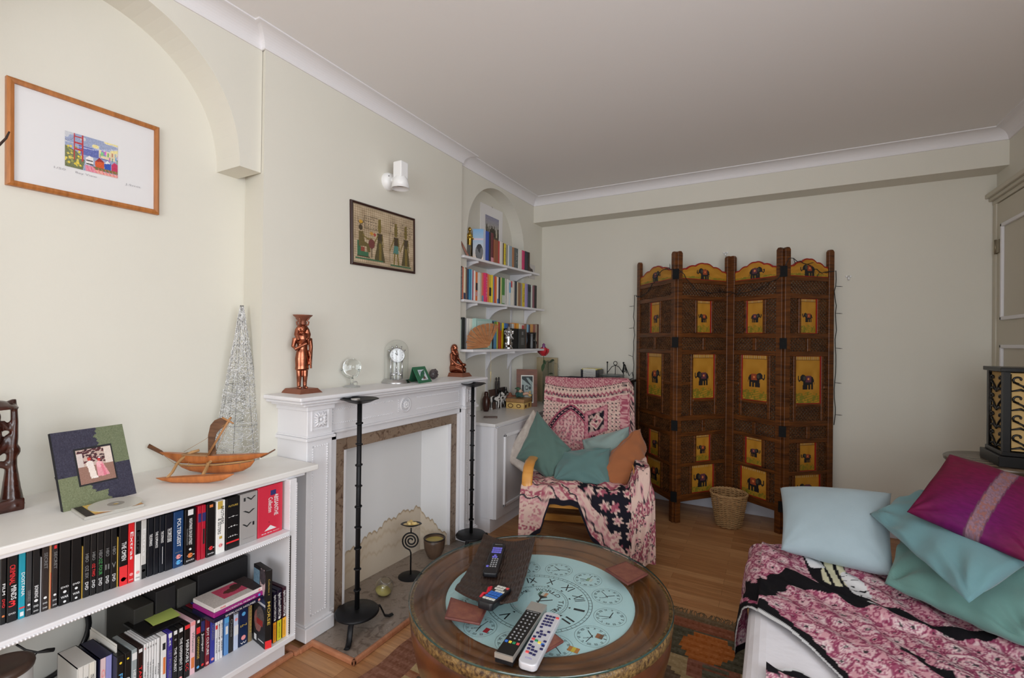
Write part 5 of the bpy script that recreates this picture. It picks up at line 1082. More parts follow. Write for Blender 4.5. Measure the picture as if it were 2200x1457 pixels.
# bird card at the end of the shelf
YB = 3.862; b = MB(); b.box(-1.9735,-1.9705,YB,YB+.13,S1-.03,S1+.10); bc = b.build('bird_card', mat('card_white',(206,202,200),.6)); P = lambda u,v: Vector((-1.970,YB+.13*u,S1-.03+.13*v))
cv = Canvas(40,40,(204,200,198)); cv.ell(.35,.42,.28,.13,(60,50,46)); cv.ell(.55,.5,.13,.1,(52,42,40)); cv.poly([(.6,.46),(.95,.62),(.6,.56)],(60,50,46)); cv.line([(.3,.5),(.2,.85)],.02,(70,60,54)); cv.line([(.3,.4),(.05,.12)],.05,(56,46,44)); cv.noise(.02)
cv.plane('bird_drawing',P(0,1),P(1,1),P(0,0),P(1,0),bc); tag(bc, 'small square card with a dark bird at the back wall end of the top shelf', 'card')
# middle shelf: spiral notebook
y0 = 2.771; y1 = 2.789; b = MB(); b.box(-1.973,-1.955,y0,y1,S2+.0,S2+.235); nbk = b.build('spiral_notebook', cmat((40,36,38),.5,'book')); b = MB()
for k in range(26): b.torus((-1.952,(y0+y1)/2,S2+.008+.0085*k),.006,.0011,Matrix.Rotation(R(8),4,'X'),12,4)
b.build('spiral_binding', mat('wire_white',(222,222,222),.4), nbk); tag(nbk, 'black notebook with a white spiral binding on the middle alcove shelf', 'notebook')
# lowest shelf: fan, mint board, silver figure, black box, black holder, purple glass
P_ = hit(1046,746,x=-1.86); fc = Vector((-1.848,P_.y,S3+.016)); fe = Vector((.42,.91,0)).normalized(); fan = thing('folding_fan', 'open brown sandalwood folding fan leaning against the books on the lowest shelf', 'fan', fc)
L_ = hit(1006,735,x=-1.86); n = 19; wm = wood('fan_wood',(150,96,60),(190,134,90),14,(1,1,6))
b = MB(); dirs = []
for i in range(n):
    a_ = R(-2+122*i/(n-1)); rr = .182+.010*math.sin(i*.4)
    d = -fe*math.cos(a_)+up*math.sin(a_); s_ = fe*math.sin(a_)+up*math.cos(a_); tilt = Vector((-.20,.05,0)); x_ = Vector((.004*(i % 2),0,0))
    p0 = fc+d*.01+x_; p1 = fc+d*rr+tilt*max(0,d.z)*rr*.4+x_; w0, w1 = .003, .0092
    b.add([p0-s_*w0,p0+s_*w0,p1+s_*w1,p1-s_*w1]+[q+Vector((.0008,0,0)) for q in (p0-s_*w0,p0+s_*w0,p1+s_*w1,p1-s_*w1)],[(3,2,1,0),(4,5,6,7),(0,1,5,4),(1,2,6,5),(2,3,7,6),(3,0,4,7)])
b.build('fan_blades', wm, fan); b = MB(); b.sphere(fc,.005,10,7); b.tube([fc,fc+Vector((.004,.03,-.008)),fc+Vector((.004,.034,-.2)),fc+Vector((.004,.03,-.3))],.0012,5); b.tube([fc+Vector((.004,.033,-.18)),fc+Vector((.004,.032,-.26))],[.006,.003],8); b.build('tassel', mat('tassel_cream',(206,190,150),.9), fan)
y0 = hit(1020,700,x=-1.93).y; y1 = hit(1056.3,700,x=-1.93).y; b = MB(); b.box(-1.96,-1.925,y0+.01,y1,S3,S3+.228); mb_ = b.build('box_file', mat('mint_board',(166,200,192),.5), None, bevel=.002)
b = MB(); b.box(-1.926,-1.9235,y0+.03,y1-.02,S3+.03,S3+.21); b.build('label_panel', mat('mint_pale',(190,216,208),.5), mb_); tag(mb_, 'pale mint box file behind the folding fan on the lowest shelf', 'box file')
c = Vector((-1.85,hit(1092.5,740,x=-1.85).y,S3)); b = MB(); Mg = RZ(c,-25); b.lathe([(.034,0),(.034,.012),(.028,.018)],20,Mg,cap=True)
T2([(0,-.02,.02),(.0,-.026,.045),(0,-.006,.05)],[.013,.014,.014]); T2([(0,.02,.02),(0,.026,.045),(0,.006,.05)],[.013,.014,.014]); T2([(0,0,.03),(0,0,.07),(0,0,.1),(0,0,.12)],[.022,.024,.022,.012],14); b.sphere((.004,0,.135),(.021,.02,.022),14,9,Mg)
T2([(.02,0,.135),(.032,0,.115),(.034,.004,.09),(.026,.012,.078)],[.009,.008,.006,.005]); b.sphere((-.002,.025,.138),(.006,.014,.018),10,7,Mg); b.sphere((-.002,-.025,.138),(.006,.014,.018),10,7,Mg); T2([(0,0,.15),(0,0,.178)],[.016,.004])
for s_ in (-1,1): T2([(0,s_*.02,.105),(.01,s_*.036,.085),(.024,s_*.026,.08)],.007); T2([(0,s_*.02,.11),(0,s_*.04,.12),(.006,s_*.042,.145)],.006)
tag(b.build('silver_figure', mat('silver',(196,196,198),.2,metal=1), None, remesh=.0024), 'small silver elephant headed figure on the lowest alcove shelf', 'figurine')
y0 = hit(1101,740,x=-1.84).y; ym = hit(1115,740,x=-1.84).y; y1 = hit(1129.5,740,x=-1.84).y; b = MB(); b.box(-1.93,-1.84,ym-.004,y1,S3,S3+.165); bx = b.build('black_box', MATS['black_plastic'], None, bevel=.002)
b = MB(); b.box(-1.8402,-1.8395,(ym+y1)/2-.014,(ym+y1)/2+.014,S3+.115,S3+.143); 
for k in range(5): b.box(-1.8402,-1.8395,(ym+y1)/2-.026,(ym+y1)/2+.026,S3+.036+.012*k,S3+.042+.012*k)
b.build('label_print', MATS['print_grey'], bx); tag(bx, 'black gift box with a small pale emblem on the lowest alcove shelf', 'box')
b = MB(); b.box(-1.925,-1.845,y0,ym-.006,S3,S3+.165); tag(b.build('black_box', mat('matt_black',(12,12,14),.7), None, bevel=.002), 'plain black box beside the silver figure on the lowest alcove shelf', 'box')
c = Vector((-1.855,hit(1142,740,x=-1.855).y,S3)); b = MB(); b.lathe([(.04,0),(.042,.03),(.036,.07),(.04,.12),(.042,.14),(.037,.14),(.033,.1),(0,.09)],28,Matrix.Translation(c)); b.sphere((c.x+.03,c.y-.01,S3+.07),(.012,.012,.02),10,7); b.sphere((c.x+.03,c.y+.02,S3+.05),(.012,.01,.018),10,7); tag(b.build('candle_holder', mat('black_ceramic',(22,20,20),.3)), 'black carved candle holder on the lowest alcove shelf', 'candle holder')
c = Vector((-1.80,3.84,S3)); b = MB(); b.lathe([(.016,0),(.018,.01),(.012,.024),(.014,.036),(.006,.044),(0,.05)],16,Matrix.Translation(c)); tag(b.build('glass_bottle', mat('purple_glass',(120,60,120),.1,spec=.8)), 'tiny purple glass bottle at the end of the lowest alcove shelf', 'bottle')
# cupboard top
Zc = CZT
def on(px_, py_):
    p = hit(px_, py_, z=Zc)
    if p.x < -2.03: p = hit(px_, py_, x=-2.03)
    if (p.y > 3.72 or p.y < 2.9) and p.x < -1.93: p = hit(px_, py_, x=-1.93)
    p.z = Zc; return p
c = on(1044,884); b = MB(); b.lathe([(0,0),(.018,.0),(.03,.02),(.034,.06),(.032,.1),(.022,.118),(.016,.126),(.018,.134),(.016,.15),(.012,.158),(0,.16)],24,Matrix.Translation(c)); tag(b.build('wooden_vase', mat('dark_red_wood',(58,28,20),.25)), 'dark wooden vase shaped carving at the near end of the cupboard top', 'vase')
c = on(1053,899); d = on(1070,896); b = MB(); Mq = frame((on(1052.5,898)+Vector((0,0,0))).to_tuple(),(RT.x,RT.y,0),(FW.x,FW.y,0)); b.box(-.045,.055,-.012,.014,.0003,.012,Mq); tag(b.build('domino_box', mat('brown_box',(78,56,46),.5), None, bevel=.002), 'narrow dark brown wooden box lying near the cupboard edge', 'box')
for k,(px_,py_,rot) in enumerate(((1062,873,10),(1078,862,30))):
    c = on(px_,py_); t = thing('zebra_figurine', ['striped black and white zebra figurine nearest the dark vase','striped black and white zebra figurine nearest the wooden box'][k], 'figurine', c, 'pair of zebra figurines'); Mg = RZ(c,rot+60)
    cvm = mat('zebra',(230,228,222),.5); nt = cvm.node_tree
    if 'wv' not in nt.nodes:
        w_ = nt.nodes.new('ShaderNodeTexWave'); w_.name = 'wv'; w_.inputs['Scale'].default_value = 14; w_.inputs['Distortion'].default_value = 5; nt.links.new(nt.nodes['Texture Coordinate'].outputs['Object'], w_.inputs['Vector'])
        rp = nt.nodes.new('ShaderNodeValToRGB'); rp.color_ramp.interpolation = 'CONSTANT'; rp.color_ramp.elements[0].color = (.012,.010,.010,1); rp.color_ramp.elements[1].position = .5; rp.color_ramp.elements[1].color = (.75,.73,.7,1); nt.links.new(w_.outputs['Fac'], rp.inputs[0]); nt.links.new(rp.outputs[0], nt.nodes['Principled BSDF'].inputs['Base Color'])
    b = MB()
    for (x_,y_) in ((.035,.01),(.035,-.01),(-.035,.01),(-.035,-.01)): T2([(x_,y_,0),(x_,y_,.04),(x_*.9,y_,.07)],[.006,.007,.011])
    T2([(-.05,0,.085),(-.02,0,.086),(.02,0,.084),(.045,0,.09)],[.018,.026,.024,.02],14); T2([(.04,0,.09),(.06,0,.115),(.072,0,.13)],[.018,.013,.012]); T2([(.066,0,.134),(.095,0,.118),(.104,0,.112)],[.014,.011,.008]); T2([(-.062,0,.095),(-.07,0,.06)],[.004,.006])
    b.build('body', cvm, t, remesh=.0024)
    b = MB()
    for s_ in (-1,1): T2([(.064,s_*.008,.14),(.06,s_*.011,.17)],[.006,.003])
    T2([(.02,0,.108),(.04,0,.122),(.058,0,.146)],[.004,.006,.006]); b.build('mane', MATS['black_plastic'], t)
for k,(p,q_,h_,rgb,lab) in enumerate((((1059,858),(1075,852),.16,(84,62,54),'plain dark brown card frame behind the zebra figurines'),((1080,852),(1092,846),.165,(56,46,42),'carved dark slab behind the zebra figurines'))):
    A_ = on(*p); B_ = on(*q_); nn = Vector(((B_-A_).y,-(B_-A_).x,0)).normalized(); b = MB(); quadslab(b,[A_,B_,B_+Vector((-.03,0,h_)),A_+Vector((-.03,0,h_))],nn,.01); tag(b.build('standing_card', cmat(rgb,.5)), lab, 'frame')
for k,(px_,lab) in enumerate(((1070,'thin dark pin figure behind the zebra figurines, nearer the chimney breast'),(1075.5,'thin dark pin figure behind the zebra figurines, nearer the wooden frame'))):
    c = on(px_,862-k*3); c = c+Vector((-.02,0,0)); b = MB(); b.lathe([(.008,0),(.006,.03),(.007,.1),(.01,.2),(.0085,.225),(.005,.232),(.008,.243),(.006,.256),(0,.262)],14,Matrix.Translation(c)); tag(b.build('pin_figure', mat('dark_brown',(40,28,24),.4)), lab, 'figurine', 'pair of pin figures')
A_ = hit(1109,868,x=-1.955); A_.z = Zc; B_ = A_+Vector((RT.x,RT.y,0)).normalized()*.182; pw_ = (B_-A_); hh = hit(1110,793,x=A_.x-.03).z-Zc; lean = Vector((FW.x*.05,FW.y*.05,hh)) if hh > 0 else Vector((0,0,.3))
wf = thing('framed_photo', 'reddish wood frame with a black and white photo standing on the cupboard', 'picture frame', A_.lerp(B_,.5)); nn = pw_.cross(lean).normalized(); nn = nn if nn.y < 0 else -nn
b = MB(); quadslab(b,[A_,B_,B_+lean,A_+lean],nn,.014); b.build('frame', wood('frame_red',(92,44,20),(128,66,32),10,(1,1,6)), wf); g = lambda u,v,k=.001: A_+pw_*u+lean*v+nn*k
b = MB(); b.add([g(.22,.1),g(.82,.1),g(.82,.84),g(.22,.84)],[(0,1,2,3)]); b.build('mount', MATS['paper'], wf)
cv = Canvas(36,50,(150,166,164)); cv.poly([(0,0),(1,.0),(1,.25),(.6,.05),(.4,.06),(.9,.4),(0,.1)],(20,38,42)); cv.ell(.45,.45,.16,.1,(36,50,52)); cv.ell(.45,.45,.11,.06,(160,170,168)); cv.ell(.75,.46,.1,.07,(30,44,46)); cv.rect(0,.2,.35,1,(26,36,40)); cv.rect(.8,1,.7,1,(20,30,34)); cv.rect(.3,.8,.6,.95,(186,192,186)); cv.noise(.03)
cv.plane('photo',g(.26,.81,.0016),g(.78,.81,.0016),g(.26,.13,.0016),g(.78,.13,.0016),wf)
# wooden box and the gnome on it
A_, B_, C_ = on(1087,877), on(1125,880), on(1152,866); dvx = (B_-A_); dvy = (C_-B_); bh = hit(1087,856,x=A_.x).z-Zc
wb_ = thing('wooden_box', 'pale wooden trinket box with dark inlaid rings on the cupboard top', 'box', A_+dvx*.5+dvy*.5)
Mb_ = frame(A_.to_tuple(), dvx, Vector((dvx.y*-1,dvx.x,0))); Lx, Ly = dvx.length, min(dvy.length,.17); bm_ = wood('box_wood',(206,166,92),(226,192,124),14,(6,1,1))
b = MB(); b.box(0,Lx,0,Ly,0,bh*.62,Mb_); bo = b.build('box_body', bm_, wb_, bevel=.002); b = MB(); b.box(-.002,Lx+.002,-.002,Ly+.002,bh*.64,bh,Mb_); b.build('lid', wood('box_lid',(150,110,70),(178,138,92),12,(4,1,1)), wb_, bevel=.003)
b = MB()
for (x_,r_) in ((.26,.022),(.72,.018)): b.torus(Mb_@Vector((Lx*x_,-.001,bh*.3)),r_,.0032,Mb_.to_3x3().to_4x4() @ Matrix.Rotation(R(90),4,'X') @ Matrix.Diagonal((1,.72,1,1)),24,5)
b.box(Lx+.0,Lx+.001,Ly*.15,Ly*.35,.01,bh*.4,Mb_); b.box(Lx,Lx+.001,Ly*.6,Ly*.75,.01,bh*.5,Mb_); b.build('inlay', mat('inlay_brown',(96,60,34),.5), bo)
gc = Mb_@Vector((Lx*.62,Ly*.55,bh)); t = thing('gnome_figurine', 'small lying gnome figurine in a green coat on the wooden box', 'figurine', gc); Mg = RZ(gc,28)
b = MB(); T2([(-.05,0,.022),(-.02,0,.03),(.01,0,.028)],[.02,.026,.02],14); T2([(-.03,-.02,.03),(-.01,-.03,.02),(.015,-.026,.015)],.009); b.build('coat', mat('coat_green',(44,84,80),.6), t, remesh=.0025)
b = MB(); b.sphere((-.012,-.004,.058),(.018,.016,.018),12,8,Mg); T2([(.01,0,.03),(.045,.006,.04),(.07,.008,.03)],[.013,.012,.01]); T2([(.004,-.008,.056),(.012,-.012,.052)],[.005,.003]); b.build('face_and_hands', mat('gnome_skin',(206,164,140),.5), t)
b = MB(); T2([(-.016,.0,.066),(-.035,.006,.082),(-.058,.012,.078)],[.019,.012,.003],12); b.build('hat', mat('hat_green',(60,96,70),.6), t)
b = MB(); T2([(.06,.004,.028),(.085,.006,.02)],[.014,.011]); b.sphere((.07,-.012,.052),.009,10,7,Mg); b.build('boots', mat('boot_cream',(210,180,120),.3), t)
c = on(1096,862); Mg = RZ(c,40); b = MB()
for (x_,y_) in ((.03,.01),(.03,-.01),(-.03,.01),(-.03,-.01)): T2([(x_,y_,0),(x_,y_,.06)],.005)
T2([(-.04,0,.07),(0,0,.078),(.035,0,.072)],[.014,.02,.016],12); b.sphere((0,0,.098),(.016,.013,.018),10,7,Mg); T2([(.035,0,.075),(.055,0,.095),(.06,0,.125)],[.011,.009,.009]); T2([(.058,0,.126),(.085,0,.122)],[.010,.007]); tag(b.build('camel_figurine', mat('camel',(150,84,58),.5), None, remesh=.0025), 'reddish brown camel figurine between the zebras and the wooden frame', 'figurine')
# jug with a red rose, beige board
jc = Vector((-1.80,3.70,Zc)); jc.y = hit(1178,800,x=-1.80).y; zt = hit(1178,775,x=-1.80).z; hj = zt-Zc
t = thing('glass_jug', 'clear glass jug with a handle standing behind the armchair', 'jug', jc); M_ = Matrix.Translation(jc)
b = MB(); b.lathe([(0,.004),(.05,.004),(.052,.01),(.052,hj),(.05,hj),(.049,.012),(0,.01)],36,M_); b.build('body', glass('jug_glass',(.93,.95,.95),1.2), t)
b = MB(); hd_ = Vector((RT.x,RT.y,0)).normalized(); b.tube([jc+hd_*.052+up*(hj-.02),jc+hd_*.085+up*(hj-.03),jc+hd_*.1+up*(hj-.09),jc+hd_*.095+up*(hj-.16),jc+hd_*.053+up*(hj-.2)],.006,8); b.build('handle', glass('jug_glass'), t)
b = MB(); b.lathe([(0,.012),(.047,.012),(.047,hj*.45),(0,hj*.45)],28,M_); b.build('water', glass('water',(.86,.92,.9),.5), t)
rz = hit(1168,756,x=-1.80); t = thing('red_rose', 'single artificial red rose standing in the glass jug', 'flower', (jc.x,jc.y,Zc+.02))
st_ = [Vector((jc.x,jc.y,Zc+.02)),Vector((jc.x,jc.y-.005,zt)),Vector((-1.80,rz.y+.006,rz.z-.1)),rz+Vector((0,0,-.02))]
b = MB(); b.tube(st_,.003,6); b.build('stem', mat('stem_green',(54,84,44),.6), t)
b = MB(); Mr = Matrix.Translation(rz-Vector((0,0,.036)))
for k in range(7):
    a0 = k*2.4; r_ = (.012+.0035*k)*1.45; P = []
    for i in range(9):
        v = i/8; ro = [(r_*(.45+.75*math.sin(min(1,v*1.15)*PI*.62)+.012*math.sin(j*1.3+k))*math.cos(a0+j*.23), r_*(.45+.75*math.sin(min(1,v*1.15)*PI*.62))*math.sin(a0+j*.23), v*(.078-.003*k)) for j in range(11)]
        P.append([Mr@Vector(p) for p in ro])
    b.grid(P)
b.build('petals', mat('rose_red',(190,16,34),.55,sheen=.3), t)
def leaf(b, p, d, L, w, nrm):
    P = []
    for i in range(9):
        u = i/8; ww = w*math.sin(PI*u)**.8; c_ = p+d*L*u+Vector((0,0,-.25*L*u*u)); P.append([c_+nrm*(-ww),c_+Vector((0,0,-.002)),c_+nrm*ww])
    b.grid(P)
for lf in ((st_[2],Vector((0,-.35,-.6)),.09,.022,Vector((.5,.6,0))),(st_[2]+Vector((0,0,.03)),Vector((.1,.3,-.5)),.06,.016,Vector((.6,.3,0))),(Vector((jc.x,jc.y,zt-.02)),Vector((.25,.75,.45)),.10,.028,Vector((.4,-.3,.6))),(Vector((jc.x,jc.y,zt-.12)),Vector((.5,.5,.2)),.07,.02,Vector((.4,-.4,.4)))): b = MB(); leaf(b,*lf); b.build('leaf', mat('leaf_green',(52,78,50),.5), t)
A_ = hit(1150,790,y=4.07); B_ = hit(1197,790,y=4.07); zt = hit(1170,768,y=4.07).z
b = MB(); b.box(A_.x,B_.x,4.06,4.085,Zc,zt); tag(b.build('wooden_board', mat('beige_board',(186,170,136),.6,var=(7,.3,(170,154,122)),stretch=(8,1,1)), None, bevel=.003), 'plain beige wooden board standing in the corner behind the rose', 'board')
# ------------------------------------------------------------ FOLDING SCREEN
dw = MATS['dark_wood']; jw = wood('jali_wood',(58,32,15),(106,66,32),8,(1,1,3),.5)
fs_ = thing('folding_screen', 'dark carved folding screen with yellow elephant panels against the back wall', 'screen', (-.33,3.9,0))
SP = [Vector(p) for p in ((-1.02,4.06,0),(-.637,3.645,0),(-.305,4.05,0),(.052,3.81,0),(.362,4.08,0))]
def elephant(w, h, flip, sad, crest=False):
    W_ = int(w*260); H_ = int(h*260); cv = Canvas(W_, H_, (184,130,38)); cv.a += (.10*(vnoise(cv.X,cv.Y,5,int(w*1000+h*77)) -.5))[...,None]
    g = (cv.Y > .80+.05*np.sin(cv.X*9))&(np.sin(cv.Y*120+cv.X*20) > .1); cv.put(g,(120,124,30),.7); cv.put((cv.Y > .78)&(vnoise(cv.X,cv.Y,16,4) > .6),(100,110,30),.6)
    s = .33*w if not crest else .060; cx, cy = .5, (.52 if not crest else .60); DKc = (26,24,28)
    X = lambda x: cx+(x if not flip else -x)*s/w; Y = lambda y: cy+y*s/h
    el = lambda x,y,rx,ry,c: cv.ell(X(x),Y(y),rx*s/w,ry*s/h,c)
    el(-.05,-.05,.72,.52,DKc); el(.62,-.30,.36,.38,DKc)
    for x in (-.55,-.2,.22,.5): cv.poly([(X(x-.13),Y(.2)),(X(x+.13),Y(.2)),(X(x+.15),Y(.95)),(X(x-.13),Y(.95))],DKc)
    cv.line([(X(.85),Y(-.2)),(X(1.08),Y(.05)),(X(1.22),Y(-.15)),(X(1.2),Y(-.5))],.075*s/h,DKc,asp=w/h); cv.line([(X(-.72),Y(-.1)),(X(-.85),Y(.4))],.03*s/h,DKc,asp=w/h)
    el(.45,-.28,.16,.24,(70,70,60)); cv.poly([(X(-.42),Y(-.56)),(X(.25),Y(-.56)),(X(.28),Y(.18)),(X(-.4),Y(.18))],sad); el(-.07,-.18,.12,.14,(220,130,70))
    if not crest:
        cv.put((cv.Y < .07)&(np.sin(cv.X*70) > .2),(190,170,140),.7); cv.line([(0,.075),(1,.075)],.006,(110,70,30))
    return cv
def diag(b, u0,u1,z0,z1,sp,wd,P3,th):
    for sg in (1,-1):
        c = -(z1-z0) if sg > 0 else 0; k = c
        while k < (u1-u0)+(z1-z0):
            pts = []
            for z in (z0,z1):
                u = u0+k+(z-z0)*sg if sg > 0 else u0+k-(z-z0)
                pts.append((u,z))
            (ua,za),(ub,zb) = pts
            t0, t1 = 0, 1
            du = ub-ua
            for lim, sgn in ((u0,1),(u1,-1)):
                fa, fb = (ua-lim)*sgn, (ub-lim)*sgn
                if fa < 0 and fb < 0: t0 = 2
                elif fa < 0: t0 = max(t0, fa/(fa-fb))
                elif fb < 0: t1 = min(t1, fa/(fa-fb))
            if t1-t0 > .02:
                a_ = (ua+du*t0, za+(zb-za)*t0); e = (ua+du*t1, za+(zb-za)*t1); q = wd*.7
                v = [P3(a_[0]-q,a_[1],th),P3(a_[0]+q,a_[1],th),P3(e[0]+q,e[1],th),P3(e[0]-q,e[1],th)]
                v += [P3(a_[0]-q,a_[1],-th),P3(a_[0]+q,a_[1],-th),P3(e[0]+q,e[1],-th),P3(e[0]-q,e[1],-th)]
                b.add(v,[(0,1,2,3),(7,6,5,4),(0,4,5,1),(2,6,7,3),(1,5,6,2),(3,7,4,0)])
            k += sp
for i in range(4):
    A_, B_ = SP[i], SP[i+1]; e = (B_-A_); w = e.length; e.normalize(); nn = Vector((e.y,-e.x,0))
    Q = lambda u,z,d=0: A_+e*u+Vector((0,0,z))+nn*d
    Mp = frame(A_.to_tuple(), e, (0,0,1))      # local x along panel, y up, z = normal toward the room
    bx = lambda b,u0,u1,z0,z1,d0,d1: b.box(u0,u1,z0,z1,d0,d1,Mp)
    pu = .044; i0, i1 = pu, w-pu; um = w/2; nwid, wwid = .066, .104
    b = MB()
    for u0 in (.002, w-pu-.002):
        b.prism([(u0,0),(u0+pu,0),(u0+pu,1.985),(u0+pu*.75,2.0),(u0+pu*.25,2.0),(u0,1.985)],-.015,.015,Mp)
    for z0,z1 in ((1.77,1.80),(1.645,1.68),(1.365,1.40),(1.24,1.272),(.745,.782),(.63,.66),(.405,.432),(.15,.20)): bx(b,i0,i1,z0,z1,-.011,.011)
    for z0,z1 in ((1.272,1.365),(.66,.745)): bx(b,um-.014,um+.014,z0,z1,-.010,.010)
    for z0,z1,hw in ((1.40,1.645,nwid),(.782,1.24,wwid),(.432,.63,nwid),(.20,.405,wwid)):
        for s_ in (-1,1): bx(b,um+s_*(hw+.011)-.011,um+s_*(hw+.011)+.011,z0,z1,-.010,.010)
    bx(b,um-wwid,um+wwid,.885,.905,-.010,.010)
    for s_ in (-1,1):
        ua = um+s_*(wwid+.022); ub = i0 if s_ < 0 else i1; bx(b,min(ua,ub),max(ua,ub),1.01,1.03,-.010,.010)
    pn = b.build('panel', dw, fs_, bevel=.0025, seg=1)
    b = MB(); L_ = lambda u0,u1,z0,z1: (b.__init__(), diag(b,u0,u1,z0,z1,.027,.0075,lambda u,z,d: Q(u,z,d),.004), b.build('lattice', jw, pn))
    L_(i0,i1,1.68,1.77); L_(i0,um-.014,1.272,1.365); L_(um+.014,i1,1.272,1.365); L_(i0,um-.014,.66,.745); L_(um+.014,i1,.66,.745); L_(um-wwid,um+wwid,.782,.885)
    for z0,z1,hw in ((1.40,1.645,nwid),(.782,1.01,wwid),(1.03,1.24,wwid),(.432,.63,nwid),(.20,.405,wwid)):
        L_(i0,um-hw-.022,z0,z1); L_(um+hw+.022,i1,z0,z1)
    sads = [(96,50,66),(150,66,36)]
    for k,(z0,z1,hw) in enumerate(((1.40,1.645,nwid),(.905,1.24,wwid),(.432,.63,nwid),(.20,.405,wwid))):
        cv = elephant(2*hw-.012,z1-z0-.006,i % 2 == 1,sads[(i+k) % 2])
        cv.plane('painted_panel',Q(um-hw+.006,z1-.003,.001),Q(um+hw-.006,z1-.003,.001),Q(um-hw+.006,z0+.003,.001),Q(um+hw-.006,z0+.003,.001),pn)
        b = MB(); s_ = -1 if i % 2 == 0 else 1
        bx(b,um+s_*(hw-.0)-.006,um+s_*hw+.006,z0-.006,z1,-.004,.008); bx(b,um-hw,um+hw,z0-.006,z0+.004,-.004,.008); bx(b,um-hw,um+hw,z0,z1,-.004,-.001); b.build('red_edge', mat('red_lacquer',(150,24,20),.4), pn)
    # crest board with a cusped outline
    top = []
    for t in np.linspace(0,1,41):
        q_ = abs(2*t-1); hgt = .125*(1-q_)**.8*.55+.06+.010*abs(math.sin(q_*PI*2.5)); top.append((i0+(i1-i0)*t, 1.80+hgt))
    b = MB(); b.prism([(i0,1.80)]+[(i1,1.80)]+list(reversed(top)),-.010,.004,Mp); cb2 = b.build('crest_board', MATS['red_lacquer'], pn)
    cv = elephant(i1-i0, .125, i % 2 == 1, sads[i % 2], True); n = len(top); us = np.linspace(0,1,cv.w+1); vs_ = np.linspace(0,1,cv.h+1); P = np.zeros((cv.h+1,cv.w+1,3))
    for jx,u in enumerate(us):
        q_ = abs(2*u-1); hgt = .125*(1-q_)**.8*.55+.052+.010*abs(math.sin(q_*PI*2.5))
        for jy,v in enumerate(vs_): P[jy,jx] = Q(i0+.004+(i1-i0-.008)*u, 1.806+(1-v)*(hgt-.008), .0052)
    cr_ = color_grid('crest_painting', P, cv.a, pn, None, 'FACE')
for k,z in ((1,1.83),(1,1.33),(1,.72),(1,.2),(3,1.83),(3,1.33),(3,.72),(3,.2),(2,1.8),(2,.3)):
    A_ = SP[k]; sgn = -1 if k % 2 else 1; b = MB(); b.box(A_.x-.022,A_.x+.022,A_.y+sgn*.026-.003,A_.y+sgn*.026+.003,z-.04,z+.035); b.build('hinge', mat('hinge_black',(12,12,13),.7,spec=.2), fs_)
# dead fairy lights draped over it
b = MB(); c_ = mat('cord_black',(20,22,24),.6)
def Ps(i,u,z,d=.03): A_,B_ = SP[i],SP[i+1]; e = (B_-A_).normalized(); return A_+(B_-A_)*u+Vector((0,0,z))+Vector((e.y,-e.x,0))*d
path = [Ps(0,-.02,.6),Ps(0,-.035,.9),Ps(0,-.02,1.2),Ps(0,-.03,1.5),Ps(0,-.01,1.72),Ps(0,.1,1.70),Ps(0,.35,1.73),Ps(0,.55,1.80),Ps(0,.72,1.88),Ps(0,.9,1.88),Ps(1,.02,1.85),Ps(1,.3,1.72),Ps(1,.6,1.70),Ps(1,.95,1.72),Ps(2,.2,1.70),Ps(2,.6,1.72),Ps(2,.97,1.78),Ps(3,.05,1.92),Ps(3,.4,1.88),Ps(3,.7,1.83),Ps(3,.97,1.84),Ps(3,1.0,1.6,.02),Ps(3,1.015,1.3,.02),Ps(3,1.0,1.0,.02),Ps(3,1.015,.7,.02)]
pts = []
for i in range(len(path)-1):
    for s_ in range(5): pts.append(path[i].lerp(path[i+1],s_/5)+Vector((random.uniform(-.006,.006),random.uniform(-.004,.004),random.uniform(-.008,.008))))
b.tube(pts,.0028,5); fl = b.build('fairy_lights', c_); b = MB()
for i in range(2,len(pts),4):
    d = Vector((random.uniform(-1,1)*.7,-random.random()*.5,random.uniform(-.6,.8))).normalized(); 
    if i < 22: d = Vector((-.9,-.2,random.uniform(-.3,.4)))
    if i > 100: d = Vector((.9,-.2,random.uniform(-.3,.3)))
    b.tube([pts[i],pts[i]+d*.03,pts[i]+d*.045],[.0016,.0024,.001],5)
b.build('tiny_bulb', c_, fl); tag(fl, 'unlit string of fairy lights on black cord draped over the folding screen', 'lights')
# basket
c = Vector((-.283,3.80,0)); t = thing('wicker_basket', 'small woven wicker waste basket in front of the folding screen', 'basket', c); wk = mat('wicker',(196,160,112),.7,var=(30,.3,(150,112,70)))
rad = lambda z: .078+.043*(z/.24)**.8
b = MB(); ns = 24
for k in range(ns): a_ = 2*PI*k/ns; b.tube([(c.x+rad(z)*math.cos(a_),c.y+rad(z)*math.sin(a_),z) for z in (.002,.08,.16,.236)],.0032,6)
b.build('stake', mat('wicker_stake',(170,130,84),.7), t)
b = MB(); rows = 34
for i in range(rows):
    z = .006+.228*i/(rows-1); n = 144
    b.tube([(c.x+(rad(z)+.0052*math.sin(ns/2*a_+i*PI))*math.cos(a_),c.y+(rad(z)+.0052*math.sin(ns/2*a_+i*PI))*math.sin(a_),z) for a_ in np.linspace(0,2*PI,n,endpoint=False)],.0034,6,closed=True)
b.lathe([(.0,.004),(.074,.004)],40,Matrix.Translation(c)); b.build('woven_body', wk, t)
b = MB()
for k in range(2): b.tube([(c.x+(.124+.002*math.sin(a_*16+k*PI))*math.cos(a_),c.y+(.124+.002*math.sin(a_*16+k*PI))*math.sin(a_),.236+.005*math.cos(a_*16+k*PI)) for a_ in np.linspace(0,2*PI,120,endpoint=False)],.005,6,closed=True)
b.torus((c.x,c.y,.19),.113,.004,None,60,6); b.build('braided_rim', wk, t)
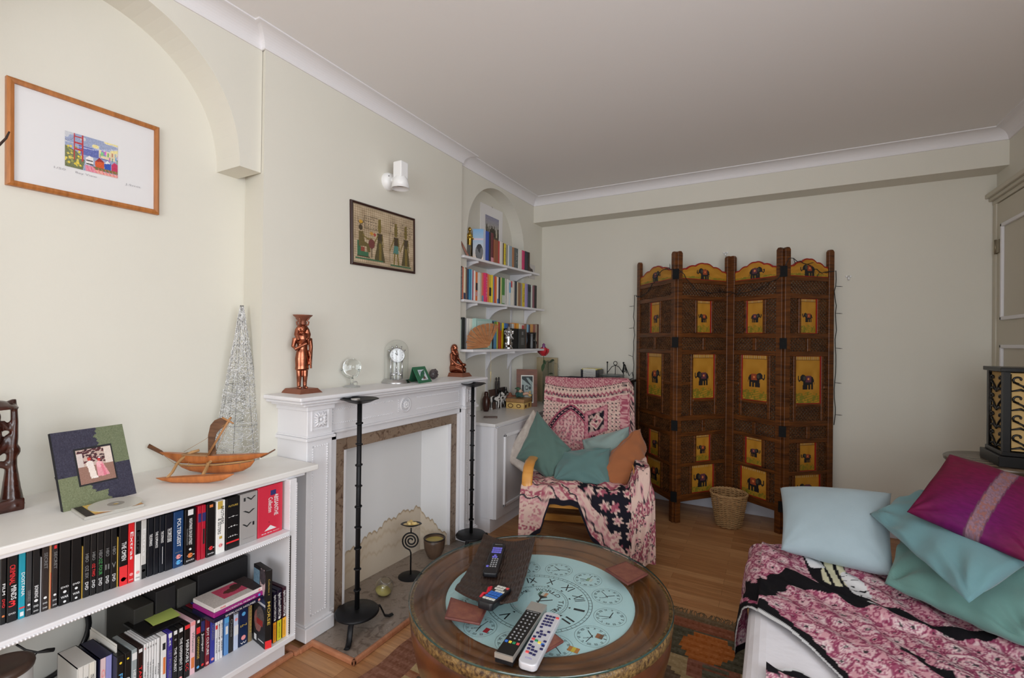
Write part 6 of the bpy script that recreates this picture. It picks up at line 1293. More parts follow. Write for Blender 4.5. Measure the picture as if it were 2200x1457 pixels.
for (px_,py_,lab) in ((1823,597,'small white hook on the back wall beside the folding screen'),(1559,546,'small white hook on the back wall just above the folding screen')):
    c = hit(px_,py_,y=4.14); b = MB(); b.sphere((c.x-.012,c.y,c.z+.01),.008,8,6); b.sphere((c.x+.012,c.y,c.z+.01),.008,8,6); b.tube([(c.x,4.145,c.z+.01),(c.x,4.13,c.z-.004),(c.x,4.125,c.z-.016)],.006,7); tag(b.build('wall_hook', MATS['white_gloss']), lab, 'hook')
# side cabinet with discs and dish rack behind the chair
b = MB(); b.box(-1.64,-1.06,3.78,4.12,0,.985); b.box(-1.66,-1.04,3.76,4.125,.985,1.005); tag(b.build('side_cabinet', wood('cabinet_black',(24,18,16),(44,34,30),6), None, bevel=.004), 'dark side cabinet hidden behind the armchair, carrying discs and a plate rack', 'cabinet')
ZC = 1.005; A_ = hit(1250,800,y=3.9); w0 = hit(1283,800,y=3.9).x-A_.x
for k in range(7):
    z0 = ZC+.0108*k+.012; b = MB(); b.box(A_.x+random.uniform(-.002,.002),A_.x+w0,3.9,4.04,z0,z0+.0102); o = b.build('cd_case', cmat([(60,60,66),(206,190,80)][k == 6],.25), None, bevel=.0008, seg=1); b = MB(); b.box(A_.x+.012,A_.x+w0-.014,3.8992,3.9,z0+.0018,z0+.0085); b.build('paper_inlay', MATS['paper'], o)
    tag(o, ('yellow topped cd case on top of the stack behind the armchair' if k == 6 else 'cd case with white spine, %s up in the stack behind the armchair' % ORD[k]), 'cd', 'stack of cd cases')
b = MB(); b.box(A_.x-.006,A_.x+w0+.006,3.89,4.05,ZC,ZC+.011); b.box(A_.x-.006,A_.x-.001,3.89,4.05,ZC,ZC+.08); b.box(A_.x+w0+.001,A_.x+w0+.006,3.89,4.05,ZC,ZC+.08); tag(b.build('cd_rack', mat('clear_rack',(70,70,74),.2)), 'dark plastic rack holding the stack of cd cases', 'rack')
c = hit(1317,800,y=3.95); 
for k in range(4):
    b = MB(); Mp = Matrix.Translation((c.x,3.93,ZC+.01*k)); b.lathe([(.055,0),(.07,.004),(.105,.012),(.103,.014),(.065,.006),(0,.006)],36,Mp); tag(b.build('plate', mat('plate_grey',(130,136,134),.25)), 'grey glass plate, %s from the bottom of the pile behind the armchair' % ORD[k], 'plate', 'pile of grey plates')
b = MB(); x0, x1 = hit(1301,790,y=3.99).x, hit(1336,790,y=3.99).x; zt = hit(1301,779,y=3.99).z
for x in (x0,x1): b.tube([(x,4.04,ZC),(x,4.04,zt)],.004,7); b.sphere((x,4.04,zt),.008,9,6)
xm = (x0+x1)/2; zr = hit(1318,781,y=3.99).z; b.torus((xm,4.04,zr),.016,.003,Matrix.Rotation(R(90),4,'X'),20,6); b.tube([(x0,4.04,ZC+.05),(xm-.03,4.04,zr-.03),(xm,4.04,zr-.017),(xm+.03,4.04,zr-.03),(x1,4.04,ZC+.05)],.003,6); b.tube([(xm,4.04,zr-.017),(xm,4.04,ZC)],.003,6); b.tube([(x0,4.04,ZC+.003),(x1,4.04,ZC+.003)],.004,6)
tag(b.build('plate_rack', MATS['iron']), 'black wrought iron plate rack with a ring on top behind the armchair', 'rack')
b = MB(); pts = [Vector((hit(1338+3*math.sin(k*1.3)+k*.5,792+10*math.cos(k*1.7),y=3.96))) for k in range(14)]+[hit(1352,808,y=3.97),hit(1358,800,y=3.98),hit(1361,812,y=4.0),hit(1354,815,y=4.0),hit(1350,830,y=4.0),hit(1357,860,y=4.0),hit(1362,900,y=4.02)]
b.tube(pts,.0035,6); tag(b.build('cable_tangle', c_), 'tangle of black cable beside the plate rack, hanging towards the folding screen', 'cable')
# ------------------------------------------------------------ ARMCHAIR
F_ = Vector((-1.005,2.71,0)); ca, sa = math.cos(R(18.5)), math.sin(R(18.5)); eu = Vector((ca,sa,0)); ev = Vector((-sa,ca,0)); C3 = lambda U,V,Z: F_+eu*U+ev*V+Vector((0,0,Z))
ac = thing('armchair', 'bent birch wood armchair facing the coffee table, covered by a pink patterned throw', 'armchair', (F_+ev*.4)); birch = wood('birch',(206,138,60),(232,170,88),5,(1,1,6),.3,.2)
for s_ in (-1,1):
    b = MB(); b.tube([C3(s_*.335,V,Z) for V,Z in ((.66,.014),(.3,.013),(.12,.013),(.04,.03),(.0,.10),(-.015,.25),(-.015,.40),(.01,.49),(.06,.535),(.14,.55),(.3,.54),(.62,.50))],.034,10,flat=(.34,1)); b.build('side_frame', birch, ac)
b = MB(); P0 = C3(-.3,.03,.335); Mr = frame(P0.to_tuple(),eu,ev); b.box(0,.6,-.012,.012,-.03,.03,Mr); b.build('front_rail', birch, ac, bevel=.003)
b = MB(); Mr = frame(C3(-.3,.6,.03).to_tuple(),eu,ev); b.box(0,.6,-.012,.012,-.02,.03,Mr); b.build('back_rail', birch, ac, bevel=.003)
for s_ in (-1,1):
    b = MB(); b.tube([C3(s_*.27,V,Z) for V,Z in ((.02,.34),(.3,.30),(.52,.29),(.6,.36),(.72,.62),(.86,.98))],.024,8,flat=(.4,1)); b.build('seat_frame', birch, ac)
prof = [(.02,.37),(.3,.34),(.5,.335),(.6,.40),(.72,.66),(.85,.985)]
def prof_at(pr, t):
    d = [0]
    for p,q in zip(pr[:-1],pr[1:]): d.append(d[-1]+math.hypot(q[0]-p[0],q[1]-p[1]))
    d = np.array(d); a_ = np.array(pr); return np.interp(t,d,a_[:,0]), np.interp(t,d,a_[:,1]), d[-1]
b = MB(); tt = np.linspace(0,1,40); L_ = prof_at(prof,0)[2]; V_,Z_,_ = prof_at(prof,tt*L_)
P = [[C3(U,V_[i]-.0,Z_[i]+np.interp(Z_[i],[.38,.5],[.03,-.03])+np.interp(Z_[i],[.38,.5],[.03,.012])*(1-abs(U/.295)**6)) for U in np.linspace(-.295,.295,24)] for i in range(40)]; b.grid(P); P = [[C3(U,V_[i],Z_[i]+np.interp(Z_[i],[.38,.5],[.02,-.04])-.02*(1-abs(U/.295)**6)) for U in np.linspace(.295,-.295,24)] for i in range(40)]; b.grid(P)
pd = b.build('seat_pad', mat('cream_fabric',(214,206,196),.9,var=(30,.2,(190,176,168)),spec=.1), ac); bmw(pd, .004)
# throw over the chair
CR, PK, RD, BK = np.array([214,184,172])/255., np.array([206,150,154])/255., np.array([152,66,88])/255., np.array([30,28,38])/255.
def mixc(C, m, col, al=1.): m = (np.asarray(m,float)*al)[...,None]; return C*(1-m)+col*m
def chair_print(a, b):
    C = np.ones(a.shape+(3,))*CR; n1 = vnoise(a,b,90,2); n2 = vnoise(a,b,45,3)
    by = b-.185+.42*(a+.09)**2; bb = by*1.75; aa = a*1.75
    C = mixc(C, bb < .02, BK*1.2); m = (bb > .02)&(bb < .175); C = mixc(C, m, PK, .6)
    d,i_,_ = cells(aa,bb,22,5,.05); C = mixc(C, m&(d > .30)&(d < .46), RD,.85); C = mixc(C, m&(d < .12), RD,.7); C = mixc(C, m&(n1 > .62), RD,.45)
    C = mixc(C, (abs(bb-.18) < .007)&(np.sin(aa*420) > -.4), BK)
    f = (aa*18) % 1; h = (bb-.205)/.035; C = mixc(C, (h > 0)&(h < 1)&(abs(f-.5) < .33*(1-h)), BK); C = mixc(C,(h > .2)&(h < .5)&(abs(f-.5) < .07), CR)
    m = (bb > .255)&(bb < .325); w = .288+.016*np.sin(aa*115); C = mixc(C, m&(abs(bb-w) < .016), RD,.8); C = mixc(C, m&(abs(bb-w-.016) < .008)&(n2 > .3), BK,.8); C = mixc(C, m&(bb > w+.02)&(np.sin(aa*260) > .1), BK*1.5,.7)
    m = (bb > .345)&(bb < .40); C = mixc(C,m,PK,.75); C = mixc(C,m&(n1 > .48),RD,.75)
    low = (bb > .40)&(b < .90); d,i_,_ = cells(a,b,34,7,.12); C = mixc(C, low&(d < .20), BK,.85); d,i_,_ = cells(a+.015,b+.018,34,9,.4); C = mixc(C, low&(abs(d-.24) < .08)&(n1 > .35), RD*.8+.1,.6)
    # pointed arch and tilted square
    ax, ay = abs(a+.13), by-.255; ar = np.hypot(ax+.14, ay-.30)-.33; inn = (ay > .0)&(ar < 0)&(b < .90); C = mixc(C, inn, PK,.45); C = mixc(C, inn&(n1 > .52), RD,.5); C = mixc(C, low&(ay > -.02)&(abs(ar) < .012), BK); C = mixc(C, low&(ay > -.02)&(abs(abs(ar)-.019) < .006), RD,.9); C = mixc(C, low&(ay > -.02)&(abs(ar) < .004)&(np.sin(b*300) > 0), PK)
    qx, qy = a-.075, (by-.37)+.25*(a-.075); sq = np.maximum(abs(qx)/.085,abs(qy)/.10); C = mixc(C,low&(sq < 1.0),RD,.9); C = mixc(C,low&(sq < .93),PK,.8); C = mixc(C,low&(sq < .93)&(n1 > .6),RD,.6); C = mixc(C,low&(sq < .68),BK); dd = (abs(qx)/.085+abs(qy)/.10); C = mixc(C,low&(sq < .68)&(n2 > .6),CR,.8); C = mixc(C,low&(dd < .6),CR); C = mixc(C,low&(dd < .5)&(n1 > .55),RD,.7); C = mixc(C,low&(dd < .12),BK)
    m = low&(a > .25)&(a < .31); C = mixc(C,m,PK,.8); C = mixc(C,m&(n1 > .5),RD,.8)
    m = low&(a > .31); C = mixc(C,m&(n1 > .5),PK*.8,.6); C = mixc(C,m&(n2 > .66),BK,.8)
    # seat and drop: the front edge of the seat lies at 1.45
    up_ = b > .90; d,i_,an = cells(a,b,12.5,21,.35); fl = d < .33+.10*np.sin(an*6)
    C = mixc(C, up_&(n1 > .52)&(b < 1.22), PK,.7); C = mixc(C, up_&(n2 > .58)&(b < 1.22)&(b > 1.02), BK,.9); C = mixc(C, up_&(n1 > .66), RD,.5)
    rr = a-.02-.75*(b-1.50); dk = up_&(rr > 0)&(b > 1.16)&(a < .30); st_ = up_&~dk&(b > 1.20); kb = np.where(rr > -.28*0-9, b, b)
    # bands follow the front edge and turn down along the flowered field
    k = np.where((rr > -.20)&(b > 1.42), 1.60+(.0-rr)*-.9, b+.015*np.sin(a*9))
    for c0,cc in ((1.24,PK),(1.285,RD),(1.33,PK),(1.40,RD),(1.445,PK),(1.50,RD),(1.55,PK),(1.65,PK),(1.71,RD)): C = mixc(C, st_&(abs(k-c0) < .014)&(n1 > .33), cc,.75)
    f = (a*19) % 1; h = (k-1.345)/.032; C = mixc(C, st_&(h > 0)&(h < 1)&(abs(f-.5) < .42*h), BK); C = mixc(C, st_&(h > .45)&(h < 1)&(abs(f-.5) < .42*h-.2), PK); C = mixc(C, st_&(abs(k-1.31-.012*np.abs(np.sin(a*58))) < .006), BK); C = mixc(C, st_&(abs(k-1.425-.012*np.abs(np.sin(a*62))) < .006), BK,.8); C = mixc(C, st_&(abs(k-1.53-.01*np.sin(a*70+b*40)) < .006), BK,.8)
    C = mixc(C, dk, BK); C = mixc(C, dk&fl, CR); C = mixc(C, dk&fl&(d < .24)&(n1 > .42), PK*.95); C = mixc(C, dk&fl&(n2 > .66), RD,.8); C = mixc(C, dk&(d < .06), RD)
    tri = up_&(abs(a-.17) < .17*(1.44-b)/.2)&(b < 1.44)&(b > 1.14); C = mixc(C,tri,CR); C = mixc(C,tri&(n1 > .45),PK,.9); C = mixc(C,tri&(n2 > .62),RD,.8)
    hm = b > hem(a)-.030; C = mixc(C, hm&(a < .30), BK)
    sd = (a > .30)&up_; C = mixc(C, sd, CR,.9); C = mixc(C, sd&(np.sin(b*30+a*22+3*n2) > .2)&(n1 > .40), RD*.9+.03,.85); C = mixc(C, sd&(abs(np.sin(b*30+a*22+3*n2)) < .15), BK,.8); C = mixc(C, sd&(d < .22), PK); C = mixc(C, sd&(d < .1), BK,.7)
    sd2 = (a > .30)&(a < .46)&(b > 1.02)&(b < 1.36); C = mixc(C, sd2, BK); C = mixc(C, sd2&fl, CR); C = mixc(C, sd2&fl&(d < .2), PK)
    return C
# profile, from behind the head down the back, along the seat and over the front
PR_ = [(.93,.88),(.915,1.0),(.895,1.045),(.862,1.035),(.80,.90),(.70,.67),(.62,.48),(.55,.425),(.40,.42),(.2,.435),(.06,.45),(-.01,.44),(-.05,.40),(-.065,.30),(-.07,.16),(-.07,.03)]
na, nb = 230, 340; LT = prof_at(PR_,0)[2]
av = np.linspace(-.37,.90,na); ev_ = np.zeros((nb,na,3)); AA = np.zeros((nb,na)); BB = np.zeros((nb,na))
def hem(a_):   # length of the cloth down the front for each strip
    return np.interp(a_,[-.37,-.31,-.24,-.19,-.02,.06,.16,.30,.5,.9],[LT-.06,LT-.10,LT-.16,LT-.33,LT-.31,LT-.14,LT-.03,LT-.01,LT-.03,LT-.05])
for ia,a_ in enumerate(av):
    bs = np.linspace(0,hem(a_),nb); V,Z,_ = prof_at(PR_,bs); AA[:,ia] = a_; BB[:,ia] = bs
    onb = 1/(1+np.exp(-(Z-.62)/.03))*(bs < .9)          # on the reclined back
    seat = 1-onb
    U = np.minimum(a_,.30)*np.ones(nb); U = U*(1-.12*onb*(a_ < 0)); Zz = Z.copy(); Vv = V.copy()
    if a_ > .27:
        ex = a_-.27; zarm = .575; front = np.clip((bs-(LT-.47))/.1,0,1)
        # over the arm, then hanging outside it
        rise = np.maximum(zarm-Z,0); l1 = np.hypot(rise,.045); U2 = np.where(ex < l1, .27+.05*ex/np.maximum(l1,1e-3), np.where(ex < l1+.075, .32+(ex-l1), .395+.10*np.clip(ex-l1-.075,0,1)*1.0)); Z2 = np.where(ex < l1, Z+rise*ex/np.maximum(l1,1e-3), np.where(ex < l1+.075, zarm, zarm-(ex-l1-.075)*.99)); Z2 = np.maximum(Z2,.03+.02*np.sin(bs*20))
        U3 = .30+.05*np.clip(ex,0,.1)/.1+.05*ex; Z3 = Z-np.clip(ex-.03,0,1)*.9
        U4 = .27+ex*.5; Z4 = Z  # front panel simply runs on sideways
        wf_ = front; U = U3*onb+seat*(U2*(1-wf_)+np.minimum(U4,.42)*wf_); Zz = Z3*onb+seat*(Z2*(1-wf_)+Z4*wf_); Vv = V+wf_*np.clip(ex-.25,0,1)*.5+seat*(1-wf_)*0
    drop = np.clip((bs-(LT-.40))/.35,0,1); Vv = Vv-drop*.018*(1+np.sin(a_*46+1.2*np.sin(bs*7)))-.01*drop
    wr = .006*np.sin(a_*31+bs*17+2*np.sin(bs*9))+.005*np.sin(a_*-19+bs*41)+.004*np.sin(a_*70+bs*8)
    Zz = np.maximum(Zz+wr*seat*(1-drop)+.003,.025); Vv = Vv-np.abs(wr)*onb*.8
    for ib in range(nb): ev_[ib,ia] = C3(U[ib],Vv[ib],Zz[ib])
tw = color_grid('throw_blanket', ev_, chair_print(AA,BB), None, MATS['cloth_print'])
tag(tw, 'pink and cream block printed throw with black flowers draped over the armchair', 'blanket')
# ------------------------------------------------------------ CHAIR CUSHIONS
def linen(name, rgb, r2=None): return mat(name, rgb, .92, spec=.12, sheen=.25, bump=(420,.25,.002), var=(6,.4,r2 or tuple(int(v*.92) for v in rgb)))
hy = lambda px_,py_,y: hit(px_,py_,y=y)
def cushion(label, cs, th, m, group=None, name='cushion', **k): o = pillow(name, *cs, th, m, **k); return tag(o, label, 'cushion', group)
cushion('cream patterned cushion squeezed between the left arm of the armchair and a dark teal cushion',[hy(1146,878,3.16),hy(1195,945,3.10),hy(1166,1056,2.90),hy(1080,985,3.00)],.13,MATS['cream_fabric'],seed=3)
cushion('dark teal cushion standing on its corner against the left arm of the armchair',[hy(1154,882,3.08),hy(1228,966,3.02),hy(1186,1038,2.86),hy(1108,985,2.88)],.15,linen('teal_dark',(94,120,112)),'teal armchair cushions',seed=4,wr=0.0187)
cushion('pale teal cushion at the back of the armchair, behind the crumpled one',[hy(1250,945,3.20),hy(1352,916,3.26),hy(1362,1015,3.10),hy(1262,1040,3.02)],.13,linen('teal_pale',(144,164,160)),seed=5,wr=0.0170)
cushion('crumpled rust orange cushion tucked into the right side of the armchair',[hy(1318,985,3.08),hy(1376,920,3.20),hy(1386,1010,3.00),hy(1270,1066,2.80)],.14,linen('rust',(164,102,66)),seed=6,wr=0.0306)
cushion('crumpled mid teal cushion lying in the middle of the armchair seat',[hy(1200,975,3.02),hy(1312,962,3.04),hy(1312,1048,2.84),hy(1184,1040,2.80)],.13,linen('teal_mid',(98,130,128)),'teal armchair cushions',seed=7,wr=0.0238)
# ------------------------------------------------------------ RUG
nx, ny = 260, 150; rx0, rx1, ry0, ry1 = -1.40, .75, .75, 2.45
X, Y = np.meshgrid(np.linspace(rx0,rx1,nx+1),np.linspace(ry0,ry1,ny+1),indexing='ij')
xc = (X[:-1,:-1]+X[1:,1:])/2; yc_ = (Y[:-1,:-1]+Y[1:,1:])/2
C = np.ones((nx,ny,3))*np.array([128,98,70])/255.; put = lambda m,c: C.__setitem__(m, np.array(c)/255.)
qx = np.floor(xc/.02)*.02; qy = np.floor(yc_/.02)*.02
row_ = (ry1-yc_)
put(row_ < .05,(112,94,72)); put((row_ >= .05)&(row_ < .13),(136,84,62)); put((row_ >= .13)&(row_ < .34),(86,82,66))
tri = np.abs(((qx+.1) % .32)-.16); put((row_ > .14)&(row_ < .34)&(tri < .12-.6*np.abs(qy-(ry1-.24))),(168,98,48))
body = row_ >= .34; put(body,(164,142,104)); cell_x = ((qx+.2) % .44)-.22; cell_y = ((row_-.34) % .42)-.21; qcy = np.floor(cell_y/.02)*.02
put(body&(np.abs(cell_x)+np.abs(qcy) < .17),(104,86,70)); put(body&(np.abs(cell_x)+np.abs(qcy) < .08),(156,106,78)); put(body&(np.abs(cell_x) > .12)&(np.abs(qcy) > .1),(134,86,68)); put(body&(np.abs(cell_x) > .17)&(np.floor(qcy/.02) % 2 == 0),(92,88,72))
put(xc < rx0+.13,(134,92,74)); st = (xc > rx0+.13)&(xc < rx0+.22)&((np.floor(yc_/.04) % 3) != 0); put(st,(184,158,116)); put((xc >= rx0+.22)&(xc < rx0+.32)&((np.floor(yc_/.06) % 3) == 1),(184,158,116)); put((xc >= rx0+.22)&(xc < rx0+.34)&((np.floor(yc_/.06) % 3) != 1),(92,88,76))
C += rng.normal(0,.02,C.shape[:2])[...,None]+(.03*np.sin(yc_*700))[...,None]
P = np.stack([X+.004*np.sin(Y*9)+.006*np.sin(Y*23),Y+.004*np.sin(X*7),np.full(X.shape,.006)],-1)
rg = color_grid('kilim_rug', P, np.clip(C,0,1), None, mat('wool',(255,255,255),.95,attr=True,spec=.1,bump=(300,.5,.003)), 'FACE', False); tag(rg, 'flat woven kilim rug in terracotta, olive and cream under the coffee table', 'rug')
b = MB(); 
for i in range(260): x = rx0+(rx1-rx0)*i/259; b.tube([(x,ry1,.005),(x+random.uniform(-.01,.01),ry1+.025,.003),(x+random.uniform(-.015,.015),ry1+.045,.002)],.0016,4)
fr = b.build('fringe', mat('fringe',(120,108,84),.95), rg); fr['kind'] = 'stuff'
# ------------------------------------------------------------ COFFEE TABLE
TC = Vector((-.740,1.565,0)); ct = thing('coffee_table', 'round drum coffee table of dark wood with a world clock face under its glass top', 'coffee table', TC); MT = Matrix.Translation(TC)
tw_ = wood('table_wood',(50,22,9),(116,62,28),6,(1,1,1.5),.3,.3)
GZ = .43; PZ = .396; RI = .338
b = MB(); b.lathe([(.30,.006),(.33,.02),(.36,.06),(.40,.14),(.435,.23),(.455,.32),(.458,.36),(.452,.378)],80,MT); b.build('drum_body', tw_, ct)
b = MB(); b.lathe([(.452,.378),(.462,.385),(.463,.412),(.456,.422),(.44,.421)],80,MT); rb = b.build('rim', mat('rim_wood',(140,110,64),.4,var=(90,.14,(58,36,22)),bump=(160,.7,.003)), ct)
b = MB(); b.lathe([(.45,.4215),(.425,.421),(.42,.405),(.405,.402),(.40,.408),(.385,.41),(.375,.40),(.36,.399),(.352,.404),(.342,.403),(.336,PZ-.001)],80,MT); b.build('inner_moulding', wood('well_wood',(66,38,18),(128,80,42),5,(1,1,1),.35,.2), ct)
b = MB(); b.lathe([(0,PZ),(RI,PZ)],72,MT,False); cf = b.build('clock_face', mat('clock_blue',(186,220,224),.5), ct)
CC = Vector((-.727,1.535,PZ+.0006)); b = MB()
def ring(c, r0_, r1_, n=72):
    vs = []; 
    for j in range(n): a_ = 2*PI*j/n; vs += [(c.x+r0_*math.cos(a_),c.y+r0_*math.sin(a_),c.z),(c.x+r1_*math.cos(a_),c.y+r1_*math.sin(a_),c.z)]
    b.add(vs,[(2*j,2*j+1,(2*j+3) % (2*n),(2*j+2) % (2*n)) for j in range(n)])
def pol(c,r_,deg): return Vector((c.x+r_*math.cos(R(deg)),c.y+r_*math.sin(R(deg)),c.z))
def tick(c,r0_,r1_,deg,w): p,q = pol(c,r0_,deg),pol(c,r1_,deg); s_ = Vector((-math.sin(R(deg)),math.cos(R(deg)),0))*w; b.add([p-s_,q-s_,q+s_,p+s_],[(0,1,2,3)])
rom = ['XII','I','II','III','IIII','V','VI','VII','VIII','IX','X','XI']; D12 = 37
for r0_,r1_ in ((.187,.1885),(.175,.1765),(.103,.1042),(.095,.0956)): ring(CC,r0_,r1_)
for k in range(60): tick(CC,.176,.188,D12+6*k,.0006); tick(CC,.096,.103,D12+6*k,.0004)
for k in range(12):
    dg = D12-30*k; d = Vector((math.cos(R(dg)),math.sin(R(dg)),0)); letters(b,rom[k],pol(CC,.144,dg),Vector((d.y,-d.x,0)),d,.056,[.042,.012,.026,.036,.044,.034,.04,.046,.052,.036,.028,.04][k]); p = pol(CC,.107,dg); s_ = Vector((-d.y,d.x,0)); b.add([p-s_*.006+d*.008,p+s_*.006+d*.008,p],[(0,1,2)])
for i_,ch in enumerate('WORLD TIME'):
    if ch != ' ': dg = 117-15.5*i_; d = Vector((math.cos(R(dg)),math.sin(R(dg)),0)); letters(b,ch,pol(CC,.077,dg),Vector((d.y,-d.x,0)),d,.026,.004 if ch == 'I' else .020)
for i_,ch in enumerate('ROME'): dg = 188-13*i_; d = Vector((math.cos(R(dg)),math.sin(R(dg)),0)); letters(b,ch,pol(CC,.077,dg),Vector((d.y,-d.x,0)),d,.022,.016)
tick(CC,-.02,.06,95,.003); tick(CC,-.01,.05,37,.0025); p = pol(CC,.035,92); b.add([p+Vector(v) for v in ((.018,0,0),(0,.018,0),(-.018,0,0),(0,-.018,0))],[(0,1,2,3)])
cities = ['PARIS','LONDON','DUBLIN','BERLIN','NEW YORK','BUENOS','MADRID','OSLO','SHANGHAI','SYDNEY','CAIRO','DELHI']
for k in range(12):
    dg = 37-30*k+0; c = pol(CC,.252,dg); c = Vector((max(min(c.x,TC.x+.28),TC.x-.28),c.y,c.z))
    for r0_,r1_ in ((.054,.0547),(.046,.0465)): ring(c,r0_,r1_,44)
    for q in range(12):
        d = Vector((math.cos(R(37-30*q)),math.sin(R(37-30*q)),0)); letters(b,rom[q],pol(c,.0405,37-30*q),Vector((d.y,-d.x,0)),d,.014,[.011,.003,.006,.009,.011,.008,.010,.012,.014,.009,.007,.01][q])
    a1 = 40+47*k; tick(c,-.006,.03,a1,.0016); tick(c,-.006,.038,a1+100+13*k,.0012); letters(b,cities[k],c+Vector((-.008,-.014,0)),(.8,.6,0),(-.6,.8,0),.008,.03)
cp_ = b.build('clock_print', mat('clock_ink',(22,32,38),.6), cf)
for k,(dg,r_,cols) in enumerate(((115,.055,[(70,110,96),(196,206,200),(196,140,104)]),(-45,.268,[(186,120,50),(206,180,60),(186,120,50)]),(-80,.268,[(190,60,50),(190,60,50)]),(-20,.258,[(150,90,50),(110,80,60)]),(68,.252,[(140,170,140),(196,206,200)]),(-108,.252,[(176,40,50)]))):
    c = pol(CC,r_,dg); m = 0
    for q,col in enumerate(cols):
        b = MB(); w = .014 if len(cols) > 1 else .02; b.box(c.x+q*w*.8,c.x+(q+1)*w*.8,c.y-.012,c.y+.012,PZ+.0007,PZ+.0010,None); b.build('flag_print', cmat(col,.6,'flag'), cf)
b = MB(); b.lathe([(0,GZ),(.4612,GZ)],96,MT,False); gt = b.build('glass_top', glass('table_glass',(.93,.96,.96),1.0), ct)
b = MB(); b.lathe([(.4612,GZ-.0072),(.4645,GZ-.004),(.4612,GZ-.0004)],96,MT); b.build('glass_edge', mat('glass_green_edge',(42,66,60),.08,spec=.8), gt)
# tray
tq = [np.array(hit(*p,z=.462)) for p in ((1040,1157),(1150,1165),(1112,1301),(977,1277))]
n, m = 60, 90; P = np.zeros((m,n,3)); Q2 = P.copy()
for i in range(m):
    for j in range(n):
        v, u = i/(m-1), j/(n-1); p = (tq[0]*(1-u)+tq[1]*u)*(1-v)+(tq[3]*(1-u)+tq[2]*u)*v; cu_ = (2*u-1)**2*.026+(2*v-1)**2*.022-.003; r_ = .0042*abs(math.sin(u*70+.9*math.sin(v*22+u*5)))+.001*math.sin(v*55+u*9)
        pin = 1-.06*(1-(2*v-1)**2)*0; z = GZ+.007+cu_*1.0+r_; p[2] = z; P[i,j] = p; Q2[i,j] = p-np.array([0,0,.006+r_])
b = MB(); b.grid(P[::-1]); b.grid(Q2)
edge = [(i,0) for i in range(m)]+[(m-1,j) for j in range(1,n)]+[(i,n-1) for i in range(m-2,-1,-1)]+[(0,j) for j in range(n-2,0,-1)]
b.add([P[e] for e in edge]+[Q2[e] for e in edge],[(k,len(edge)+k,len(edge)+(k+1) % len(edge),(k+1) % len(edge)) for k in range(len(edge))])
tag(b.build('carved_tray', mat('tray_brown',(66,48,40),.32,var=(60,.3,(34,24,20)))), 'dark brown ridged rectangular tray with upturned corners on the coffee table', 'tray')
# coasters
def coaster(pts, z, label):
    pts = [hit(*p,z=z+.008) for p in pts]; c = sum(pts,Vector())/len(pts); b = MB(); b.prism([(p.x,p.y) for p in pts] if (pts[1]-pts[0]).cross(pts[2]-pts[1]).z > 0 else [(p.x,p.y) for p in reversed(pts)],z,z+.008); o = b.build('coaster', mat('coaster_red',(116,64,56),.55,var=(24,.3,(84,44,40)),bump=(60,.4,.002)), None, bevel=.003)
    q = [c+(p-c)*.88 for p in pts]; b = MB(); b.add([(p.x,p.y,z+.0083) for p in q],[tuple(range(len(q))) if (q[1]-q[0]).cross(q[2]-q[1]).z > 0 else tuple(reversed(range(len(q))))]); b.build('leather_inlay', mat('coaster_inlay',(104,52,50),.5,var=(40,.3,(140,90,70))), o)
    return tag(o,label,'coaster','red coasters')
coaster([(968,1282),(955,1326),(1031,1340),(1046,1308)],GZ+.0002,'dark red square coaster partly under the ridged tray')
coaster([(1299,1222),(1345,1205),(1393,1232),(1349,1255)],GZ+.0002,'dark red square coaster alone on the side of the coffee table by the armchair')
coaster([(1142,1383),(1180,1350),(1212,1376),(1168,1402)],GZ+.0002,'dark red square coaster under the silver remote control')
# remote controls
def remote(label, a, c, w, th, z0, z1, body, face, keys, roll=0, end=.5):
    a = Vector(a); c = Vector(c); d = c-a; L = d.length; M_ = frame(a.to_tuple(), d, Vector((0,0,1)).cross(d)); b = MB(); n = 8
    out = []
    for (cx_,cy_,s0) in ((L-end*w*.5,w*.5-end*w*.5,0),(end*w*.5,w*.5-end*w*.5,90),(end*w*.5,-w*.5+end*w*.5,180),(L-end*w*.5,-w*.5+end*w*.5,270)):
        for k in range(n+1): q = R(s0+90*k/n); out.append((cx_+end*w*.5*math.cos(q),cy_+end*w*.5*math.sin(q)))
    b.prism(out,0,th,M_,True); o = b.build('remote_control', body, None, bevel=.003); 
    if face: b = MB(); b.box(face[0]*L,face[1]*L,-w*.5*face[3],w*.5*face[3],th-.001,th+.0006,M_); b.build('face_plate', face[2], o)
    for nm,mt,ks,sz in keys:
        b = MB()
        for (x_,y_) in ks: b.box(x_*L-sz[0],x_*L+sz[0],y_*w*.5-sz[1],y_*w*.5+sz[1],th,th+.0022,M_)
        b.build(nm, mt, o)
    return tag(o,label,'remote control','remote controls on the coffee table'), M_, L
zr = GZ+.0004; G_ = lambda xs,ys: [(x,y) for x in xs for y in ys]
f = .048; ra = hit(1158,1296,z=GZ+.028); rc_ = hit(1082,1407,z=GZ+.028)
o,M_,L = remote('black remote with a silver cap end lying beside the white one on the glass',(ra.x,ra.y,zr),(rc_.x,rc_.y,zr),.054,.026,0,0,mat('remote_dark',(24,24,28),.35),(.18,.985,mat('remote_face',(14,14,16),.2),.9),
 [('key_grey',mat('key_grey',(150,150,152),.5),G_((.24,.3,.37,.43,.5,.56,.62,.67,.72),(-.5,0,.5)),(.0022,.0025)),('key_blue',mat('key_blue',(50,110,200),.5),[(.79,-.66)],(.004,.004)),('key_yellow',mat('key_yellow',(230,205,70),.5),[(.79,-.22)],(.004,.004)),('key_green',mat('key_green',(40,140,90),.5),[(.79,.22)],(.004,.004)),('key_red',mat('key_red',(220,80,80),.5),[(.79,.66)],(.004,.004))],end=.12)
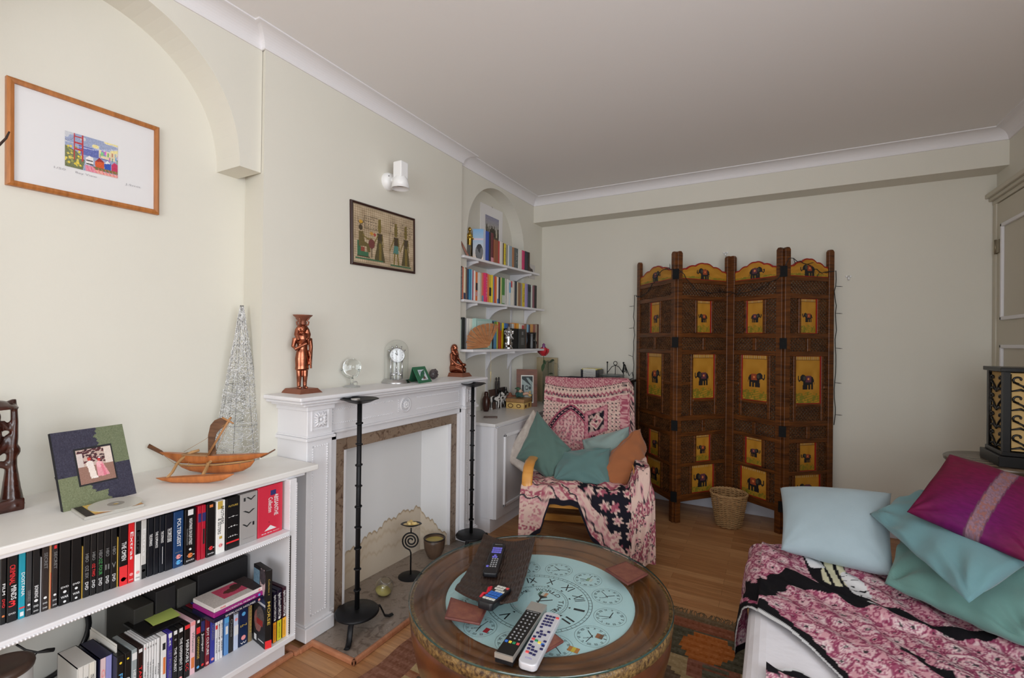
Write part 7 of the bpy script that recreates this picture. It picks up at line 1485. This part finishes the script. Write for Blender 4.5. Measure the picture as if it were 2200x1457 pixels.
b = MB(); b.box(-.001,.17*L,-.0275,.0275,.010,.0275,M_); b.box(.985*L,L+.001,-.0275,.0275,.014,.0275,M_); b.box(0,L,.026,.0278,.014,.0272,M_); b.build('silver_cap', mat('remote_silver',(176,172,166),.3,metal=.5), o)
b = MB(); letters(b,'SYSTEM REMOTE',M_@Vector((.195*L,0,.0268)),M_.to_3x3()@Vector((0,1,0)),M_.to_3x3()@Vector((-1,0,0)),.005,.04); b.build('brand_lettering', MATS['print_white'], o)
ra = hit(1189,1320,z=GZ+.024); rc_ = hit(1131,1424,z=GZ+.024)
o,M_,L = remote('white silver remote with rows of navy keys lying half over a coaster',(ra.x,ra.y,GZ+.0095),(rc_.x,rc_.y,zr+.001),.054,.02,0,0,mat('remote_white',(206,206,212),.28,metal=.2),None,
 [('key_navy',mat('key_navy',(36,34,84),.4),G_((.1,.16,.22,.28),(-.45,-.05,.35))+[(.34,-.45),(.4,.6),(.42,-.2),(.46,-.5),(.47,-.05),(.47,.35),(.52,-.1),(.54,-.6),(.58,.7),(.64,-.62),(.66,.72),(.70,-.6),(.72,-.2),(.72,.72),(.76,-.55),(.77,-.1),(.78,.3),(.83,-.1),(.84,.3)],(.0032,.0042)),('key_red',MATS['key_red'],[(.1,.78),(.585,-.6),(.82,-.5)],(.0036,.0046)),('key_green',MATS['key_green'],[(.6,-.2)],(.0034,.0044)),('key_yellow',MATS['key_yellow'],[(.62,.2)],(.0034,.0044)),('key_blue',MATS['key_blue'],[(.64,.62)],(.0034,.0044))],end=.6)
b = MB(); letters(b,'Ofa',M_@Vector((.91*L,-.002,.0208)),M_.to_3x3()@Vector((0,1,0)),M_.to_3x3()@Vector((-1,0,0)),.009,.02); b.build('brand_lettering', mat('lavender_ink',(150,140,210),.5), o)
ra = hit(1073,1170,z=GZ+.034); rc_ = hit(1052,1228,z=GZ+.036)
o,M_,L = remote('slim black remote with violet keys at the far end of the tray',(ra.x,ra.y,GZ+.024),(rc_.x,rc_.y,GZ+.013),.054,.017,0,0,MATS['remote_dark'],None,
 [('key_violet',mat('key_violet',(120,116,220),.4),G_((.2,.27,.34),(-.55,-.18,.18,.55))+[(.45,0),(.5,-.2),(.5,.2),(.8,-.62)],(.0045,.0045)),('key_grey',MATS['key_grey'],G_((.56,.62,.68,.74,.8),(-.2,.15,.5)),(.0022,.003))],end=.3)
b = MB(); letters(b,'REMOTE',M_@Vector((.07*L,0,.0175)),M_.to_3x3()@Vector((0,1,0)),M_.to_3x3()@Vector((-1,0,0)),.006,.03); b.build('brand_lettering', MATS['print_white'], o)
ra = hit(1085,1258,z=GZ+.04); rc_ = hit(1040,1303,z=GZ+.040)
o,M_,L = remote('chunky black remote with blue and white keys at the near end of the tray',(ra.x,ra.y,GZ+.013),(rc_.x,rc_.y,GZ+.028),.055,.024,0,0,MATS['remote_dark'],None,
 [('key_white',mat('key_white',(214,214,206),.5),G_((.12,.24),(-.6,-.2,.2))+G_((.36,),(-.2,.2,.6))+G_((.8,),(-.6,-.2,.2,.6)),(.005,.0048)),('key_blue',MATS['key_blue'],G_((.46,.56,.68),(-.6,-.2,.2,.6)),(.005,.0048)),('key_red',MATS['key_red'],[(.12,.65)],(.005,.0048))],end=.4)
q0 = hit(1055,1270,z=GZ+.035); b = MB(); b.tube([hit(*p,z=GZ+.024) for p in ((1032,1284),(1038,1275),(1046,1276),(1050,1264),(1056,1262),(1052,1274),(1042,1282),(1048,1287))],.005,8); b.tube([hit(*p,z=GZ+.024) for p in ((1092,1278),(1100,1274),(1112,1272))],.004,8); tag(b.build('lanyard', mat('cord_red',(222,40,60),.5)), 'bright red looped lanyard under the chunky remote in the tray', 'lanyard')
# ------------------------------------------------------------ SOFA
so = thing('sofa', 'low sofa under a white cover and a pink paisley throw', 'sofa', (.45,1.7,0)); cov = mat('white_cover',(226,224,230),.9,spec=.15,bump=(9,.25,.02))
b = MB(); b.box(-.075,1.2,.75,2.53,.02,.405); b.build('seat_base', cov, so, bevel=.06, seg=5)
b = MB(); b.box(.96,1.2,.75,2.53,.40,.80); b.build('backrest', cov, so, bevel=.05, seg=4)
SZ = .41; cloth = lambda px_,py_: hit(px_,py_,z=SZ+.01)
sx = np.linspace(-.36,.955,330); sy = np.linspace(.95,2.49,390); S, Yy = np.meshgrid(sx,sy,indexing='ij')
wob = .012*np.sin(Yy*21+2*np.sin(S*6))+.008*np.sin(Yy*37+S*9)
hang = S < -.06; sr = np.where(hang,-.06-S,0); rr_ = .05
ang_ = np.clip(sr/rr_,0,PI/2); Xp = np.where(hang,-.045-rr_*np.sin(ang_)-.03*np.clip(sr-.08,0,1)-wob*np.clip(sr*6,0,1.2),S+.015); Zp = np.where(hang,SZ+.006-rr_*(1-np.cos(ang_))-np.clip(sr-rr_*PI/2,0,1),SZ+.006)
ridge = .014*np.maximum(0,np.sin((Yy+.55*S)*17+1.5*np.sin(S*8)+vnoise(S,Yy,5,11)*3))**2+.012*vnoise(S,Yy,9,12)+.005*np.sin(S*60+Yy*35+4*vnoise(S,Yy,7,3)); Zp = Zp+np.where(hang,0,ridge); Zp = np.maximum(Zp,.05)
far = np.clip((Yy-2.44)/.05,0,1); Zp = Zp-far*.03
def paisley(S,Y):
    wx = S+.03*vnoise(S,Y,9,31)+.02*vnoise(S,Y,22,32); wy = Y+.03*vnoise(S,Y,9,33)+.02*vnoise(S,Y,22,34); n1 = vnoise(S,Y,120,35); n2 = vnoise(wx,wy,55,36)
    PKs,CRs,RDs,BKs = np.array([202,150,160])/255.,np.array([226,212,210])/255.,np.array([124,36,72])/255.,np.array([20,18,22])/255.
    C = np.ones(S.shape+(3,))*PKs; z = vnoise(S,Y,4,37); C = mixc(C, z > .55, CRs, .7)
    d,i_,an = cells(wx,wy,13,38,.6); C = mixc(C,(d < .42),PKs*.6+CRs*.4); C = mixc(C,abs(d-.40) < .035,RDs,.8); C = mixc(C,abs(d-.33) < .018,RDs*.9,.55); C = mixc(C,(d < .22)&(i_ > .3),CRs,.8); C = mixc(C,(d < .20+.05*np.sin(an*7))&(d > .10)&(n1 > .35),RDs,.55); C = mixc(C,(d < .08),BKs,.8)
    d2,i2,an2 = cells(wx,wy,34,39,.5); C = mixc(C,(d > .45)&(abs(d2-.30) < .08),RDs,.7); C = mixc(C,(d > .45)&(d2 < .13)&(i2 > .4),BKs,.8); C = mixc(C,(d > .45)&(n2 > .70),RDs,.6); C = mixc(C,(n1 > .78)&(z < .5),CRs,.6); C = mixc(C,(abs(n2-.5) < .035)&(z > .45),BKs*2,.55); C = mixc(C,n1 < .16,RDs,.35)
    return C
C = paisley(S,Yy)
def polydist(S,Y,pts):
    D = np.full(S.shape,9.)
    for (x0,y0),(x1,y1) in zip(pts[:-1],pts[1:]):
        dx,dy = x1-x0,y1-y0; t = np.clip(((S-x0)*dx+(Y-y0)*dy)/(dx*dx+dy*dy),0,1); D = np.minimum(D,np.hypot(S-x0-t*dx,Y-y0-t*dy))
    return D
BKs = np.array([20,18,22])/255.; jag = .006*np.sin(S*90+Yy*40)+.005*np.sin(Yy*150)
xy = lambda L: [(cloth(*p).x,cloth(*p).y) for p in L]
l1 = [(-.34,2.17),(-.2,2.14)]+xy([(1620,1275),(1650,1250),(1690,1240),(1750,1262),(1800,1278),(1850,1296)]); D = polydist(S,Yy,l1); C = mixc(C,D < .045+jag,BKs)
l2 = xy([(1850,1296),(1920,1320),(1990,1350),(2060,1368),(2100,1372)]); D = polydist(S,Yy,l2); C = mixc(C,D < .028+jag*.5,BKs)
l3 = xy([(1742,1195),(1770,1240),(1800,1270),(1830,1290)]); D = polydist(S,Yy,l3); C = mixc(C,D < .055,BKs)
l4 = xy([(1775,1200),(1785,1250)]); D = polydist(S,Yy,l4); st_ = np.array([216,212,180])/255.; C = mixc(C,D < .042,BKs); C = mixc(C,(D < .040)&(np.sin((S+.1*Yy)*170) > -.55),st_)
l5 = xy([(1730,1195),(1745,1215)]); D = polydist(S,Yy,l5); wh = np.array([222,222,224])/255.; C = mixc(C,D < .028,wh); l6 = xy([(1815,1240),(1840,1275)]); D = polydist(S,Yy,l6); n7 = vnoise(S,Yy,40,51); C = mixc(C,D < .03,wh); C = mixc(C,(D < .03)&(abs(n7-.5) < .04),BKs); l7 = xy([(1868,1302),(1882,1308)]); D = polydist(S,Yy,l7); C = mixc(C,D < .02,wh)
l8 = xy([(1930,1400),(1965,1420),(1985,1440),(2030,1457)]); D = polydist(S,Yy,l8); C = mixc(C,(D < .018+jag)&(n7 > .25),BKs)
hole = [(-.6,2.03),(-.2,1.93),(-.08,1.84),(.03,1.73),(.09,1.66),(.145,1.57),(.155,1.535),(.12,1.515),(.05,1.535),(-.02,1.52),(-.6,1.40)]
D = polydist(S,Yy,hole); ins = np.zeros(S.shape,bool); n = len(hole)
for i in range(n):
    (x0,y0),(x1,y1) = hole[i],hole[(i+1) % n]
    if y0 != y1: ins ^= (Yy >= min(y0,y1))&(Yy < max(y0,y1))&(S < (x1-x0)*(Yy-y0)/(y1-y0)+x0)
C = mixc(C,D < .036+jag,BKs); C = mixc(C,D < .007,wh*.9); C = mixc(C,(Yy > 2.465),BKs); C = mixc(C,(S < -.335),BKs)
P = np.stack([Xp,Yy,Zp],-1); nS,nY = S.shape; I = np.arange(nS*nY).reshape(nS,nY); q = np.stack([I[:-1,:-1],I[1:,:-1],I[1:,1:],I[:-1,1:]],-1).reshape(-1,4); keep = ~(ins[:-1,:-1]&ins[1:,1:]&ins[1:,:-1]&ins[:-1,1:]).reshape(-1); keep &= ~((S[:-1,:-1] < -.03)&(Yy[:-1,:-1] < 1.75)).reshape(-1)
q = q[keep]; used = np.unique(q); rem = -np.ones(nS*nY,int); rem[used] = np.arange(len(used))
th_ = link('throw_blanket', P.reshape(-1,3)[used], rem[q].tolist(), MATS['cloth_print'], None, [True]*len(q)); setcol(th_, C.reshape(-1,3)[used]); tag(th_, 'rumpled pink paisley throw with black bands spread over the sofa', 'blanket')
# sofa cushions
hz = lambda px_,py_,z: hit(px_,py_,z=z)
cushion('pale blue grey cushion at the far end of the sofa',[hy(1676,1048,2.66),hy(1915,1060,2.60),hz(1922,1240,.455),hz(1678,1182,.455)],.17,linen('blue_grey',(166,184,192)),seed=11,wr=.004,pinch=.05)
cushion('green teal cushion lying lowest in the sofa pile, its seamed edge on the throw',[hz(1940,1135,.56),hz(1900,1254,.465),hz(2230,1402,.465),hz(2300,1230,.62)],.11,linen('teal_green',(108,148,142)),'teal sofa cushions',seed=12,wr=.010,pinch=.03)
cushion('blue teal cushion with a pointed corner, under the magenta cushion on the sofa',[hz(1978,1052,.72),hz(1868,1104,.63),hz(2082,1296,.575),hz(2290,1160,.70)],.10,linen('teal_blue',(112,154,160)),'teal sofa cushions',seed=13,wr=.012,pinch=.02)
o = pillow('cushion', hy(2040,976,2.46), hz(1948,1100,.715), hz(2240,1222,.665), hy(2290,1060,2.30), .12, mat('silk_magenta',(255,255,255),.55,attr=True,spec=.3,bump=(50,.2,.004)), n=120, seed=14, wr=.004, pinch=.03)
me = o.data
# colours of the silk cushion: shot magenta and violet with one woven silver band
u = np.linspace(-1,1,120); U, V = np.meshgrid(u,u,indexing='ij')
def silk(U,V):
    k = np.clip(.5+.5*np.sin(V*2.2+1.0+.6*U),0,1)*np.clip((U+1)*.6,0,1); C = np.array([104,8,48])/255.*(1-k[...,None])+np.array([96,8,84])/255.*k[...,None]
    C = C*(1+.18*(vnoise(V*.3,U,40,61)-.5))[...,None]; m = abs(V-.18) < .13; band = np.array([128,98,112])/255.*(1+.3*(vnoise(U,V,60,62)-.5))[...,None]; C = np.where(m[...,None],band,C); C = np.where((m&(vnoise(U,V,26,63) > .62))[...,None],np.array([140,92,88])/255.,C)
    C = np.where((abs(abs(V-.18)-.13) < .012)[...,None],np.array([96,60,80])/255.,C); return np.clip(C,0,1)
b_ = None
bmq = o.data; 
def recolor(o):
    me = o.data; n = 120; co = np.zeros(len(me.vertices)*3); me.vertices.foreach_get('co',co); co = co.reshape(-1,3)+np.array(o.location)
    A_,B_,Cc,D_ = [np.array(p) for p in (hy(2040,976,2.46), hz(1948,1100,.715), hz(2240,1222,.665), hy(2290,1060,2.30))]
    e1 = B_-A_; e2 = D_-A_; G = np.array([[e1@e1,e1@e2],[e1@e2,e2@e2]]); r = np.stack([(co-A_)@e1,(co-A_)@e2]); s = np.linalg.solve(G,r); setcol(o, silk(s[0]*2-1, s[1]*2-1))
recolor(o); tag(o, 'magenta silk cushion with a silver woven band on top of the sofa pile', 'cushion')
# ------------------------------------------------------------ ROUND TABLE AND LANTERN IN THE CORNER
RC = Vector((1.0,3.25,0)); rt_ = thing('round_side_table', 'round side table with a dark whorled wooden top by the door', 'side table', RC); MR = Matrix.Translation(RC)
RZt = .755; m = mat('whorled_wood',(104,88,72),.25); nt = m.node_tree; w_ = nt.nodes.new('ShaderNodeTexWave'); w_.wave_type = 'RINGS'; w_.inputs['Scale'].default_value = 5; w_.inputs['Distortion'].default_value = 7; w_.inputs['Detail'].default_value = 3; nt.links.new(nt.nodes['Texture Coordinate'].outputs['Object'],w_.inputs['Vector']); rp = nt.nodes.new('ShaderNodeValToRGB'); rp.color_ramp.elements[0].color = (*c255(58,46,38),1); rp.color_ramp.elements[1].color = (*c255(122,106,88),1); nt.links.new(w_.outputs['Fac'],rp.inputs[0]); nt.links.new(rp.outputs[0],nt.nodes['Principled BSDF'].inputs['Base Color'])
b = MB(); b.lathe([(0,RZt-.03),(.21,RZt-.03),(.223,RZt-.018),(.225,RZt-.004),(.22,RZt),(0,RZt)],64,MR); b.build('table_top', m, rt_)
b = MB(); b.lathe([(.05,.10),(.045,.2),(.03,.35),(.045,.5),(.03,.6),(.06,RZt-.03)],28,MR); b.build('pedestal', dw, rt_)
for k in range(3): a_ = R(120*k+20); d = Vector((math.cos(a_),math.sin(a_),0)); b = MB(); b.tube([RC+d*.03+up*.16,RC+d*.12+up*.12,RC+d*.2+up*.03,RC+d*.22+up*.012],[.022,.02,.016,.014],8); b.build('leg', dw, rt_)
X0 = hit(2155,900,y=3.10).x; LX0, LX1, LY0, LY1 = X0, X0+.2, 3.10, 3.30; zt = hit(2155,790,y=3.10).z
la = thing('fretwork_lantern', 'black wooden lantern with scrolled fretwork over gold paper on the round table', 'lantern', ((LX0+LX1)/2,(LY0+LY1)/2,RZt)); lb = mat('lacquer_black',(18,17,18),.35)
b = MB(); b.box(LX0-.02,LX1+.02,LY0-.02,LY1+.02,RZt,RZt+.05); b.box(LX0-.005,LX1+.005,LY0-.005,LY1+.005,RZt+.05,RZt+.07); b.build('base', lb, la, bevel=.003)
b = MB(); b.box(LX0-.012,LX1+.012,LY0-.012,LY1+.012,zt-.02,zt); b.build('lid', lb, la, bevel=.003)
for (x,y) in ((LX0,LY0),(LX1-.025,LY0),(LX0,LY1-.025),(LX1-.025,LY1-.025)): b = MB(); b.box(x,x+.025,y,y+.025,RZt+.07,zt-.02); b.build('post', lb, la)
b = MB(); b.box(LX0+.012,LX1-.012,LY0+.012,LY1-.012,RZt+.075,zt-.025); b.build('gold_paper', mat('gold_paper',(206,172,112),.8), la)
for face in range(2):
    PF = (lambda u,z: Vector((LX0+.025+u,LY0+.006,z))) if face == 0 else (lambda u,z: Vector((LX0+.006,LY0+.025+u,z))); W2 = LX1-LX0-.05; b = MB(); z0, z1 = RZt+.075, zt-.03; Hh = z1-z0
    for s_ in range(4):
        zc = z0+Hh*(s_+.5)/4
        for sg in (-1,1):
            cx_ = W2*.5; pts = [PF(cx_,zc-Hh/8),PF(cx_+sg*W2*.2,zc-Hh*.03),PF(cx_+sg*W2*.42,zc+Hh*.02)]
            for k in range(14): th = k/13*5.2; r_ = .020*(1-k/17); pts.append(PF(min(max(cx_+sg*(W2*.30+r_*math.sin(th)*1.2),.004),W2-.004),zc+Hh*.055+r_*math.cos(th)*-1))
            b.tube(pts,[.0045]*len(pts),6)
            b.tube([PF(cx_+sg*W2*.48,zc-Hh*.1),PF(cx_+sg*W2*.25,zc-Hh*.075),PF(cx_+sg*.012,zc-Hh*.11)],[.003,.006,.003],6)
    for u_ in (0,W2): b.tube([PF(u_,z0),PF(u_,z1)],.006,6)
    b.build('fretwork', lb, la)
